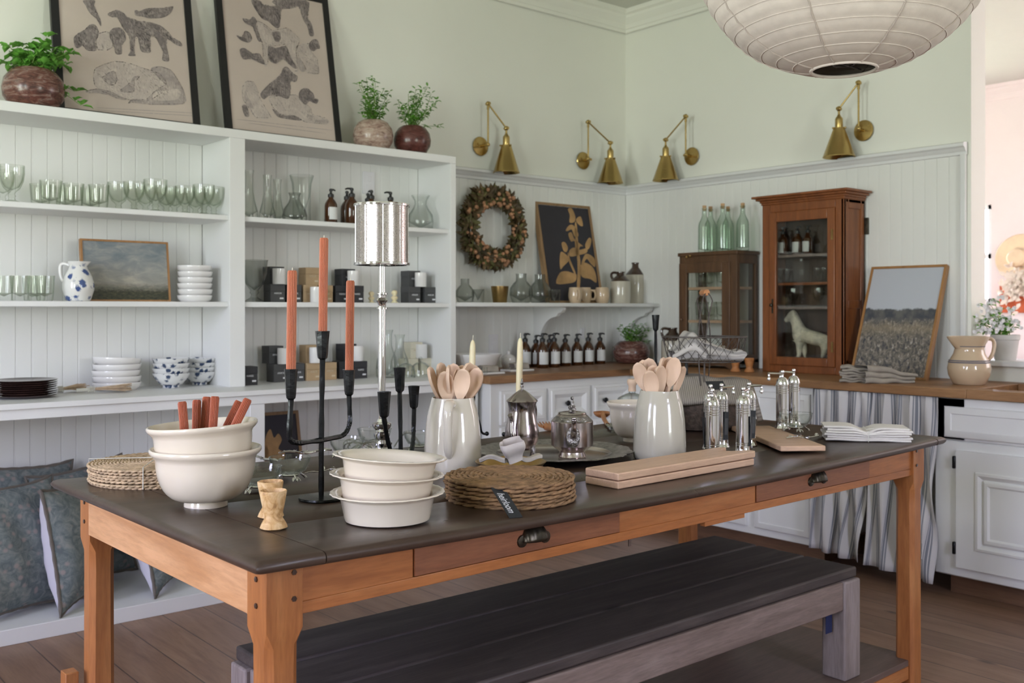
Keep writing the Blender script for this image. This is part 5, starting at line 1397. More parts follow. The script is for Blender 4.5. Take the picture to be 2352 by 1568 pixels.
def plate(r): return [(0, .001), (r*.7, 0), (r*.75, .002), (r*.97, .009), (r, .012), (r*.985, .0135), (r*.93, .011), (r*.7, .004), (0, .0035)]
stack(plate(.124), 8, 57, 4.36, LEDGE, .0085, .124, MT['darkplate'], 'plate', 'dark glazed plate, %s of the stack on the ledge', 'dark plates on the ledge', cat='plate')
def foot(r, h): return [(0, .004), (r*.36, .002), (r*.40, 0), (r*.44, .002), (r*.44, .012), (r*.62, h*.28), (r*.9, h*.7), (r, h), (r*.97, h), (r*.86, h*.7), (r*.5, h*.3), (0, h*.22)]
stack(foot(.083, .068), 4, 392, 4.46, LEDGE, .0225, .083, MT['blueleaf'], 'bowl', 'blue leaf-patterned bowl in the front pile on the ledge, %s of four', 'blue patterned bowls, front pile')
stack(foot(.078, .064), 4, 458, 4.54, LEDGE, .0215, .078, MT['blueleaf'], 'bowl', 'blue leaf-patterned bowl in the rear pile by the upright, %s of four', 'blue patterned bowls, rear pile')
# dried grass brushes
def brush(px, py, rot, mat, lab, L=.17):
    p = onz(px, py, LEDGE); o = thing('grass_brush', lab, 'brush', (p.x, p.y, LEDGE), rot, 'grass brushes on the ledge')
    b = MB(); rnd = random.Random(int(px))
    for k in range(70):
        a = rnd.uniform(-.5, .5); zz = rnd.uniform(0, 1)
        b.tube([(0, a*.012, .014+.006*zz), (L*.4, a*.05, .014+.012*zz), (L*rnd.uniform(.8, 1), a*.10, .006+.03*zz)], .0014, 4)
    b.build('bristles', mat, o)
    b = MB()
    for k in range(6): b.tube([(-.004+.005*k, .014*math.cos(t), .016+.013*math.sin(t)) for t in [2*PI*q/12 for q in range(12)]], .0016, 4, closed=True)
    b.tube([(-.05, 0, .014), (0, 0, .016)], .008, 8); b.build('binding', MT['string'], o)
brush(205, 903, R(-15), MT['dried'], 'tan dried-grass brush bound in white string on the ledge')
brush(132, 903, R(5), MT['dried'], 'darker grass brush lying next to the plate stack', .12)
# ---------- right unit, top shelf: vases and soap
def vase(nm, pts, t=.0022, m='glass'): return simple(nm, 'vase', (MB().lathe(shell(pts, t, .008), 32), MT[m]))
kslim = vase('glass_vase', [(.034, 0), (.036, .006), (.034, .03), (.022, .075), (.0165, .11), (.016, .165), (.019, .19)])
kwide = vase('glass_vase', [(.036, 0), (.038, .006), (.037, .12), (.040, .165), (.050, .20)])
kcar = vase('glass_carafe', [(.050, 0), (.055, .006), (.057, .025), (.050, .055), (.030, .085), (.024, .10), (.0235, .112), (.029, .13)], .003, 'greyglass')
kcarc = vase('glass_carafe', [(.046, 0), (.052, .008), (.056, .035), (.052, .065), (.034, .092), (.026, .11), (.027, .125), (.040, .148)], .0025)
gv = 'clear vases on the top right shelf'
on_shelf(kslim, .19, 572, 4.45, SH_A, 391, 'clear slim-necked vase half hidden by the upright on the top shelf', gv)
on_shelf(kslim, .19, 614, 4.43, SH_A, 402, 'clear slim-necked vase, second on the top right shelf', gv)
on_shelf(kslim, .19, 637, 4.53, SH_A, 412, 'clear slim-necked vase at the back, third on the top right shelf', gv)
on_shelf(kwide, .20, 693, 4.53, SH_A, 403, 'tall clear vase with flared mouth behind the smoky carafe', gv)
on_shelf(kcar, .13, 677, 4.42, SH_A, 443, 'smoky grey bulb carafe on the top right shelf', gv)
on_shelf(kcarc, .148, 966, 4.47, SH_A, 449, 'clear round carafe with flared mouth right of the lamp shade', gv)
def soap():
    o = thing('soap_bottle', 'x', 'soap bottle')
    MB().lathe([(0, 0), (.033, 0), (.035, .003), (.035, .095), (.033, .108), (.024, .125), (.0145, .136), (.0135, .146), (0, .146)], 28).build('bottle', MT['amber'], o)
    b = MB(); n = 12; rows = []
    for i in range(n+1):
        a = -PI/2-1.05+2.1*i/n; rows.append([b.bm.verts.new((.0356*math.cos(a), .0356*math.sin(a), z)) for z in (.020, .088)])
    for r0, r1 in zip(rows, rows[1:]): b.bm.faces.new([r0[0], r1[0], r1[1], r0[1]])
    b.build('label', MT['label'], o)
    b = MB().lathe([(0, .144), (.0165, .144), (.0165, .160), (.010, .164), (.0075, .166), (.006, .176), (.0095, .178), (.0095, .188), (.004, .192), (0, .192)], 18)
    b.tube([(0, 0, .187), (.022, 0, .188), (.034, 0, .184)], [.0055, .0048, .0038], 8); b.build('pump', MT['black'], o)
    return Kit(o)
ks = soap(); gs = 'amber soap bottles on the top right shelf'
for i, (px, Y, yt, rz, lab) in enumerate(((760, 4.42, 433, .3, 'amber pump bottle on the top right shelf, leftmost one'), (808, 4.42, 431, 2.6, 'amber pump bottle on the top shelf at the left edge of the lamp shade'), (797, 4.53, 438, 1, 'amber pump bottle hidden behind the one left of the shade'),
        (853, 4.42, 436, 1.5, 'amber pump bottle rising behind the lamp shade in front of the outlet'), (845, 4.53, 443, 1.2, 'amber pump bottle at the very back behind the lamp shade'), (897, 4.44, 440, 2.8, 'amber pump bottle rising behind the right half of the lamp shade'))):
    on_shelf(ks, .192, px, Y, SH_A, yt, lab, gs, rz)
    
# ---------- candle boxes and jars
def cbox(mat, word, tl=True):
    o = thing('candle_box', 'x', 'box'); h, w_ = .088, .0385
    b = MB().box(-w_, w_, -w_, w_, 0, h*.62); b.build('carton', mat, o, bevel=.0012)
    MB().box(-w_-.0006, w_+.0006, -w_-.0006, w_+.0006, h*.625, h).build('lid', mat, o, bevel=.0012)
    ink = MT['ink'] if mat is not MT['boxtan'] and mat is not MT['boxcream'] else plain('box_ink_'+word, (.58, .48, .34), .6)
    text(word, .0125, ink, o, Matrix(((1, 0, 0, 0), (0, 0, -1, -w_-.0009), (0, 1, 0, h*.5), (0, 0, 0, 1))), name='lettering')
    MB().box(.010, .030, -w_-.0012, -w_-.0006, h*.18, h*.27).build('label_strip', ink, o)
    return Kit(o)
kgy = cbox(MT['boxgrey'], 'ARBOR'); kbl = cbox(MT['boxblack'], 'NAREI'); ktn = cbox(MT['boxtan'], 'ARBOR'); kcr = cbox(MT['boxcream'], 'ARBOR')
JAR = [(0, 0), (.031, 0), (.0325, .002), (.0325, .078), (.031, .079), (.030, .076), (.030, .066), (0, .065)]
kj = simple('candle_jar', 'candle', ('jar', MB().lathe(JAR, 28), MT['porcelain']), ('wax', MB().lathe([(0, .064), (.0298, .064), (.0298, .0665), (0, .0665)], 24), MT['ivory']))
BH = .088
def boxes(z, rows, grp):
    for kit, px, Y, lv, lab in rows: kit.place(lab, (xa(px, Y), Y, z+lv*(BH+.0005)), random.uniform(-.05, .05), grp)
YB = 4.50
boxes(SH_B, [(kgy, 630, YB, 0, 'charcoal candle box on the middle right shelf, bottom left of the first pile'), (kgy, 668, YB, 0, 'charcoal candle box on the middle right shelf, bottom right of the first pile'),
             (kgy, 628, 4.54, 1, 'charcoal candle box topping the first pile on the middle right shelf'),
             (ktn, 705, YB, 0, 'kraft candle box at the bottom of the middle shelf pile'), (ktn, 740, YB, 0, 'kraft candle box behind the tallest candle on the middle shelf'), (ktn, 710, 4.52, 1, 'kraft candle box on top of the middle shelf pile'),
             (kbl, 778, 4.51, 0, 'black candle box left of the short right candle, bottom of the middle shelf pile'), (kbl, 812, 4.47, 0, 'black lettered candle box right of the short candle on the middle shelf'), (kbl, 792, 4.55, 1, 'black candle box on top of the middle shelf pile'),
             (kgy, 943, YB, 0, 'dark grey candle box right of the lamp stem, bottom left'), (kgy, 980, YB, 0, 'dark grey candle box at the right end of the middle shelf'), (kgy, 943, 4.54, 1, 'dark grey candle box on top of the pile right of the lamp stem')], 'candle boxes on the middle shelf')
boxes(LEDGE, [(kbl, 566, 4.40, 0, 'black candle box half hidden by the upright on the ledge'), (kgy, 637, YB, 0, 'charcoal candle box at the bottom of the first ledge pile, left'), (kgy, 675, YB, 0, 'charcoal candle box at the bottom of the first ledge pile behind the candle'), (kgy, 626, 4.54, 1, 'charcoal candle box on top of the first ledge pile'),
              (ktn, 712, 4.49, 0, 'kraft candle box on the ledge left of the black stem'), (ktn, 749, 4.49, 0, 'kraft candle box on the ledge right of the black stem'), (ktn, 711, 4.53, 1, 'kraft candle box on top of the ledge pile'),
              (kbl, 786, 4.52, 0, 'black candle box on the ledge, bottom left of its pile'), (kbl, 820, 4.48, 0, 'black lettered candle box on the ledge, bottom right of its pile'), (kbl, 795, 4.55, 1, 'black candle box on top of the ledge pile'),
              (kcr, 938, 4.54, 0, 'cream candle box on the ledge behind the left cloche'), (kcr, 972, 4.54, 0, 'cream candle box on the ledge behind the right cloche'), (kcr, 1004, 4.54, 0, 'cream candle box at the right end of the ledge'), (kcr, 948, 4.55, 1, 'cream candle box on top of the ledge pile')], 'candle boxes on the ledge')
def jar(z, px, Y, lv, lab, grp): kj.place(lab, (xa(px, Y), Y, z+lv*(BH+.0006)), 0, grp, .98)
gj = 'white candle jars on the bookcase'
for a in ((SH_B, 641, 4.465, 1, 'white candle jar on the charcoal boxes of the middle shelf'), (SH_B, 727, 4.41, 0, 'white candle jar standing on the middle shelf before the kraft boxes'), (SH_B, 812, 4.475, 1, 'white candle jar on the black boxes of the middle shelf'), (SH_B, 966, 4.465, 1, 'white candle jar on the grey boxes right of the lamp stem'),
          (LEDGE, 652, 4.465, 1, 'white candle jar on the charcoal boxes of the ledge'), (LEDGE, 725, 4.455, 1, 'white candle jar on the kraft boxes of the ledge'), (LEDGE, 822, 4.475, 1, 'white candle jar on the black boxes of the ledge'), (LEDGE, 968, 4.50, 1, 'white candle jar on the cream boxes of the ledge')): jar(*a, gj)
# pressed glass compote, little figures, carafes and cloches
p = onY(584, 690, 4.40); o = thing('glass_compote', 'pressed glass compote with swirled bowl beside the upright', 'compote', (p.x, 4.40, SH_B))
MB().lathe(shell([(.042, 0), (.044, .006), (.018, .022), (.014, .034), (.022, .045), (.018, .055), (.040, .085), (.055, .13), (.06, .185), (.064, .20)], .003, .056), 48, mod=lambda a, k: 1+.035*math.sin(9*a+k*.8)).build('bowl', MT['greyglass'], o)
def bust(px, Y, lab, s=1):
    p = onY(px, 690, Y)
    single(MB().lathe([(0, 0), (.024, 0), (.025, .004), (.018, .010), (.012, .018), (.022, .030), (.026, .040), (.014, .05), (.011, .056), (.020, .068), (.022, .080), (.014, .092), (0, .095)], 20, mod=lambda a, k: 1+.10*math.cos(2*a)), 'ivory_figure', MT['ivory'], lab, 'figurine', (p.x, Y, SH_B), group='little ivory figures', ang=60).scale = (s*.72,)*3
bust(906, 4.45, 'little ivory bust right of the lamp stem on the middle shelf'); bust(853, 4.50, 'little ivory figure left of the lamp stem on the middle shelf', .9)
ktall = vase('glass_carafe', [(.044, 0), (.047, .006), (.049, .04), (.044, .08), (.030, .115), (.022, .14), (.022, .19), (.028, .21)])
for px, Y, yt, lab in ((889, 4.42, 757, 'tall clear carafe on the ledge beside the lamp stem'), (918, 4.50, 768, 'tall clear carafe on the ledge set back before the cream boxes')): on_shelf(ktall, .21, px, Y, LEDGE, yt, lab, 'clear carafes on the ledge')
kclo = simple('glass_cloche', 'cloche', (MB().lathe([(.046, 0), (.046, .03), (.040, .052), (.022, .066), (.006, .071), (.005, .077), (.010, .083), (.009, .091), (0, .094), (0, .0915), (.007, .089), (.003, .076), (.003, .070), (.020, .064), (.038, .05), (.044, .03), (.044, 0)], 30), MT['glass']))
for px, yt, lab in ((932, 822, 'small glass cloche on the ledge, left one'), (966, 819, 'small glass cloche on the ledge, right one')): on_shelf(kclo, .094, px, 4.34, LEDGE, yt, lab, 'glass cloches on the ledge')

# ================================================================== wall shelf under the wreath
ZS, YS = 1.30, 4.46
def S(px, ytop, Y=YS): p = onY(px, ytop, Y); return p, p.z-ZS, mpp(p.x, Y)
kbulb = vase('bulb_vase', [(.040, 0), (.048, .006), (.060, .04), (.058, .075), (.040, .10), (.028, .112), (.0265, .13), (.028, .15)], .0025, 'greyglass')
gb = 'bulb glass vases on the wall shelf'
on_shelf(kbulb, .15, 1068, 4.45, ZS, 640, 'smoky bulb vase at the left end of the wall shelf', gb); on_shelf(kbulb, .15, 1197, YS, ZS, 628, 'smoky bulb vase on the wall shelf, left of the middle pair', gb); on_shelf(kbulb, .15, 1240, YS, ZS, 630, 'smoky bulb vase on the wall shelf, right of the middle pair', gb)
kvot = simple('votive_glass', 'glass', (MB().lathe(shell([(.026, 0), (.028, .004), (.031, .065)], .0025, .008), 24), MT['greyglass']))
on_shelf(kvot, .065, 1098, 4.42, ZS, 664, 'small clear votive glass beside the left vase on the wall shelf', 'votive glasses'); on_shelf(kvot, .065, 1273, 4.42, ZS, 665, 'small clear votive glass in front of the botanical picture', 'votive glasses')
p, h, m_ = S(1148, 657); single(MB().lathe([(0, 0), (15*m_, 0), (16*m_, .003), (20*m_, h), (18*m_, h), (15*m_, .02), (0, .012)], 48, mod=lambda a, k: 1+.03*math.sin(16*a+k*2)), 'woven_cup', MT['brass_dark'], 'brown textured cup on the wall shelf below the wreath', 'cup', (p.x, YS, ZS))
def mug(px, ytop, w_, rot, lab, Y=YS):
    p, h, m_ = S(px, ytop, Y); r = w_/2*m_; o = thing('mug', lab, 'mug', (p.x, Y, ZS), rot, 'cream mugs on the wall shelf')
    MB().lathe([(0, .002), (r*.66, 0), (r*.78, .004), (r*.98, h*.35), (r, h*.55), (r*.9, h*.9), (r*.86, h), (r*.78, h*.98), (r*.86, h*.55), (r*.7, .012), (0, .01)], 32).build('body', MT['yellowware'], o)
    MB().tube(bend((r*.85, 0, h*.82), (r*1.65, 0, h*.85), (r*1.55, 0, h*.45), 5)+bend((r*1.55, 0, h*.45), (r*1.45, 0, h*.2), (r*.9, 0, h*.25), 4)[1:], .006, 8).build('handle', MT['yellowware'], o)
mug(1321, 660, 32, YAW+R(200), 'cream mug on the wall shelf, left one before the botanical picture', 4.43); mug(1344, 660, 30, YAW-R(100), 'cream mug standing partly behind the left mug', 4.52); mug(1383, 660, 34, YAW+R(90), 'cream mug by the stoneware jugs')
def jug(px, ytop, w_, Y, z, lab, rot, top=.30, grp='brown-topped stoneware jugs'):
    p = onY(px, ytop, Y); h = p.z-z; r = w_/2*mpp(p.x, Y); o = thing('stoneware_jug', lab, 'jug', (p.x, Y, z), rot, grp); hb = h*(1-top)
    MB().lathe([(0, .002), (r*.96, 0), (r, .006), (r*1.01, hb*.5), (r, hb*.97), (r*.98, hb)], 36).build('body', MT['greenstone'], o)
    MB().lathe([(r*.985, hb*.995), (r*.93, hb*1.03), (r*.62, h*.82), (r*.40, h*.88), (r*.36, h*.95), (r*.42, h*.97), (r*.42, h), (r*.28, h), (r*.28, h*.9)], 36).build('shoulder', MT['jugbrown'], o)
    MB().tube(bend((r*.34, 0, h*.96), (r*1.05, 0, h*1.03), (r*.98, 0, h*.86), 6)+[(r*.78, 0, hb*1.03)], .0085, 8).build('handle', MT['jugbrown'], o)
jug(1425, 624, 46, 4.45, ZS, 'grey stoneware jug with brown shoulder, front one on the wall shelf', YAW+R(60)); jug(1461, 603, 50, 4.54, ZS, 'taller stoneware jug with black neck and handle, behind the front jug', YAW-R(95))
jug(1545, 752, 52, 4.05, .915, 'stoneware jug with dark handle standing in the counter corner behind the wire basket', YAW+R(90), .34)

# ================================================================== left counter
ZC = .915
gs = 'amber soap bottles on the left counter'
for i, (px, Y, yt, lab) in enumerate(((1206, 4.50, 765, 'amber soap bottle on the counter, leftmost, just right of the ivory taper'), (1231, 4.50, 769, 'amber soap bottle on the counter, back one of the first close pair'), (1246, 4.40, 765, 'amber soap bottle on the counter, front one of the first close pair'),
        (1262, 4.51, 768, 'amber soap bottle on the counter, back one of the second close pair'), (1273, 4.41, 764, 'amber soap bottle on the counter, front one of the second close pair'), (1298, 4.46, 767, 'amber soap bottle on the counter, fourth from the right'), (1325, 4.47, 766, 'amber soap bottle on the counter, third from the right'), (1351, 4.48, 764, 'amber soap bottle on the counter, second from the right'), (1378, 4.50, 764, 'amber soap bottle on the counter, rightmost of the row'))):
    x = xa(px, Y); ks.place(lab, (x, Y, ZC), R(-14), gs, (1.0, 1.0, (onY(px, yt, Y).z-ZC)/.192))
p = onY(1092, 812, 4.40); h = p.z-ZC; m_ = mpp(p.x, 4.40)
single(MB().lathe([(0, .002), (40*m_, 0), (46*m_, .01), (56*m_, h*.8), (60*m_, h*.95), (60*m_, h), (57*m_, h), (53*m_, h*.8), (42*m_, .02), (0, .015)], 40), 'serving_bowl', MT['porcelain'], 'wide white serving bowl at the left end of the counter', 'bowl', (p.x, 4.40, ZC))
p = onY(1168, 802, 4.45); o = thing('sugar_bowl', 'small white lidded bowl left of the soap bottles', 'bowl', (p.x, 4.45, ZC))
MB().lathe([(0, 0), (.03, 0), (.036, .01), (.045, .04), (.042, .065), (0, .065)], 28).build('body', MT['porcelain'], o); MB().lathe([(.044, .065), (.03, .078), (.008, .086), (.006, .092), (.011, .102), (0, .11)], 24).build('lid', MT['porcelain'], o)
for px, py, w_, lab, lab2 in ((1128, 858, .19, 'white tray on the counter behind the left pitcher', 'grey soap block on the left white tray'), (1200, 851, .17, 'white tray on the counter behind the ivory taper', 'grey soap block on the right white tray')):
    p = onz(px, py, ZC+.005)
    o = single(MB().box(-w_/2, w_/2, -.05, .05, 0, .012), 'tray', MT['porcelain'], lab, 'tray', (p.x, p.y+.045, ZC), group='white trays on the counter', bevel=.004)
    single(chunk(.10, .06, .032, int(px), .2), 'soap_block', MT['greylinen'], lab2, 'soap', (p.x+.02, p.y+.05, ZC+.030), group='soap blocks on the trays').rotation_euler = (R(90), 0, R(80))
p = onz(1127, 858, ZC+.012)
single(MB().lathe([(0, 0), (.017, 0), (.017, .034), (.0155, .034), (.0155, .004), (0, .004)], 20), 'glass_votive', MT['glass'], 'little clear glass at the front of the left white tray', 'glass', (p.x-.03, p.y+.015, ZC+.012))
# ================================================================== framed pictures
def picture(BL, BR, up, H_, fw_, dp, fmat, cmat, label, name='framed_picture', mat_in=None, lip=.004):
    """BL, BR: bottom corners of the front face; up: leaning direction; local x right, y up, z towards the room"""
    BL, BR = Vector(BL), Vector(BR); M = frameM(BR-BL, up, BL); W_ = (BR-BL).length
    o = thing(name, label, 'picture', M=M)
    b = MB()
    for P in (((0, 0), (W_, 0), (W_-fw_, fw_), (fw_, fw_)), ((W_, 0), (W_, H_), (W_-fw_, H_-fw_), (W_-fw_, fw_)), ((W_, H_), (0, H_), (fw_, H_-fw_), (W_-fw_, H_-fw_)), ((0, H_), (0, 0), (fw_, fw_), (fw_, H_-fw_))):
        b.prism(P, -dp, 0)
    b.build('frame', fmat, o, ang=20)
    b = MB(); b.box(fw_-.002, W_-fw_+.002, fw_-.002, H_-fw_+.002, -dp+.002, -lip-.001); 
    b.grid(lambda u, v: (fw_+(W_-2*fw_)*u, fw_+(H_-2*fw_)*v, -lip), 1, 1)
    b.build('canvas', cmat, o, ang=20)
    return o, M.inverted()
def draw(o, Mi, polys, mat, name, lift, BLv, n, holes=None):
    """figures on the picture: photo outlines brought onto the picture's own plane"""
    b = MB(); Mw = Mi.inverted(); org = Mw @ Vector((0, 0, 0)); nn = (Mw.to_3x3() @ Vector((0, 0, 1)))
    for poly in polys:
        pts = []
        for px, py in poly:
            x, y, k = ray(px, py); d = Vector((x, y, k)); e = Vector((0, 0, EYE))
            t = (org-e).dot(nn)/d.dot(nn); q = Mi @ (e+d*t); pts.append((q.x, q.y))
        # soften the outline
        sm = []
        m = len(pts)
        for i in range(m):
            p0, p1, p2, p3 = pts[i-1], pts[i], pts[(i+1) % m], pts[(i+2) % m]
            for t in (0, .33, .67):
                sm.append(tuple(.5*(2*p1[c]+(p2[c]-p0[c])*t+(2*p0[c]-5*p1[c]+4*p2[c]-p3[c])*t*t+(3*p1[c]-p0[c]-3*p2[c]+p3[c])*t**3) for c in (0, 1)))
        v = [b.bm.verts.new((x, y, lift)) for x, y in sm]
        try: f = b.bm.faces.new(v)
        except ValueError: continue
    bmesh.ops.triangulate(b.bm, faces=b.bm.faces[:])
    return b.build(name, mat, o, flat=True)
def hatch(o, Mi, dark, pale, seed):
    """engraver's strokes over the figures: outlines, then short strokes that thicken towards the lower side"""
    rnd = random.Random(seed); Mw = Mi.inverted(); org = Mw @ Vector((0, 0, 0)); nn = (Mw.to_3x3() @ Vector((0, 0, 1))); e = Vector((0, 0, EYE))
    def loc(px, py):
        d = Vector(ray(px, py)); q = Mi @ (e+d*((org-e).dot(nn)/d.dot(nn))); return Vector((q.x, q.y))
    def inside(p, P):
        c = False
        for i in range(len(P)):
            a, d = P[i], P[i-1]
            if (a.y > p.y) != (d.y > p.y) and p.x < (d.x-a.x)*(p.y-a.y)/(d.y-a.y)+a.x: c = not c
        return c
    B = {'hatch': MB(), 'hatch_soft': MB()}
    def stroke(k, a, c, w0):
        t = c-a
        if t.length < 1e-5: return
        s_ = Vector((-t.y, t.x)).normalized()*w0; m = a.lerp(c, .5)+s_*rnd.uniform(-.6, .6)
        B[k].face([(a.x, a.y, -.0040), (m.x-s_.x, m.y-s_.y, -.0040), (c.x, c.y, -.0040), (m.x+s_.x, m.y+s_.y, -.0040)])
    for grp, key, dens in ((dark, 'hatch', 26000), (pale, 'hatch_soft', 9000)):
        for poly in grp:
            P = [loc(*p) for p in poly]
            for i in range(len(P)):
                a, c = P[i-1], P[i]; n = max(1, int((c-a).length/.012))
                for k in range(n): 
                    if rnd.random() < .85: stroke('hatch' if rnd.random() < .6 else 'hatch_soft', a.lerp(c, k/n), a.lerp(c, min(1, (k+1.3)/n)), rnd.uniform(.0006, .0017))
            x0, x1 = min(p.x for p in P), max(p.x for p in P); y0, y1 = min(p.y for p in P), max(p.y for p in P)
            for k in range(int((x1-x0)*(y1-y0)*dens)):
                p = Vector((rnd.uniform(x0, x1), rnd.uniform(y0, y1))); low = 1-(p.y-y0)/(y1-y0+1e-6)
                if rnd.random() > .25+.75*(.5+.5*math.sin(p.x*55+p.y*38+seed))*(.4+low) or not inside(p, P): continue
                an = .9+.5*math.sin(p.x*22+p.y*31)+rnd.uniform(-.3, .3); L = rnd.uniform(.006, .020)
                c = p+Vector((math.cos(an), -math.sin(an)))*L
                if inside(c, P): stroke(key, p, c, rnd.uniform(.0004, .0012))
    for k in B: B[k].build(k+'_strokes', MT[k], o, flat=True)
def Z1(pts): return [(100+x*380/1986, y*300/1568) for x, y in pts]     # outlines read off enlargements of the photo
def Z2(pts): return [(500+x*300/1425, y*330/1568) for x, y in pts]
up1 = (0, .118, .62)
black = plain('black_frame', (.010, .010, .011), .45)
y0p = 4.47
P1, M1 = picture((xa(131, y0p), y0p, TOPZ), (xa(462, y0p), y0p, TOPZ), up1, .82, .034, .022, black, MT['paper'], 'black-framed print of grey hunting dogs leaning on the bookcase, left one', lip=.006)
y0q = 4.47
P2, M2 = picture((xa(521, y0q), y0q, TOPZ), (xa(787, y0q), y0q, TOPZ), up1, .82, .033, .022, black, MT['paper'], 'black-framed print of sitting and lying dogs leaning on the bookcase, right one', lip=.006)
E1 = [Z1([(775, 160), (850, 125), (890, 115), (950, 140), (1010, 200), (1150, 245), (1300, 265), (1420, 310), (1490, 370), (1560, 450), (1650, 500), (1668, 550), (1590, 530), (1500, 460), (1480, 530), (1500, 640), (1510, 730), (1430, 715), (1440, 620), (1400, 540), (1340, 430), (1290, 440), (1285, 560), (1290, 620), (1240, 630), (1170, 600), (1140, 450), (1100, 460), (1095, 640), (1110, 665), (1020, 660), (1050, 600), (1030, 430), (960, 330), (905, 230), (890, 205), (810, 195)]),
      Z1([(365, 460), (400, 410), (500, 350), (560, 290), (620, 290), (660, 350), (660, 430), (620, 500), (640, 600), (530, 600), (470, 540), (430, 570), (385, 560)]),
      Z1([(795, 380), (850, 330), (930, 330), (985, 400), (990, 480), (940, 540), (945, 640), (870, 640), (850, 540), (810, 470)]),
      Z1([(480, 0), (620, 0), (610, 60), (640, 130), (690, 240), (690, 310), (640, 220), (560, 150), (510, 60)]),
      Z1([(1100, 120), (1150, 130), (1250, 95), (1450, 90), (1560, 70), (1530, 150), (1440, 205), (1280, 215), (1180, 190), (1110, 180)])]
E1p = [Z1([(620, 820), (720, 770), (860, 730), (1000, 745), (1170, 800), (1400, 880), (1480, 980), (1440, 1100), (1300, 1190), (1240, 1210), (1050, 1200), (820, 1130), (700, 1090), (620, 1020), (600, 920)]), Z1([(660, 400), (760, 370), (830, 420), (840, 560), (760, 600), (650, 590), (630, 500)])]
E1s = [Z1([(1290, 830), (1400, 790), (1540, 840), (1620, 960), (1690, 1090), (1690, 1240), (1300, 1250), (1060, 1220), (1020, 1240), (1060, 1190), (1240, 1190), (1340, 1090), (1470, 1010)]), Z1([(800, 860), (860, 850), (890, 950), (860, 1010), (800, 1020), (700, 930), (740, 900)]), Z1([(510, 1090), (650, 1060), (820, 1100), (1000, 1190), (900, 1180), (780, 1130), (620, 1110), (540, 1110)]), Z1([(1080, 920), (1160, 910), (1090, 1000), (1090, 1100), (960, 1100), (920, 1080), (1040, 990)])]
draw(P1, M1, E1p, MT['engrave_light'], 'pale_dog', -.0055, None, None)
draw(P1, M1, E1, MT['engrave'], 'dark_dog', -.0052, None, None); draw(P1, M1, E1s, MT['engrave_pale'], 'shading', -.0049, None, None)
draw(P1, M1, [Z1([(1330, 1120), (1400, 1080), (1480, 1090), (1560, 1060), (1650, 1080), (1640, 1150), (1580, 1195), (1340, 1200)])], MT['engrave_light'], 'pale_puppies', -.0046, None, None)
cap = [Z1([(760+k*0, 1290+k*32), (1740-k*10, 1345+k*32), (1740-k*10, 1352+k*32), (760, 1297+k*32)]) for k in range(2)]
draw(P1, M1, cap, MT['engrave_pale'], 'caption_line', -.005, None, None)
E2 = [Z2([(610, 0), (970, 0), (1000, 90), (985, 190), (1030, 260), (1055, 380), (1010, 385), (985, 290), (930, 190), (890, 70), (800, 90), (700, 95), (690, 180), (680, 290), (640, 300), (560, 230), (490, 200), (430, 120), (370, 0), (460, 0), (510, 50), (640, 60)]),
      Z2([(275, 195), (350, 210), (390, 175), (430, 220), (420, 270), (460, 400), (480, 450), (440, 430), (390, 290), (310, 250)]), Z2([(210, 380), (270, 400), (300, 335), (350, 350), (380, 420), (340, 460), (250, 430)]),
      Z2([(245, 540), (300, 520), (380, 580), (460, 580), (520, 690), (480, 690), (370, 640), (280, 640)]), Z2([(600, 345), (680, 345), (690, 430), (640, 450), (610, 400)]), Z2([(560, 500), (640, 520), (750, 500), (800, 620), (870, 740), (820, 730), (720, 640), (640, 690), (560, 640)]),
      Z2([(1000, 480), (1040, 430), (1090, 430), (1120, 520), (1090, 530), (1050, 555), (1010, 530)]), Z2([(470, 1020), (560, 920), (680, 820), (720, 740), (760, 725), (830, 800), (875, 830), (860, 885), (800, 890), (800, 1000), (770, 1075), (660, 1040), (560, 1040), (510, 1080)]),
      Z2([(890, 1020), (920, 970), (980, 960), (1050, 1020), (1060, 1070), (1105, 1085), (1080, 1130), (1010, 1100), (960, 1140), (900, 1080)]), Z2([(600, 1180), (700, 1250), (850, 1260), (920, 1310), (800, 1300), (660, 1270)]), Z2([(270, 1150), (320, 1150), (350, 1260), (300, 1260)])]
E2p = [Z2([(430, 220), (500, 250), (600, 330), (760, 300), (860, 380), (900, 430), (860, 560), (880, 770), (840, 770), (800, 620), (740, 480), (600, 500), (560, 480), (550, 700), (510, 700), (490, 470), (440, 330)]), Z2([(860, 500), (1000, 470), (1030, 570), (1090, 640), (1110, 800), (980, 790), (950, 700), (890, 620)]),
       Z2([(270, 950), (320, 880), (400, 890), (440, 980), (470, 1080), (590, 1280), (420, 1280), (350, 1180), (280, 1080)]), Z2([(560, 1060), (680, 1040), (860, 1030), (960, 1130), (1020, 1170), (1030, 1240), (1200, 1290), (1200, 1350), (960, 1330), (850, 1260), (680, 1240), (600, 1160)])]
draw(P2, M2, E2p, MT['engrave_light'], 'pale_dog', -.0055, None, None); draw(P2, M2, E2, MT['engrave'], 'dark_dog', -.0051, None, None)
draw(P2, M2, [Z2([(1080, 1310), (1200, 1300), (1205, 1340), (1100, 1330)]), Z2([(980, 1240), (1060, 1270), (1000, 1275)]), Z2([(860, 620), (920, 660), (960, 770), (900, 760)]), Z2([(300, 980), (340, 1060), (400, 1180), (350, 1160), (300, 1080)])], MT['engrave_pale'], 'shading', -.0047, None, None)
draw(P2, M2, [Z2([(310+k*110, 1305+k*40), (1170-k*60, 1405+k*34), (1170-k*60, 1411+k*34), (310+k*110, 1311+k*40)]) for k in range(2)], MT['engrave_pale'], 'caption_line', -.005, None, None)
hatch(P1, M1, E1, E1p+E1s, 1); hatch(P2, M2, E2, E2p, 2)
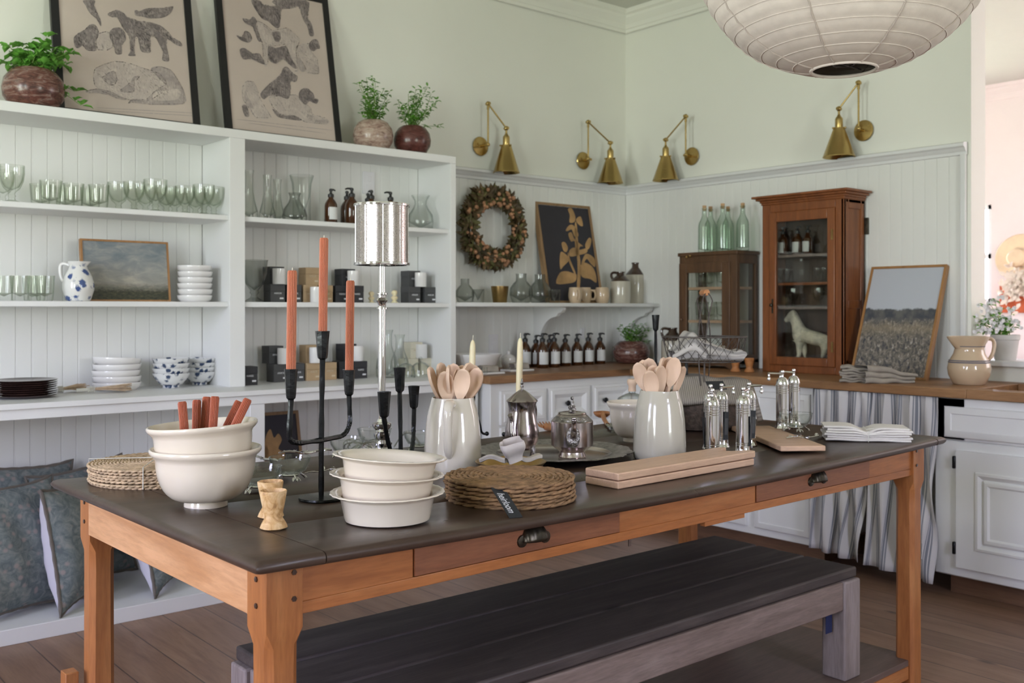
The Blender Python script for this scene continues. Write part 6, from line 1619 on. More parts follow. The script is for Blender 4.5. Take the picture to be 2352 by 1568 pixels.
# cloud painting on the middle shelf
yb_ = 4.47
a, c = onY(190, 690, yb_), onY(393, 690, yb_); a.z = c.z = SH_B
picture(a, c, (0, .035, .26), onY(193, 546, yb_+.03).z-SH_B, .0085, .022, MT['goldframe'], MT['sky_paint'], 'gilt-framed cloudy landscape painting on the middle bookcase shelf', 'framed_painting')
# botanical on the wall shelf
yb_ = 4.50
a, c = onY(1262, 690, yb_), onY(1387, 690, yb_); a.z = c.z = ZS
BP, BM = picture(a, c, (0, .125, .62), .645, .016, .035, MT['oakframe'], MT['navy'], 'dark botanical picture with a golden plant on the wall shelf', lip=.006)
def Z3(pts): return [(1230+x*180/1045, 430+y*270/1568) for x, y in pts]
G_ = [Z3(p) for p in ([(560, 880), (590, 880), (610, 1050), (600, 1330), (560, 1330), (570, 1100)], [(440, 290), (490, 275), (540, 390), (525, 460), (460, 465), (465, 370)], [(545, 430), (610, 385), (640, 510), (590, 500)], [(410, 570), (460, 500), (520, 510), (580, 620), (560, 670), (520, 640), (490, 560), (440, 580)], [(445, 620), (490, 600), (530, 690), (640, 780), (600, 790), (570, 900), (540, 880), (530, 720), (480, 720)],
     [(530, 500), (560, 500), (580, 880), (555, 880)], [(355, 740), (400, 730), (440, 800), (420, 860), (380, 840)], [(670, 760), (720, 670), (755, 700), (730, 800), (690, 830)], [(460, 840), (520, 800), (600, 830), (690, 810), (690, 870), (590, 900), (470, 920)], [(330, 960), (345, 860), (400, 880), (460, 960), (380, 1050), (340, 1090)], [(440, 860), (470, 960), (540, 1130), (520, 1140), (450, 980)],
     [(670, 890), (740, 900), (800, 960), (800, 1060), (740, 1010), (690, 950), (640, 1030), (620, 1010)], [(285, 1280), (330, 1140), (420, 1115), (500, 1140), (555, 1160), (540, 1250), (440, 1280)], [(600, 1050), (660, 1000), (760, 1050), (810, 1150), (820, 1270), (740, 1220), (640, 1200), (600, 1130)])]
draw(BP, BM, G_, MT['gold'], 'golden_plant', -.0055, None, None)
# dark picture standing on the plinth under the ledge
yb_ = 4.46
a, c = onY(700, 1100, yb_), onY(700, 1100, yb_); c = Vector((onY(702, 1000, 4.52).x, yb_, .06)); a = Vector((2.03, yb_, .06))
UP, UM = picture(a, c, (0, .13, .65), .70, .016, .03, MT['oakframe'], MT['navy'], 'dark picture with a golden plant standing under the ledge behind the candelabra')
G2 = [[(608, 1030), (612, 1000), (622, 985), (630, 1005), (640, 995), (648, 1010), (640, 1030), (655, 1040), (648, 1060), (612, 1060)], [(602, 1040), (612, 1020), (618, 1040), (610, 1060)]]
draw(UP, UM, G2, MT['gold'], 'golden_plant', -.0035, None, None)
# meadow painting leaning on the right counter
TR = onX(2175, 607, 4.885); TL = onX(2002, 612, 4.885); XB = 4.67
BRp = Vector((XB, TR.y, ZC+.001)); BLp = Vector((XB, TL.y, ZC+.001))
picture(BLp, BRp, (.215, 0, TR.z-ZC), math.hypot(.215, TR.z-ZC), .012, .03, MT['goldframe'], MT['field_paint'], 'meadow painting under a pale sky leaning on the right counter', 'framed_painting', lip=.006)

# ================================================================== plants in marbled pots
def leaf_cloud(b, c, stems, L, W, n, seed, bs=None, spread=.5, droop=0):
    rnd = random.Random(seed)
    for (tx, ty, tzz) in stems:
        tip = Vector((tx, ty, tzz)); base = Vector((c[0]+rnd.uniform(-.02, .02), c[1]+rnd.uniform(-.02, .02), c[2]))
        md = base.lerp(tip, .5)+Vector((rnd.uniform(-.015, .015), rnd.uniform(-.015, .015), .012))
        P = bend(base, md, tip, 8)
        if bs: bs.tube(P, [.0022*(1-.06*i) for i in range(9)], 5)
        for i in range(n):
            t = rnd.uniform(.25, 1) if i > 2 else 1; k = min(8, int(t*8)); p = P[k]
            a = rnd.random()*2*PI
            d = Vector((math.cos(a), math.sin(a), rnd.uniform(-.5, .7)))
            b.leaf(p+d*.004, d, (0, 0, 1), L*rnd.uniform(.6, 1.15), W*rnd.uniform(.7, 1.1), .25)
def pot_prof(r, h): return [(0, .002), (r*.55, 0), (r*.75, h*.04), (r*.96, h*.28), (r, h*.5), (r*.93, h*.74), (r*.74, h*.93), (r*.58, h), (r*.52, h*.99), (r*.56, h*.93), (0, h*.9)]
def pot_plant(px, Y, z, w_, ytop_pot, mat, leafm, label, stems_px, L, W, n, seed, name='potted_herb'):
    p = onY(px, ytop_pot, Y); m_ = mpp(p.x, Y); r = w_/2*m_; h = p.z-z
    o = thing(name, label, 'plant', (p.x, Y, z), group='herbs in marbled clay pots')
    MB().lathe(pot_prof(r, h), 40).build('pot', mat, o)
    MB().lathe([(0, h*.9), (r*.5, h*.91), (r*.55, h*.93), (0, h*.94)], 20).build('soil', MT['soil'], o)
    b, s_ = MB(), MB(); rnd = random.Random(seed); st = []
    for sx, sy in stems_px:
        q = onY(sx, sy, Y+rnd.uniform(-.05, .05)); st.append((q.x-p.x, q.y-Y, q.z-z))
    leaf_cloud(b, (0, 0, h*.92), st, L, W, n, seed, s_)
    s_.build('stems', MT['stem'], o); b.build('leaves', MT[leafm], o, ang=80)
pot_plant(77, 4.42, TOPZ, 134, 160, MT['marble_dark'], 'mint', 'trailing mint in a red-brown marbled pot at the left end of the bookcase top',
    [(20, 105), (40, 108), (58, 100), (75, 112), (88, 106), (108, 86), (105, 100), (120, 125), (140, 122), (158, 122), (150, 150), (60, 130), (40, 130), (85, 130), (100, 135), (128, 110), (30, 150), (8, 140), (115, 140), (135, 140), (172, 210), (186, 242), (70, 145)], .046, .036, 12, 3)
pot_plant(857, 4.43, TOPZ, 93, 278, MT['marble_pale'], 'leaf', 'feathery basil in a pale marbled pot on the bookcase top',
    [(830, 190), (842, 180), (855, 178), (862, 190), (845, 200), (838, 215), (860, 215), (882, 205), (895, 210), (890, 230), (870, 240), (835, 245), (830, 262), (852, 255), (870, 262), (850, 235), (825, 195), (888, 262), (845, 225), (858, 200)], .030, .013, 20, 5)
pot_plant(947, 4.40, TOPZ, 86, 291, MT['marble_red'], 'leaf', 'feathery basil in an oxblood marbled pot at the right end of the bookcase top',
    [(915, 232), (920, 250), (938, 215), (955, 205), (970, 205), (982, 200), (990, 215), (1003, 230), (992, 245), (970, 240), (950, 240), (935, 250), (960, 225), (940, 268), (958, 262), (975, 262), (985, 250), (1008, 290), (930, 240), (965, 215), (948, 222)], .030, .013, 20, 8)
pot_plant(1450, 4.42, ZC, 86, 783, MT['marble_dark'], 'leaf', 'bushy herb in a dark marbled pot in the counter corner below the bracket',
    [(1418, 755), (1428, 745), (1440, 750), (1452, 742), (1465, 748), (1478, 745), (1490, 755), (1500, 770), (1435, 765), (1450, 765), (1468, 765), (1484, 772), (1425, 770), (1495, 785), (1445, 755), (1460, 757)], .030, .015, 20, 12)
# white flowers on the sill
q = Vector((4.985, ya(2309, 4.985), 1.014)); m_ = mpp(q.x, q.y); o = thing('potted_flowers', 'white flowering plant in a grey-white pot on the pass-through sill', 'plant', q)
MB().lathe([(0, .002), (.046, 0), (.049, .004), (.061, .098), (.066, .100), (.067, .122), (.063, .124), (.058, .105), (0, .10)], 32).build('pot', MT['whitepot'], o)
b, s_ = MB(), MB(); st = []; rnd = random.Random(4)
for sx, sy in ((2225, 728), (2240, 745), (2260, 760), (2262, 705), (2275, 700), (2285, 690), (2292, 715), (2300, 735), (2270, 730), (2280, 745), (2310, 740), (2325, 715), (2318, 735), (2290, 760), (2265, 745), (2250, 735), (2330, 745), (2300, 750), (2212, 735)):
    t = onX(sx, sy, 4.985+rnd.uniform(-.05, .05)); st.append(tuple(t-q))
leaf_cloud(b, (0, 0, .10), st, .034, .019, 9, 4, s_)
s_.build('stems', MT['stem'], o); b.build('leaves', MT['mint'], o, ang=80)
b = MB()
for t in st:
    for k in range(9):
        c = Vector(t)+Vector((rnd.uniform(-.03, .03), rnd.uniform(-.03, .03), rnd.uniform(-.05, .02)))
        if c.z < .13: continue
        for f in range(5):
            a = 2*PI*f/5+k; d = Vector((-.5, math.cos(a), math.sin(a))); b.leaf(c, d, (-1, 0, 0), .012, .010, .1)
b.build('blossom', MT['petal'], o, ang=80)
# striped stoneware pitcher by the sink
x, y = atd(2226, 4.60); p = Vector((x, y, ZC)); m_ = 4.60/F; h = (EYE+(HY-772)*m_)-ZC
o = thing('striped_pitcher', 'yellowware pitcher with grey-blue bands and pinched neck by the sink', 'pitcher', p, YAW-R(90)+R(8))
r = 47*m_
MB().lathe([(0, .003), (r*.68, 0), (r*.74, .004), (r*.95, h*.20), (r, h*.34), (r*.93, h*.48), (r*.72, h*.64), (r*.66, h*.74), (r*.74, h*.84), (r*.92, h*.97), (r*.93, h), (r*.87, h), (r*.66, h*.84), (r*.6, h*.74), (r*.85, h*.48), (r*.92, h*.34), (0, .02)], 48, mod=lambda a, k: 1+(.22*math.exp(-(abs(a-PI)/.32)**2) if 8 <= k <= 12 else 0)).build('body', MT['yellowware'], o)
for z0, z1, rr in ((.455, .478, .957), (.492, .512, .93), (.785, .80, .705)):
    MB().lathe([(r*rr+.0005, h*z0), (r*rr+.0012, h*(z0+z1)/2), (r*(rr-.03 if z0 < .7 else rr+.02)+.0005, h*z1)], 48).build('band', MT['stripeblue'], o)
MB().tube(bend((r*.80, 0, h*.93), (r*1.5, 0, h*1.02), (r*1.28, 0, h*.68), 6)+bend((r*1.28, 0, h*.68), (r*1.15, 0, h*.5), (r*.9, 0, h*.5), 4)[1:], .0085, 10).build('handle', MT['yellowware'], o)
# folded towels on the right counter
def folded(p0, p1, dep_, h_, n, mat, lab, seed, curl):
    u_ = p1-p0; L = u_.length; rnd = random.Random(seed); ph = rnd.random()*6
    b = MB()
    for k in range(n):
        z0 = h_*(k+.5)/n
        def fn(u, v, k=k, z0=z0):
            a = 2*PI*u; th = h_/n*.52
            yy = dep_*.5*(1+math.cos(a)*(1-.03*k)); zz = z0+th*max(-1, min(1, math.sin(a)*2.2))
            return (L*v+.008*math.sin(k*2+ph), yy+.006*math.sin(v*5+k+ph), zz*(1+curl*math.sin(v*3.2+ph*.3))+.003*math.sin(v*13+k))
        b.grid(fn, 24, 16, closed_u=True)
    return single(b, 'folded_towel', MT[mat], lab, 'towel', p0, math.atan2(u_.y, u_.x), 'linen towels on the right counter', ang=70)
folded(onz(1930, 878, ZC), onz(2010, 880, ZC), .16, .072, 6, 'greylinen', 'grey linen towel folded on the counter, left one with looped edges', 2, .1)
folded(onz(1990, 881, ZC), onz(2105, 880, ZC), .15, .060, 3, 'greylinen', 'grey-beige linen towel folded on the counter in front of the meadow painting', 5, .35)

# ================================================================== pillows on the plinth
def pillow(px, Y, z, Wd, Hd, Th, yaw_, tilt, roll, label, pinch=.10):
    x = xa(px, Y)
    o = thing('pillow', label, 'pillow', (x, Y, z), group='blue floral pillows under the ledge')
    o.rotation_euler = (Matrix.Rotation(yaw_, 3, 'Z') @ Matrix.Rotation(tilt, 3, 'X') @ Matrix.Rotation(roll, 3, 'Y')).to_euler()
    def fn(s):
        def f(u, v):
            a, c = 2*u-1, 2*v-1
            e = (1-abs(a)**2.6)*(1-abs(c)**2.6); t = Th*.5*max(0, e)**.55
            k = 1-pinch*(1-abs(c)**2)*abs(a)**2 if True else 1
            kx = 1-pinch*(1-abs(c)**3); kz = 1-pinch*(1-abs(a)**3)
            wr = .006*math.sin(a*9+c*4+px)*e+.004*math.sin(c*15+a*3)*e
            return (Wd*.5*a*kx, s*(t+wr)-(.012*c), Hd*.5+Hd*.5*c*kz+.02*math.sin(a*2+px)*0)
        return f
    MB().grid(fn(-1), 22, 22).build('front', MT['pillow'], o, ang=80); MB().grid(fn(1), 22, 22).build('back', MT['pillowback'], o, ang=80)
    f0 = fn(0); P = [f0(t, 0) for t in [i/16 for i in range(16)]]+[f0(1, t) for t in [i/16 for i in range(16)]]+[f0(1-t, 1) for t in [i/16 for i in range(16)]]+[f0(0, 1-t) for t in [i/16 for i in range(16)]]
    MB().tube(P, [.006+.002*(i % 2) for i in range(64)], 6, closed=True).build('fringe', MT['piping'], o)
pillow(48, 4.22, .066, .44, .52, .17, R(22), R(-13), 0, 'large blue floral pillow at the left edge under the ledge')
pillow(38, 4.46, .066, .46, .56, .14, R(10), R(-8), R(4), 'blue floral pillow leaning behind the leftmost pillow')
pillow(205, 4.25, .066, .44, .50, .19, R(48), R(-12), 0, 'blue floral pillow with white back and dark fringe left of the back table leg')
pillow(215, 4.47, .066, .44, .53, .14, R(12), R(-7), R(-6), 'blue floral pillow behind the fringed one at the back table leg')
pillow(398, 4.27, .066, .42, .47, .18, R(52), R(-14), 0, 'blue floral pillow with white back seen under the table apron, rightmost')

# ================================================================== wreath
c = onY(1128, 524, 4.585); o = thing('dried_wreath', 'round wreath of dried brown-green leaves and tan berries hanging on the wainscot', 'wreath', c)
m_ = mpp(c.x, c.y); Rm = .185
MB().tube([(Rm*math.cos(t), 0, Rm*math.sin(t)) for t in [2*PI*i/40 for i in range(40)]], .022, 8, closed=True).build('twig_ring', MT['twig'], o)
rnd = random.Random(5)
for nm, mt, n, L in (('brown_leaves', 'wreathleaf', 430, .062), ('green_leaves', 'wreathgreen', 300, .052)):
    b = MB()
    for k in range(n):
        t = rnd.random()*2*PI; ph = rnd.uniform(-2.6, 2.6); rr = .028
        er, et = Vector((math.cos(t), 0, math.sin(t))), Vector((-math.sin(t), 0, math.cos(t)))
        p = er*(Rm+rr*math.cos(ph))+Vector((0, -abs(rr*math.sin(ph))-.005, 0))
        d = er*math.cos(ph)*1.0+Vector((0, -.45*rnd.random(), 0))+et*rnd.uniform(-1.1, 1.1)
        b.leaf(p, d, Vector((0, -1, 0))+er*.4*rnd.uniform(-1, 1), L*rnd.uniform(.55, 1.25), L*.42*rnd.uniform(.7, 1.2), .3)
    b.build(nm, MT[mt], o, ang=80)
b = MB()
for k in range(95):
    t = rnd.random()*2*PI; er = Vector((math.cos(t), 0, math.sin(t))); p = er*(Rm+rnd.uniform(-.05, .05))+Vector((0, -.035-rnd.random()*.025, 0))
    b.ball(p, rnd.uniform(.009, .0145), 8, 6)
b.build('berries', MT['berry'], o)['kind'] = 'stuff'
# small metal hook strap on the wainscot by the large cabinet
p = onX(1989, 519, WR-.012); single(MB().box(-.006, .012, -.012, .012, -.045, .045), 'wall_switch', MT['bronze'], 'small dark switch plate on the wall beside the large cabinet', 'switch', (WR-.012, p.y, p.z), bevel=.002)

# ================================================================== brass swing-arm sconces
def sconce(wall, plate, top, elbow, sh_top, sh_bot, w_, label):
    """photo points of: wall plate, upper joint, elbow, top and bottom of the cone"""
    f = (lambda px, py, off: onY(px, py, WL-off)) if wall == 'L' else (lambda px, py, off: onX(px, py, WR-off))
    nrm = Vector((0, -1, 0)) if wall == 'L' else Vector((-1, 0, 0))
    pl = f(*plate, .004); o = thing('wall_sconce', label, 'lamp', pl, group='brass swing-arm sconces')
    tp_ = f(*top, .085)-pl; el_ = f(*elbow, .11)-pl; st_ = f(*sh_top, .11)-pl; sb = f(*sh_bot, .11)-pl
    st_ = Vector((sb.x, sb.y, st_.z)); el_ = Vector((sb.x, sb.y, el_.z)) if abs(elbow[0]-sh_bot[0]) < 6 else el_
    base = Vector((tp_.x, tp_.y, .005)); q = mpp(*(f(*sh_bot, .11)).xy); r = w_/2*q
    Mn = Vector((0, 0, 1)).rotation_difference(nrm).to_matrix().to_4x4()
    MB().lathe([(0, 0), (.056, 0), (.057, .003), (.054, .008), (.02, .012), (0, .012)], 36, Mn).build('wall_plate', MT['brass'], o)
    b = MB().tube([nrm*.01, nrm*.06, nrm*.075], [.009, .008, .008], 12); b.tube([nrm*.065, Vector((base.x, base.y, 0))], .007, 10); b.ball(Vector((base.x, base.y, 0)), .012, 12, 8)
    b.lathe([(0, 0), (.006, .0), (.007, .006), (0, .008)], 10, Matrix.Translation(Vector((nrm.y, -nrm.x, 0))*.022+Vector((0, 0, .012))+nrm*.010) @ Mn); b.build('pivot', MT['brass'], o)
    MB().tube([Vector((base.x, base.y, 0)), tp_], .0052, 10).build('lower_arm', MT['brass'], o)
    b = MB().ball(tp_, .0145, 14, 10); b.tube([tp_-nrm*.016, tp_+nrm*.016], .009, 12); b.tube([tp_-Vector((0, 0, .034)), tp_-Vector((0, 0, .012))], .0078, 10); b.build('upper_joint', MT['brass'], o)
    MB().tube([tp_, el_], .0050, 10).build('upper_arm', MT['brass'], o)
    b = MB().ball(el_, .0145, 14, 10); b.tube([el_-nrm*.016, el_+nrm*.016], .009, 12); b.tube([el_, Vector((st_.x, st_.y, st_.z+.058))], .0062, 10); b.build('elbow_joint', MT['brass'], o)
    zt = st_.z; H_ = zt-sb.z
    MB().lathe([(0, zt+.072), (.007, .072+zt), (.011, .063+zt), (.0195, .052+zt), (.0205, .046+zt), (.0205, .004+zt), (.019, zt-.004), (0, zt-.004)], 24, off=(sb.x, sb.y, 0)).build('socket', MT['brass'], o)
    shd = MB().lathe([(.0205, zt+.004), (.031, zt+.002), (.031, zt-.006), (r*.985, sb.z+.006), (r*1.01, sb.z+.004), (r*1.015, sb.z), (r*.97, sb.z+.003), (.029, zt-.008), (.0, zt-.006)], 40, off=(sb.x, sb.y, 0)).build('shade', MT['brass'], o)
    b = MB()
    for a in (.6, 2.7, 4.8): b.ball((sb.x+.036*math.cos(a), sb.y+.036*math.sin(a), zt-.002), .006, 8, 6)
    b.build('thumb_screw', MT['brass'], shd)
sconce('L', (1103, 336), (1121, 238), (1166, 295), (1163, 334), (1163, 397), 61, 'brass swing-arm sconce above the wreath, leftmost on the wall')
sconce('L', (1339, 369), (1351, 280), (1401, 328), (1402, 364), (1402, 421), 59, 'brass swing-arm sconce on the left wall next to the room corner')
sconce('R', (1589, 359), (1575, 267), (1530, 321), (1529, 359), (1529, 415), 60, 'brass swing-arm sconce on the right wall next to the room corner')
sconce('R', (1984, 300), (1972, 190), (1926, 250), (1927, 294), (1927, 361), 72, 'brass swing-arm sconce under the paper lantern, rightmost')

# ================================================================== linen lantern
dl = 2.35; lx_, ly_ = atd(1938, dl); zl = EYE+(HY-160)*dl/F
la = thing('paper_lantern', 'large round beige linen lantern hanging over the table', 'lantern', (lx_, ly_, zl))
RL, HL = .345, .60
def lr(v): # radius from bottom opening to top
    a = -PI/2+.19+(PI-.38)*v; return RL*math.cos(a)**.92, HL/2*(1+math.sin(a)/math.sin(PI/2-.19))
b = MB(); NV, NU = 46, 96
def lan(u, v):
    r, z = lr(v); a = 2*PI*u; k = (v*23) % 1
    r *= 1-.006*math.cos(2*PI*k)-.004*abs(math.sin(a*4.5))*0-.004*math.sin(a*9+v*9)
    return (r*math.cos(a), r*math.sin(a), z)
b.grid(lan, NU, 92, closed_u=True); b.build('linen_shade', MT['lantern'], la, ang=80)
b = MB()
for k in range(23):
    pts = [Vector(lan(u/72, (k+.02)/23))*1.0 for u in range(72)]; b.tube([p+Vector((p.x, p.y, 0)).normalized()*.0004 for p in pts], .0013, 4, closed=True)
b.build('rib_line', MT['lantern'], la)
for k in range(8):
    a = (k+.35)/8; rr = random.Random(k)
    pts = [Vector(lan(a+rr.uniform(-.0008, .0008), v/46)) for v in range(47)]; MB().tube([p*1.0+Vector((p.x, p.y, 0)).normalized()*.001 for p in pts], [.0018+.0009*(i % 2) for i in range(47)], 4).build('seam', MT['seam'], la)
r0 = lr(0)[0]
MB().tube([(r0*math.cos(t), r0*math.sin(t), 0) for t in [2*PI*i/40 for i in range(40)]], .004, 8, closed=True).build('bottom_ring', MT['lantern'], la)
b = MB(); b.tube([(-r0, .0, .012), (r0, 0, .012)], .0022, 6); b.tube([(.024*math.cos(t), .024*math.sin(t), .012) for t in [2*PI*i/20 for i in range(20)]], .0022, 6, closed=True); b.build('wire_spreader', MT['wire'], la)
b = MB().tube([(0, 0, HL-.05), (0, 0, CEIL-zl)], .004, 8); b.lathe([(0, CEIL-zl-.02), (.05, CEIL-zl-.02), (.055, CEIL-zl), (0, CEIL-zl)], 24); b.build('cord', MT['label'], la)

# ================================================================== glass-fronted cabinets on the right counter
XF = 4.69
def hollow(o, x0, x1, y0, y1, z0, z1, t, mat, inner, sides=True):
    MB().box(x1-.008, x1, y0, y1, z0, z1).build('back', inner, o)
    MB().box(x0+.02, x1, y0, y1, z0, z0+t).build('bottom', mat, o, bevel=.002); MB().box(x0+.02, x1, y0, y1, z1-t, z1).build('top', mat, o, bevel=.002)
def frame_x(b, X, th, y0, y1, z0, z1, s, bt, tp):
    b.box(X, X+th, y0, y0+s, z0, z1); b.box(X, X+th, y1-s, y1, z0, z1); b.box(X, X+th, y0+s, y1-s, z0, z0+bt); b.box(X, X+th, y0+s, y1-s, z1-tp, z1)
# large one
y0, y1, zb, zt = 2.862, 3.372, ZC, 1.845; x1 = 4.893
o = thing('display_cabinet', 'tall reddish wooden cabinet with glass door, crown moulding and a horse inside', 'cabinet', (XF, (y0+y1)/2, ZC))
def own(o):
    for ch in o.children:
        if not ch.get('_f'): ch.location = ch.location-Vector(o.location); ch['_f'] = 1
W_ = MT['cabwood']
hollow(o, XF, x1, y0, y1, zb+.06, zt, .02, W_, MT['cabin'])
MB().box(XF+.02, x1, y1-.018, y1, zb, zt).build('side_panel', W_, o)
b = MB().box(XF+.02, x1, y0+.006, y0+.018, zb, zt); b.build('side_panel', W_, o)
b = MB(); b.box(XF, XF+.045, y0, y0+.018, zb, zt); b.box(x1-.035, x1, y0, y0+.018, zb, zt); b.box(XF+.045, x1-.035, y0, y0+.018, zb, zb+.07); b.box(XF+.045, x1-.035, y0, y0+.018, zt-.05, zt); b.box(XF+.045, x1-.035, y0, y0+.018, 1.265, 1.31)
b.build('side_frame', W_, o, bevel=.004)
b = MB(); b.box(XF, XF+.02, y0, y0+.05, zb, zt); b.box(XF, XF+.02, y1-.05, y1, zb, zt); b.box(XF, XF+.02, y0+.05, y1-.05, zb, zb+.04); b.box(XF, XF+.02, y0+.05, y1-.05, zt-.045, zt); b.build('face_frame', W_, o, bevel=.003)
b = MB()
for k, (dz, dx_) in enumerate(((0, .006), (.012, .012), (.024, .028), (.036, .045))): b.box(XF-dx_, x1, y0-dx_, y1+dx_, zt+dz-.001, zt+dz+.0125)
b.build('crown', W_, o, bevel=.004)
b = MB(); frame_x(b, XF-.008, .02, y0+.05, y1-.05, zb+.04, zt-.045, .045, .046, .055); dr = b.build('door', W_, o, bevel=.004)
MB().box(XF+.002, XF+.005, y0+.09, y1-.09, zb+.08, zt-.095).build('glass_pane', MT['pane'], dr)
for z in (zb+.12, 1.63): MB().box(XF-.011, XF-.006, y0+.058, y0+.07, z, z+.055).build('hinge', MT['brass_dark'], dr)
MB().lathe([(0, 0), (.006, 0), (.004, .012), (.009, .02), (0, .026)], 12, MmX(XF-.006, y1-.073, 1.285)).build('knob', MT['bronze'], dr)
MB().box(XF-.010, XF-.006, y1-.078, y1-.068, 1.24, 1.32).build('lock_plate', MT['bronze'], dr)
ZL = []
for py, m in ((583, 'cabin'), (648, 'cabwood'), (704, 'cabin')):
    z = onX(1850, py, XF+.02).z; ZL.append(z)
    MB().box(XF+.022, x1-.008, y0+.018, y1-.018, z-.014, z).build('shelf', MT['benchend'] if m == 'cabin' else W_, o)
own(o)
# contents: glasses on the shelves
kcut = simple('cut_glass', 'glass', (MB().lathe(shell([(.026, 0), (.028, .004), (.031, .08)], .003, .012), 28, mod=lambda a, k: 1+.03*math.sin(14*a)), MT['glass']))
gi = 'glassware in the large cabinet'
for i, px in enumerate((1793, 1808, 1878, 1893)):
    X = 4.76+.03*(i % 2); kcut.place('cut glass tumbler on the middle cabinet shelf, %s' % ORD[i], (X, ya(px, X), ZL[1]), 0, gi)
px = 1840; X = 4.78; o = thing('glass_decanter', 'square cut glass decanter with ball stopper inside the large cabinet', 'decanter', (X, ya(px, X), ZL[1]))
MB().box(-.034, .034, -.034, .034, 0, .12).build('body', MT['glass'], o, bevel=.006); MB().lathe([(.012, .12), (.011, .145), (.016, .15), (.006, .152), (.018, .168), (.014, .182), (0, .187)], 16).build('stopper', MT['glass'], o)
for i, (px, X) in enumerate(((1798, 4.79), (1832, 4.81), (1856, 4.80))): ks.place('amber bottle on the top shelf of the large cabinet, %s' % ORD[i], (X, ya(px, X), ZL[0]), R(250), 'amber bottles in the large cabinet', .85)
for i, (px, X) in enumerate(((1822, 4.80), (1880, 4.80))): kgob.place('goblet on the lower shelf of the large cabinet, %s' % ('left one', 'right one')[i], (X, ya(px, X), ZL[2]), 0, 'goblets in the large cabinet', .8)
# the horse figurine
hq = Vector((4.775, ya(1868, 4.775), zb+.082)); hm = mpp(4.775, hq.y)
def HP(px, py, off=0):   # sideways view: local x along the wall, z up
    t = onX(px, py, 4.775+off); return Vector((0+off, t.y-hq.y, t.z-hq.z))
zfloor = 0.0
V = [HP(1858, 778), HP(1840, 768), HP(1884, 778), HP(1902, 775), HP(1834, 752), HP(1826, 735), HP(1821, 722), HP(1814, 728), HP(1803, 738),   # trunk, neck, head
     HP(1836, 795, -.014), HP(1835, 818, -.015), HP(1830, 842, -.016), HP(1846, 795, .014), HP(1850, 820, .015), HP(1852, 842, .016),
     HP(1898, 798, -.015), HP(1890, 818, -.016), HP(1892, 842, -.018), HP(1906, 798, .014), HP(1904, 818, .016), HP(1908, 842, .018),
     HP(1912, 778), HP(1914, 800), HP(1912, 815), HP(1821, 712, -.008), HP(1824, 712, .008)]
for i in (11, 14, 17, 20): V[i].z = .004
Ed = [(0, 1), (0, 2), (2, 3), (1, 4), (4, 5), (5, 6), (6, 7), (7, 8), (1, 9), (9, 10), (10, 11), (1, 12), (12, 13), (13, 14), (3, 15), (15, 16), (16, 17), (3, 18), (18, 19), (19, 20), (3, 21), (21, 22), (22, 23), (6, 24), (6, 25)]
rad = [.043, .046, .042, .042, .037, .029, .024, .020, .013, .019, .012, .013, .019, .012, .013, .024, .013, .014, .024, .013, .014, .010, .012, .006, .005, .005]
hs = skin('horse_figurine', V, Ed, rad, MT['horse'], root=0, sub=2); hs.location = hq
tag(hs, 'flaking white wooden horse standing inside the large glass-fronted cabinet', 'horse figurine')
# small one
y0, y1, zb, zt = 3.548, 3.975, ZC, 1.600; x1 = 4.895
o = thing('display_cabinet', 'small dark wooden cabinet with glass door and side, corked bottles on top', 'cabinet', (XF, (y0+y1)/2, ZC))
D_ = MT['cabdark']
MB().box(x1-.008, x1, y0, y1, zb+.04, zt).build('back', MT['bead'], o)
MB().box(XF, x1, y0, y1, zb+.035, zb+.055).build('bottom', D_, o); MB().box(XF-.008, x1, y0-.008, y1+.008, zt-.018, zt+.004).build('top', D_, o, bevel=.003)
b = MB()
for yy in (y0, y1-.05): b.box(XF, XF+.03, yy, yy+.05, zb, zt-.018)
for yy in (y0, y1-.05): b.box(x1-.03, x1, yy, yy+.05, zb, zt-.018)
b.box(XF, XF+.03, y0+.05, y1-.05, zt-.07, zt-.018); b.build('post', D_, o, bevel=.002)
br_ = [(y0, zb+.035), (y0, zb), (y0+.05, zb), (y0+.08, zb+.015), (y0+.15, zb+.018), ((y0+y1)/2, zb+.008), (y1-.15, zb+.018), (y1-.08, zb+.015), (y1-.05, zb), (y1, zb), (y1, zb+.035)]
MB().prism(br_, 0, .02, Matrix(((0, 0, 1, XF-.004), (1, 0, 0, 0), (0, 1, 0, 0), (0, 0, 0, 1)))).build('bracket_base', D_, o)
b = MB(); frame_x(b, XF-.008, .018, y0+.045, y1-.002, zb+.05, zt-.06, .058, .05, .06); dr = b.build('door', D_, o, bevel=.003)
MB().box(XF, XF+.003, y0+.10, y1-.06, zb+.1, zt-.12).build('glass_pane', MT['pane'], dr)
MB().lathe([(0, 0), (.006, 0), (.004, .01), (.010, .018), (0, .024)], 12, MmX(XF-.006, y1-.03, 1.2)).build('knob', D_, dr)
MB().box(XF+.03, x1-.03, y0, y0+.02, zb+.035, zb+.08).build('side_rail', D_, o); MB().box(XF+.03, x1-.03, y0, y0+.02, zt-.07, zt-.018).build('side_rail', D_, o)
MB().box(XF+.03, x1-.03, y0+.008, y0+.011, zb+.08, zt-.07).build('side_pane', MT['pane'], o)
MB().box(XF+.03, x1-.03, y1-.011, y1-.008, zb+.08, zt-.07).build('side_pane', MT['pane'], o)
SS = []
for py in (659, 735):
    z = onX(1620, py, XF+.02).z; SS.append(z); MB().box(XF+.012, x1-.01, y0+.022, y1-.012, z-.016, z).build('shelf', MT['beech'], o)
for i, p_ in enumerate(((1578, 590), (1586, 588))):
    q = onX(*p_, XF-.008); MB().ball(q+Vector((-.003, 0, 0)), .008, 8, 6).build('stud', MT['brass_dark'], dr)
own(o)
for ch in o.children:
    pass
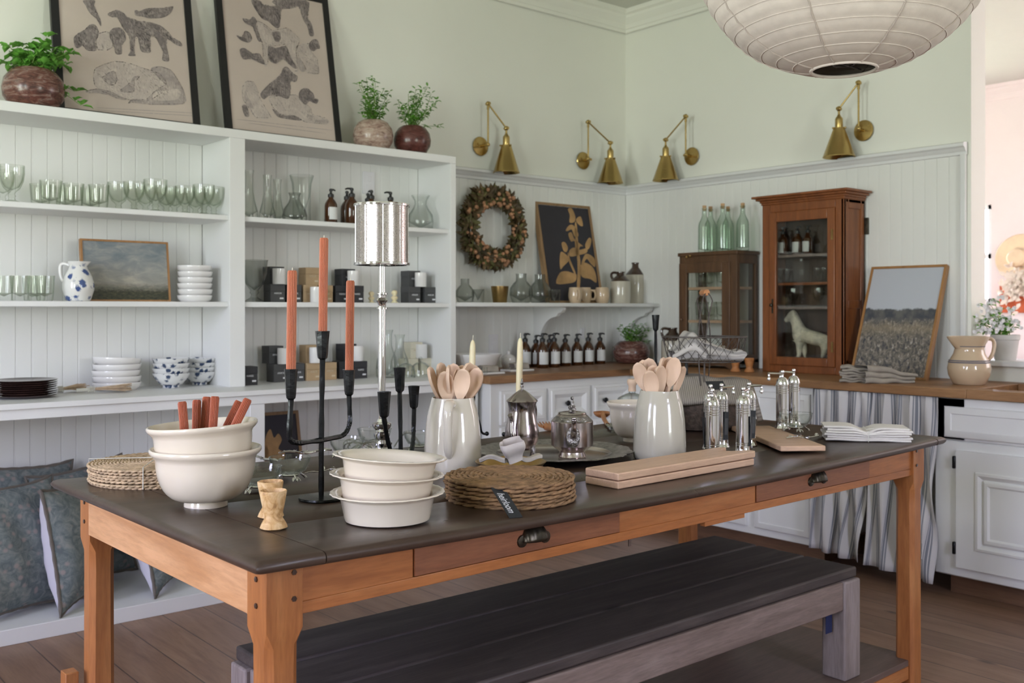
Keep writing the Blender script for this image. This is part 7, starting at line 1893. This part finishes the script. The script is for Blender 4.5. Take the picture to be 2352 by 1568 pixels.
for lv, z in enumerate(SS):
    for i, px in enumerate((1612, 1628, 1660, 1672)):
        X = 4.77+.04*(i % 2); ktum.place('green tumbler inside the small cabinet, %s shelf, %s' % (('upper', 'lower')[lv], ORD[i]), (X, ya(px, X), z), 0, 'tumblers in the small cabinet', (1, 1, 1.15))
# corked bottles on top of the small cabinet
kbot = simple('corked_bottle', 'bottle', ('glass_body', MB().lathe(shell([(.034, 0), (.0375, .004), (.0385, .02), (.0375, .16), (.034, .18), (.022, .205), (.0155, .225), (.0135, .262), (.0155, .265), (.0155, .272)], .003, .014), 28), MT['bottleglass']), ('cork', MB().lathe([(0, .258), (.0105, .258), (.0125, .285), (.011, .289), (0, .289)], 14), MT['cork']))
for i, (px, X, yt) in enumerate(((1618, 4.75, 472), (1632, 4.83, 474), (1660, 4.75, 467), (1672, 4.83, 474), (1706, 4.76, 466))):
    p = onX(px, yt, X); s_ = (p.z-1.604)/.289
    kbot.place('pale green corked bottle on the small cabinet, %s' % ('leftmost, in front', 'hidden behind the leftmost', 'middle one in front', 'behind the middle one', 'rightmost next to the tall cabinet')[i], (X, p.y, 1.604), i, 'corked bottles on the small cabinet', (s_*1.02, s_*1.02, s_))
# egg cups on the right counter
for px, py, lab in ((1684, 854, 'orange wooden egg cup on the counter at the foot of the small cabinet, left one'), (1716, 855, 'orange wooden egg cup on the counter between the two cabinets')):
    p = onz(px, py, ZC); single(MB().lathe(EGG, 24), 'egg_cup', MT['server'], lab, 'egg cup', (p.x+.02, p.y, ZC), group='egg cups on the counter').scale = (1.05, 1.05, 1.05)

# ================================================================== what shows of the next room
p = onX(2336, 592, 8.93); o = thing('straw_hat', 'pale straw hat hanging on the wall of the next room', 'hat', p)
Mh = Matrix.Translation((.06, 0, 0)) @ Matrix(((0, 0, -1, 0), (1, 0, 0, 0), (0, -1, 0, 0), (0, 0, 0, 1)))
MB().lathe([(.21, .0), (.205, .006), (.10, .012), (.085, .03), (.078, .085), (.06, .10), (.03, .092), (0, .09)], 40, Mh, mod=lambda a, k: 1+(.05*math.cos(2*a) if k > 2 else .02*math.cos(3*a))).build('brim_and_crown', MT['straw'], o)
MB().lathe([(.0875, .026), (.0885, .034), (.0865, .042)], 40, Mh).build('band', MT['linen'], o)
a = onX(2296, 640, 8.97); c = onX(2352, 718, 8.97)
single(MB().box(0, .02, c.y-.35, a.y, c.z, a.z-.04), 'wall_hanging', MT['clayred'], 'rust red hanging on the wall of the next room below the hat', 'wall hanging', (8.97, 0, 0))
b = MB(); rnd = random.Random(8)
for k in range(160):
    q = onX(2338+rnd.gauss(0, 16), 655+rnd.gauss(0, 16), 8.88+rnd.random()*.05)-Vector((8.9, a.y, a.z)); d = Vector((-.4, rnd.uniform(-1, 1), rnd.uniform(-1, .6))); b.leaf(q, d, (-1, 0, 0), .07, .035, .2)
single(b, 'dried_bunch', MT['fluff'], 'cream dried plume bunch hanging over the rust cloth in the next room', 'dried flowers', (8.9, a.y, a.z), ang=80)
p = onX(2335, 745, 8.6); 
o = thing('white_bench', 'white low bench against the far wall of the next room', 'bench', (8.6, p.y-.3, 0))
MB().box(-.2, .2, -.7, .55, .78, .84).build('seat', MT['white'], o)
for yy in (-.65, .45):
    for xx in (-.18, .12): MB().box(xx, xx+.06, yy, yy+.06, 0, .78).build('leg', MT['white'], o)
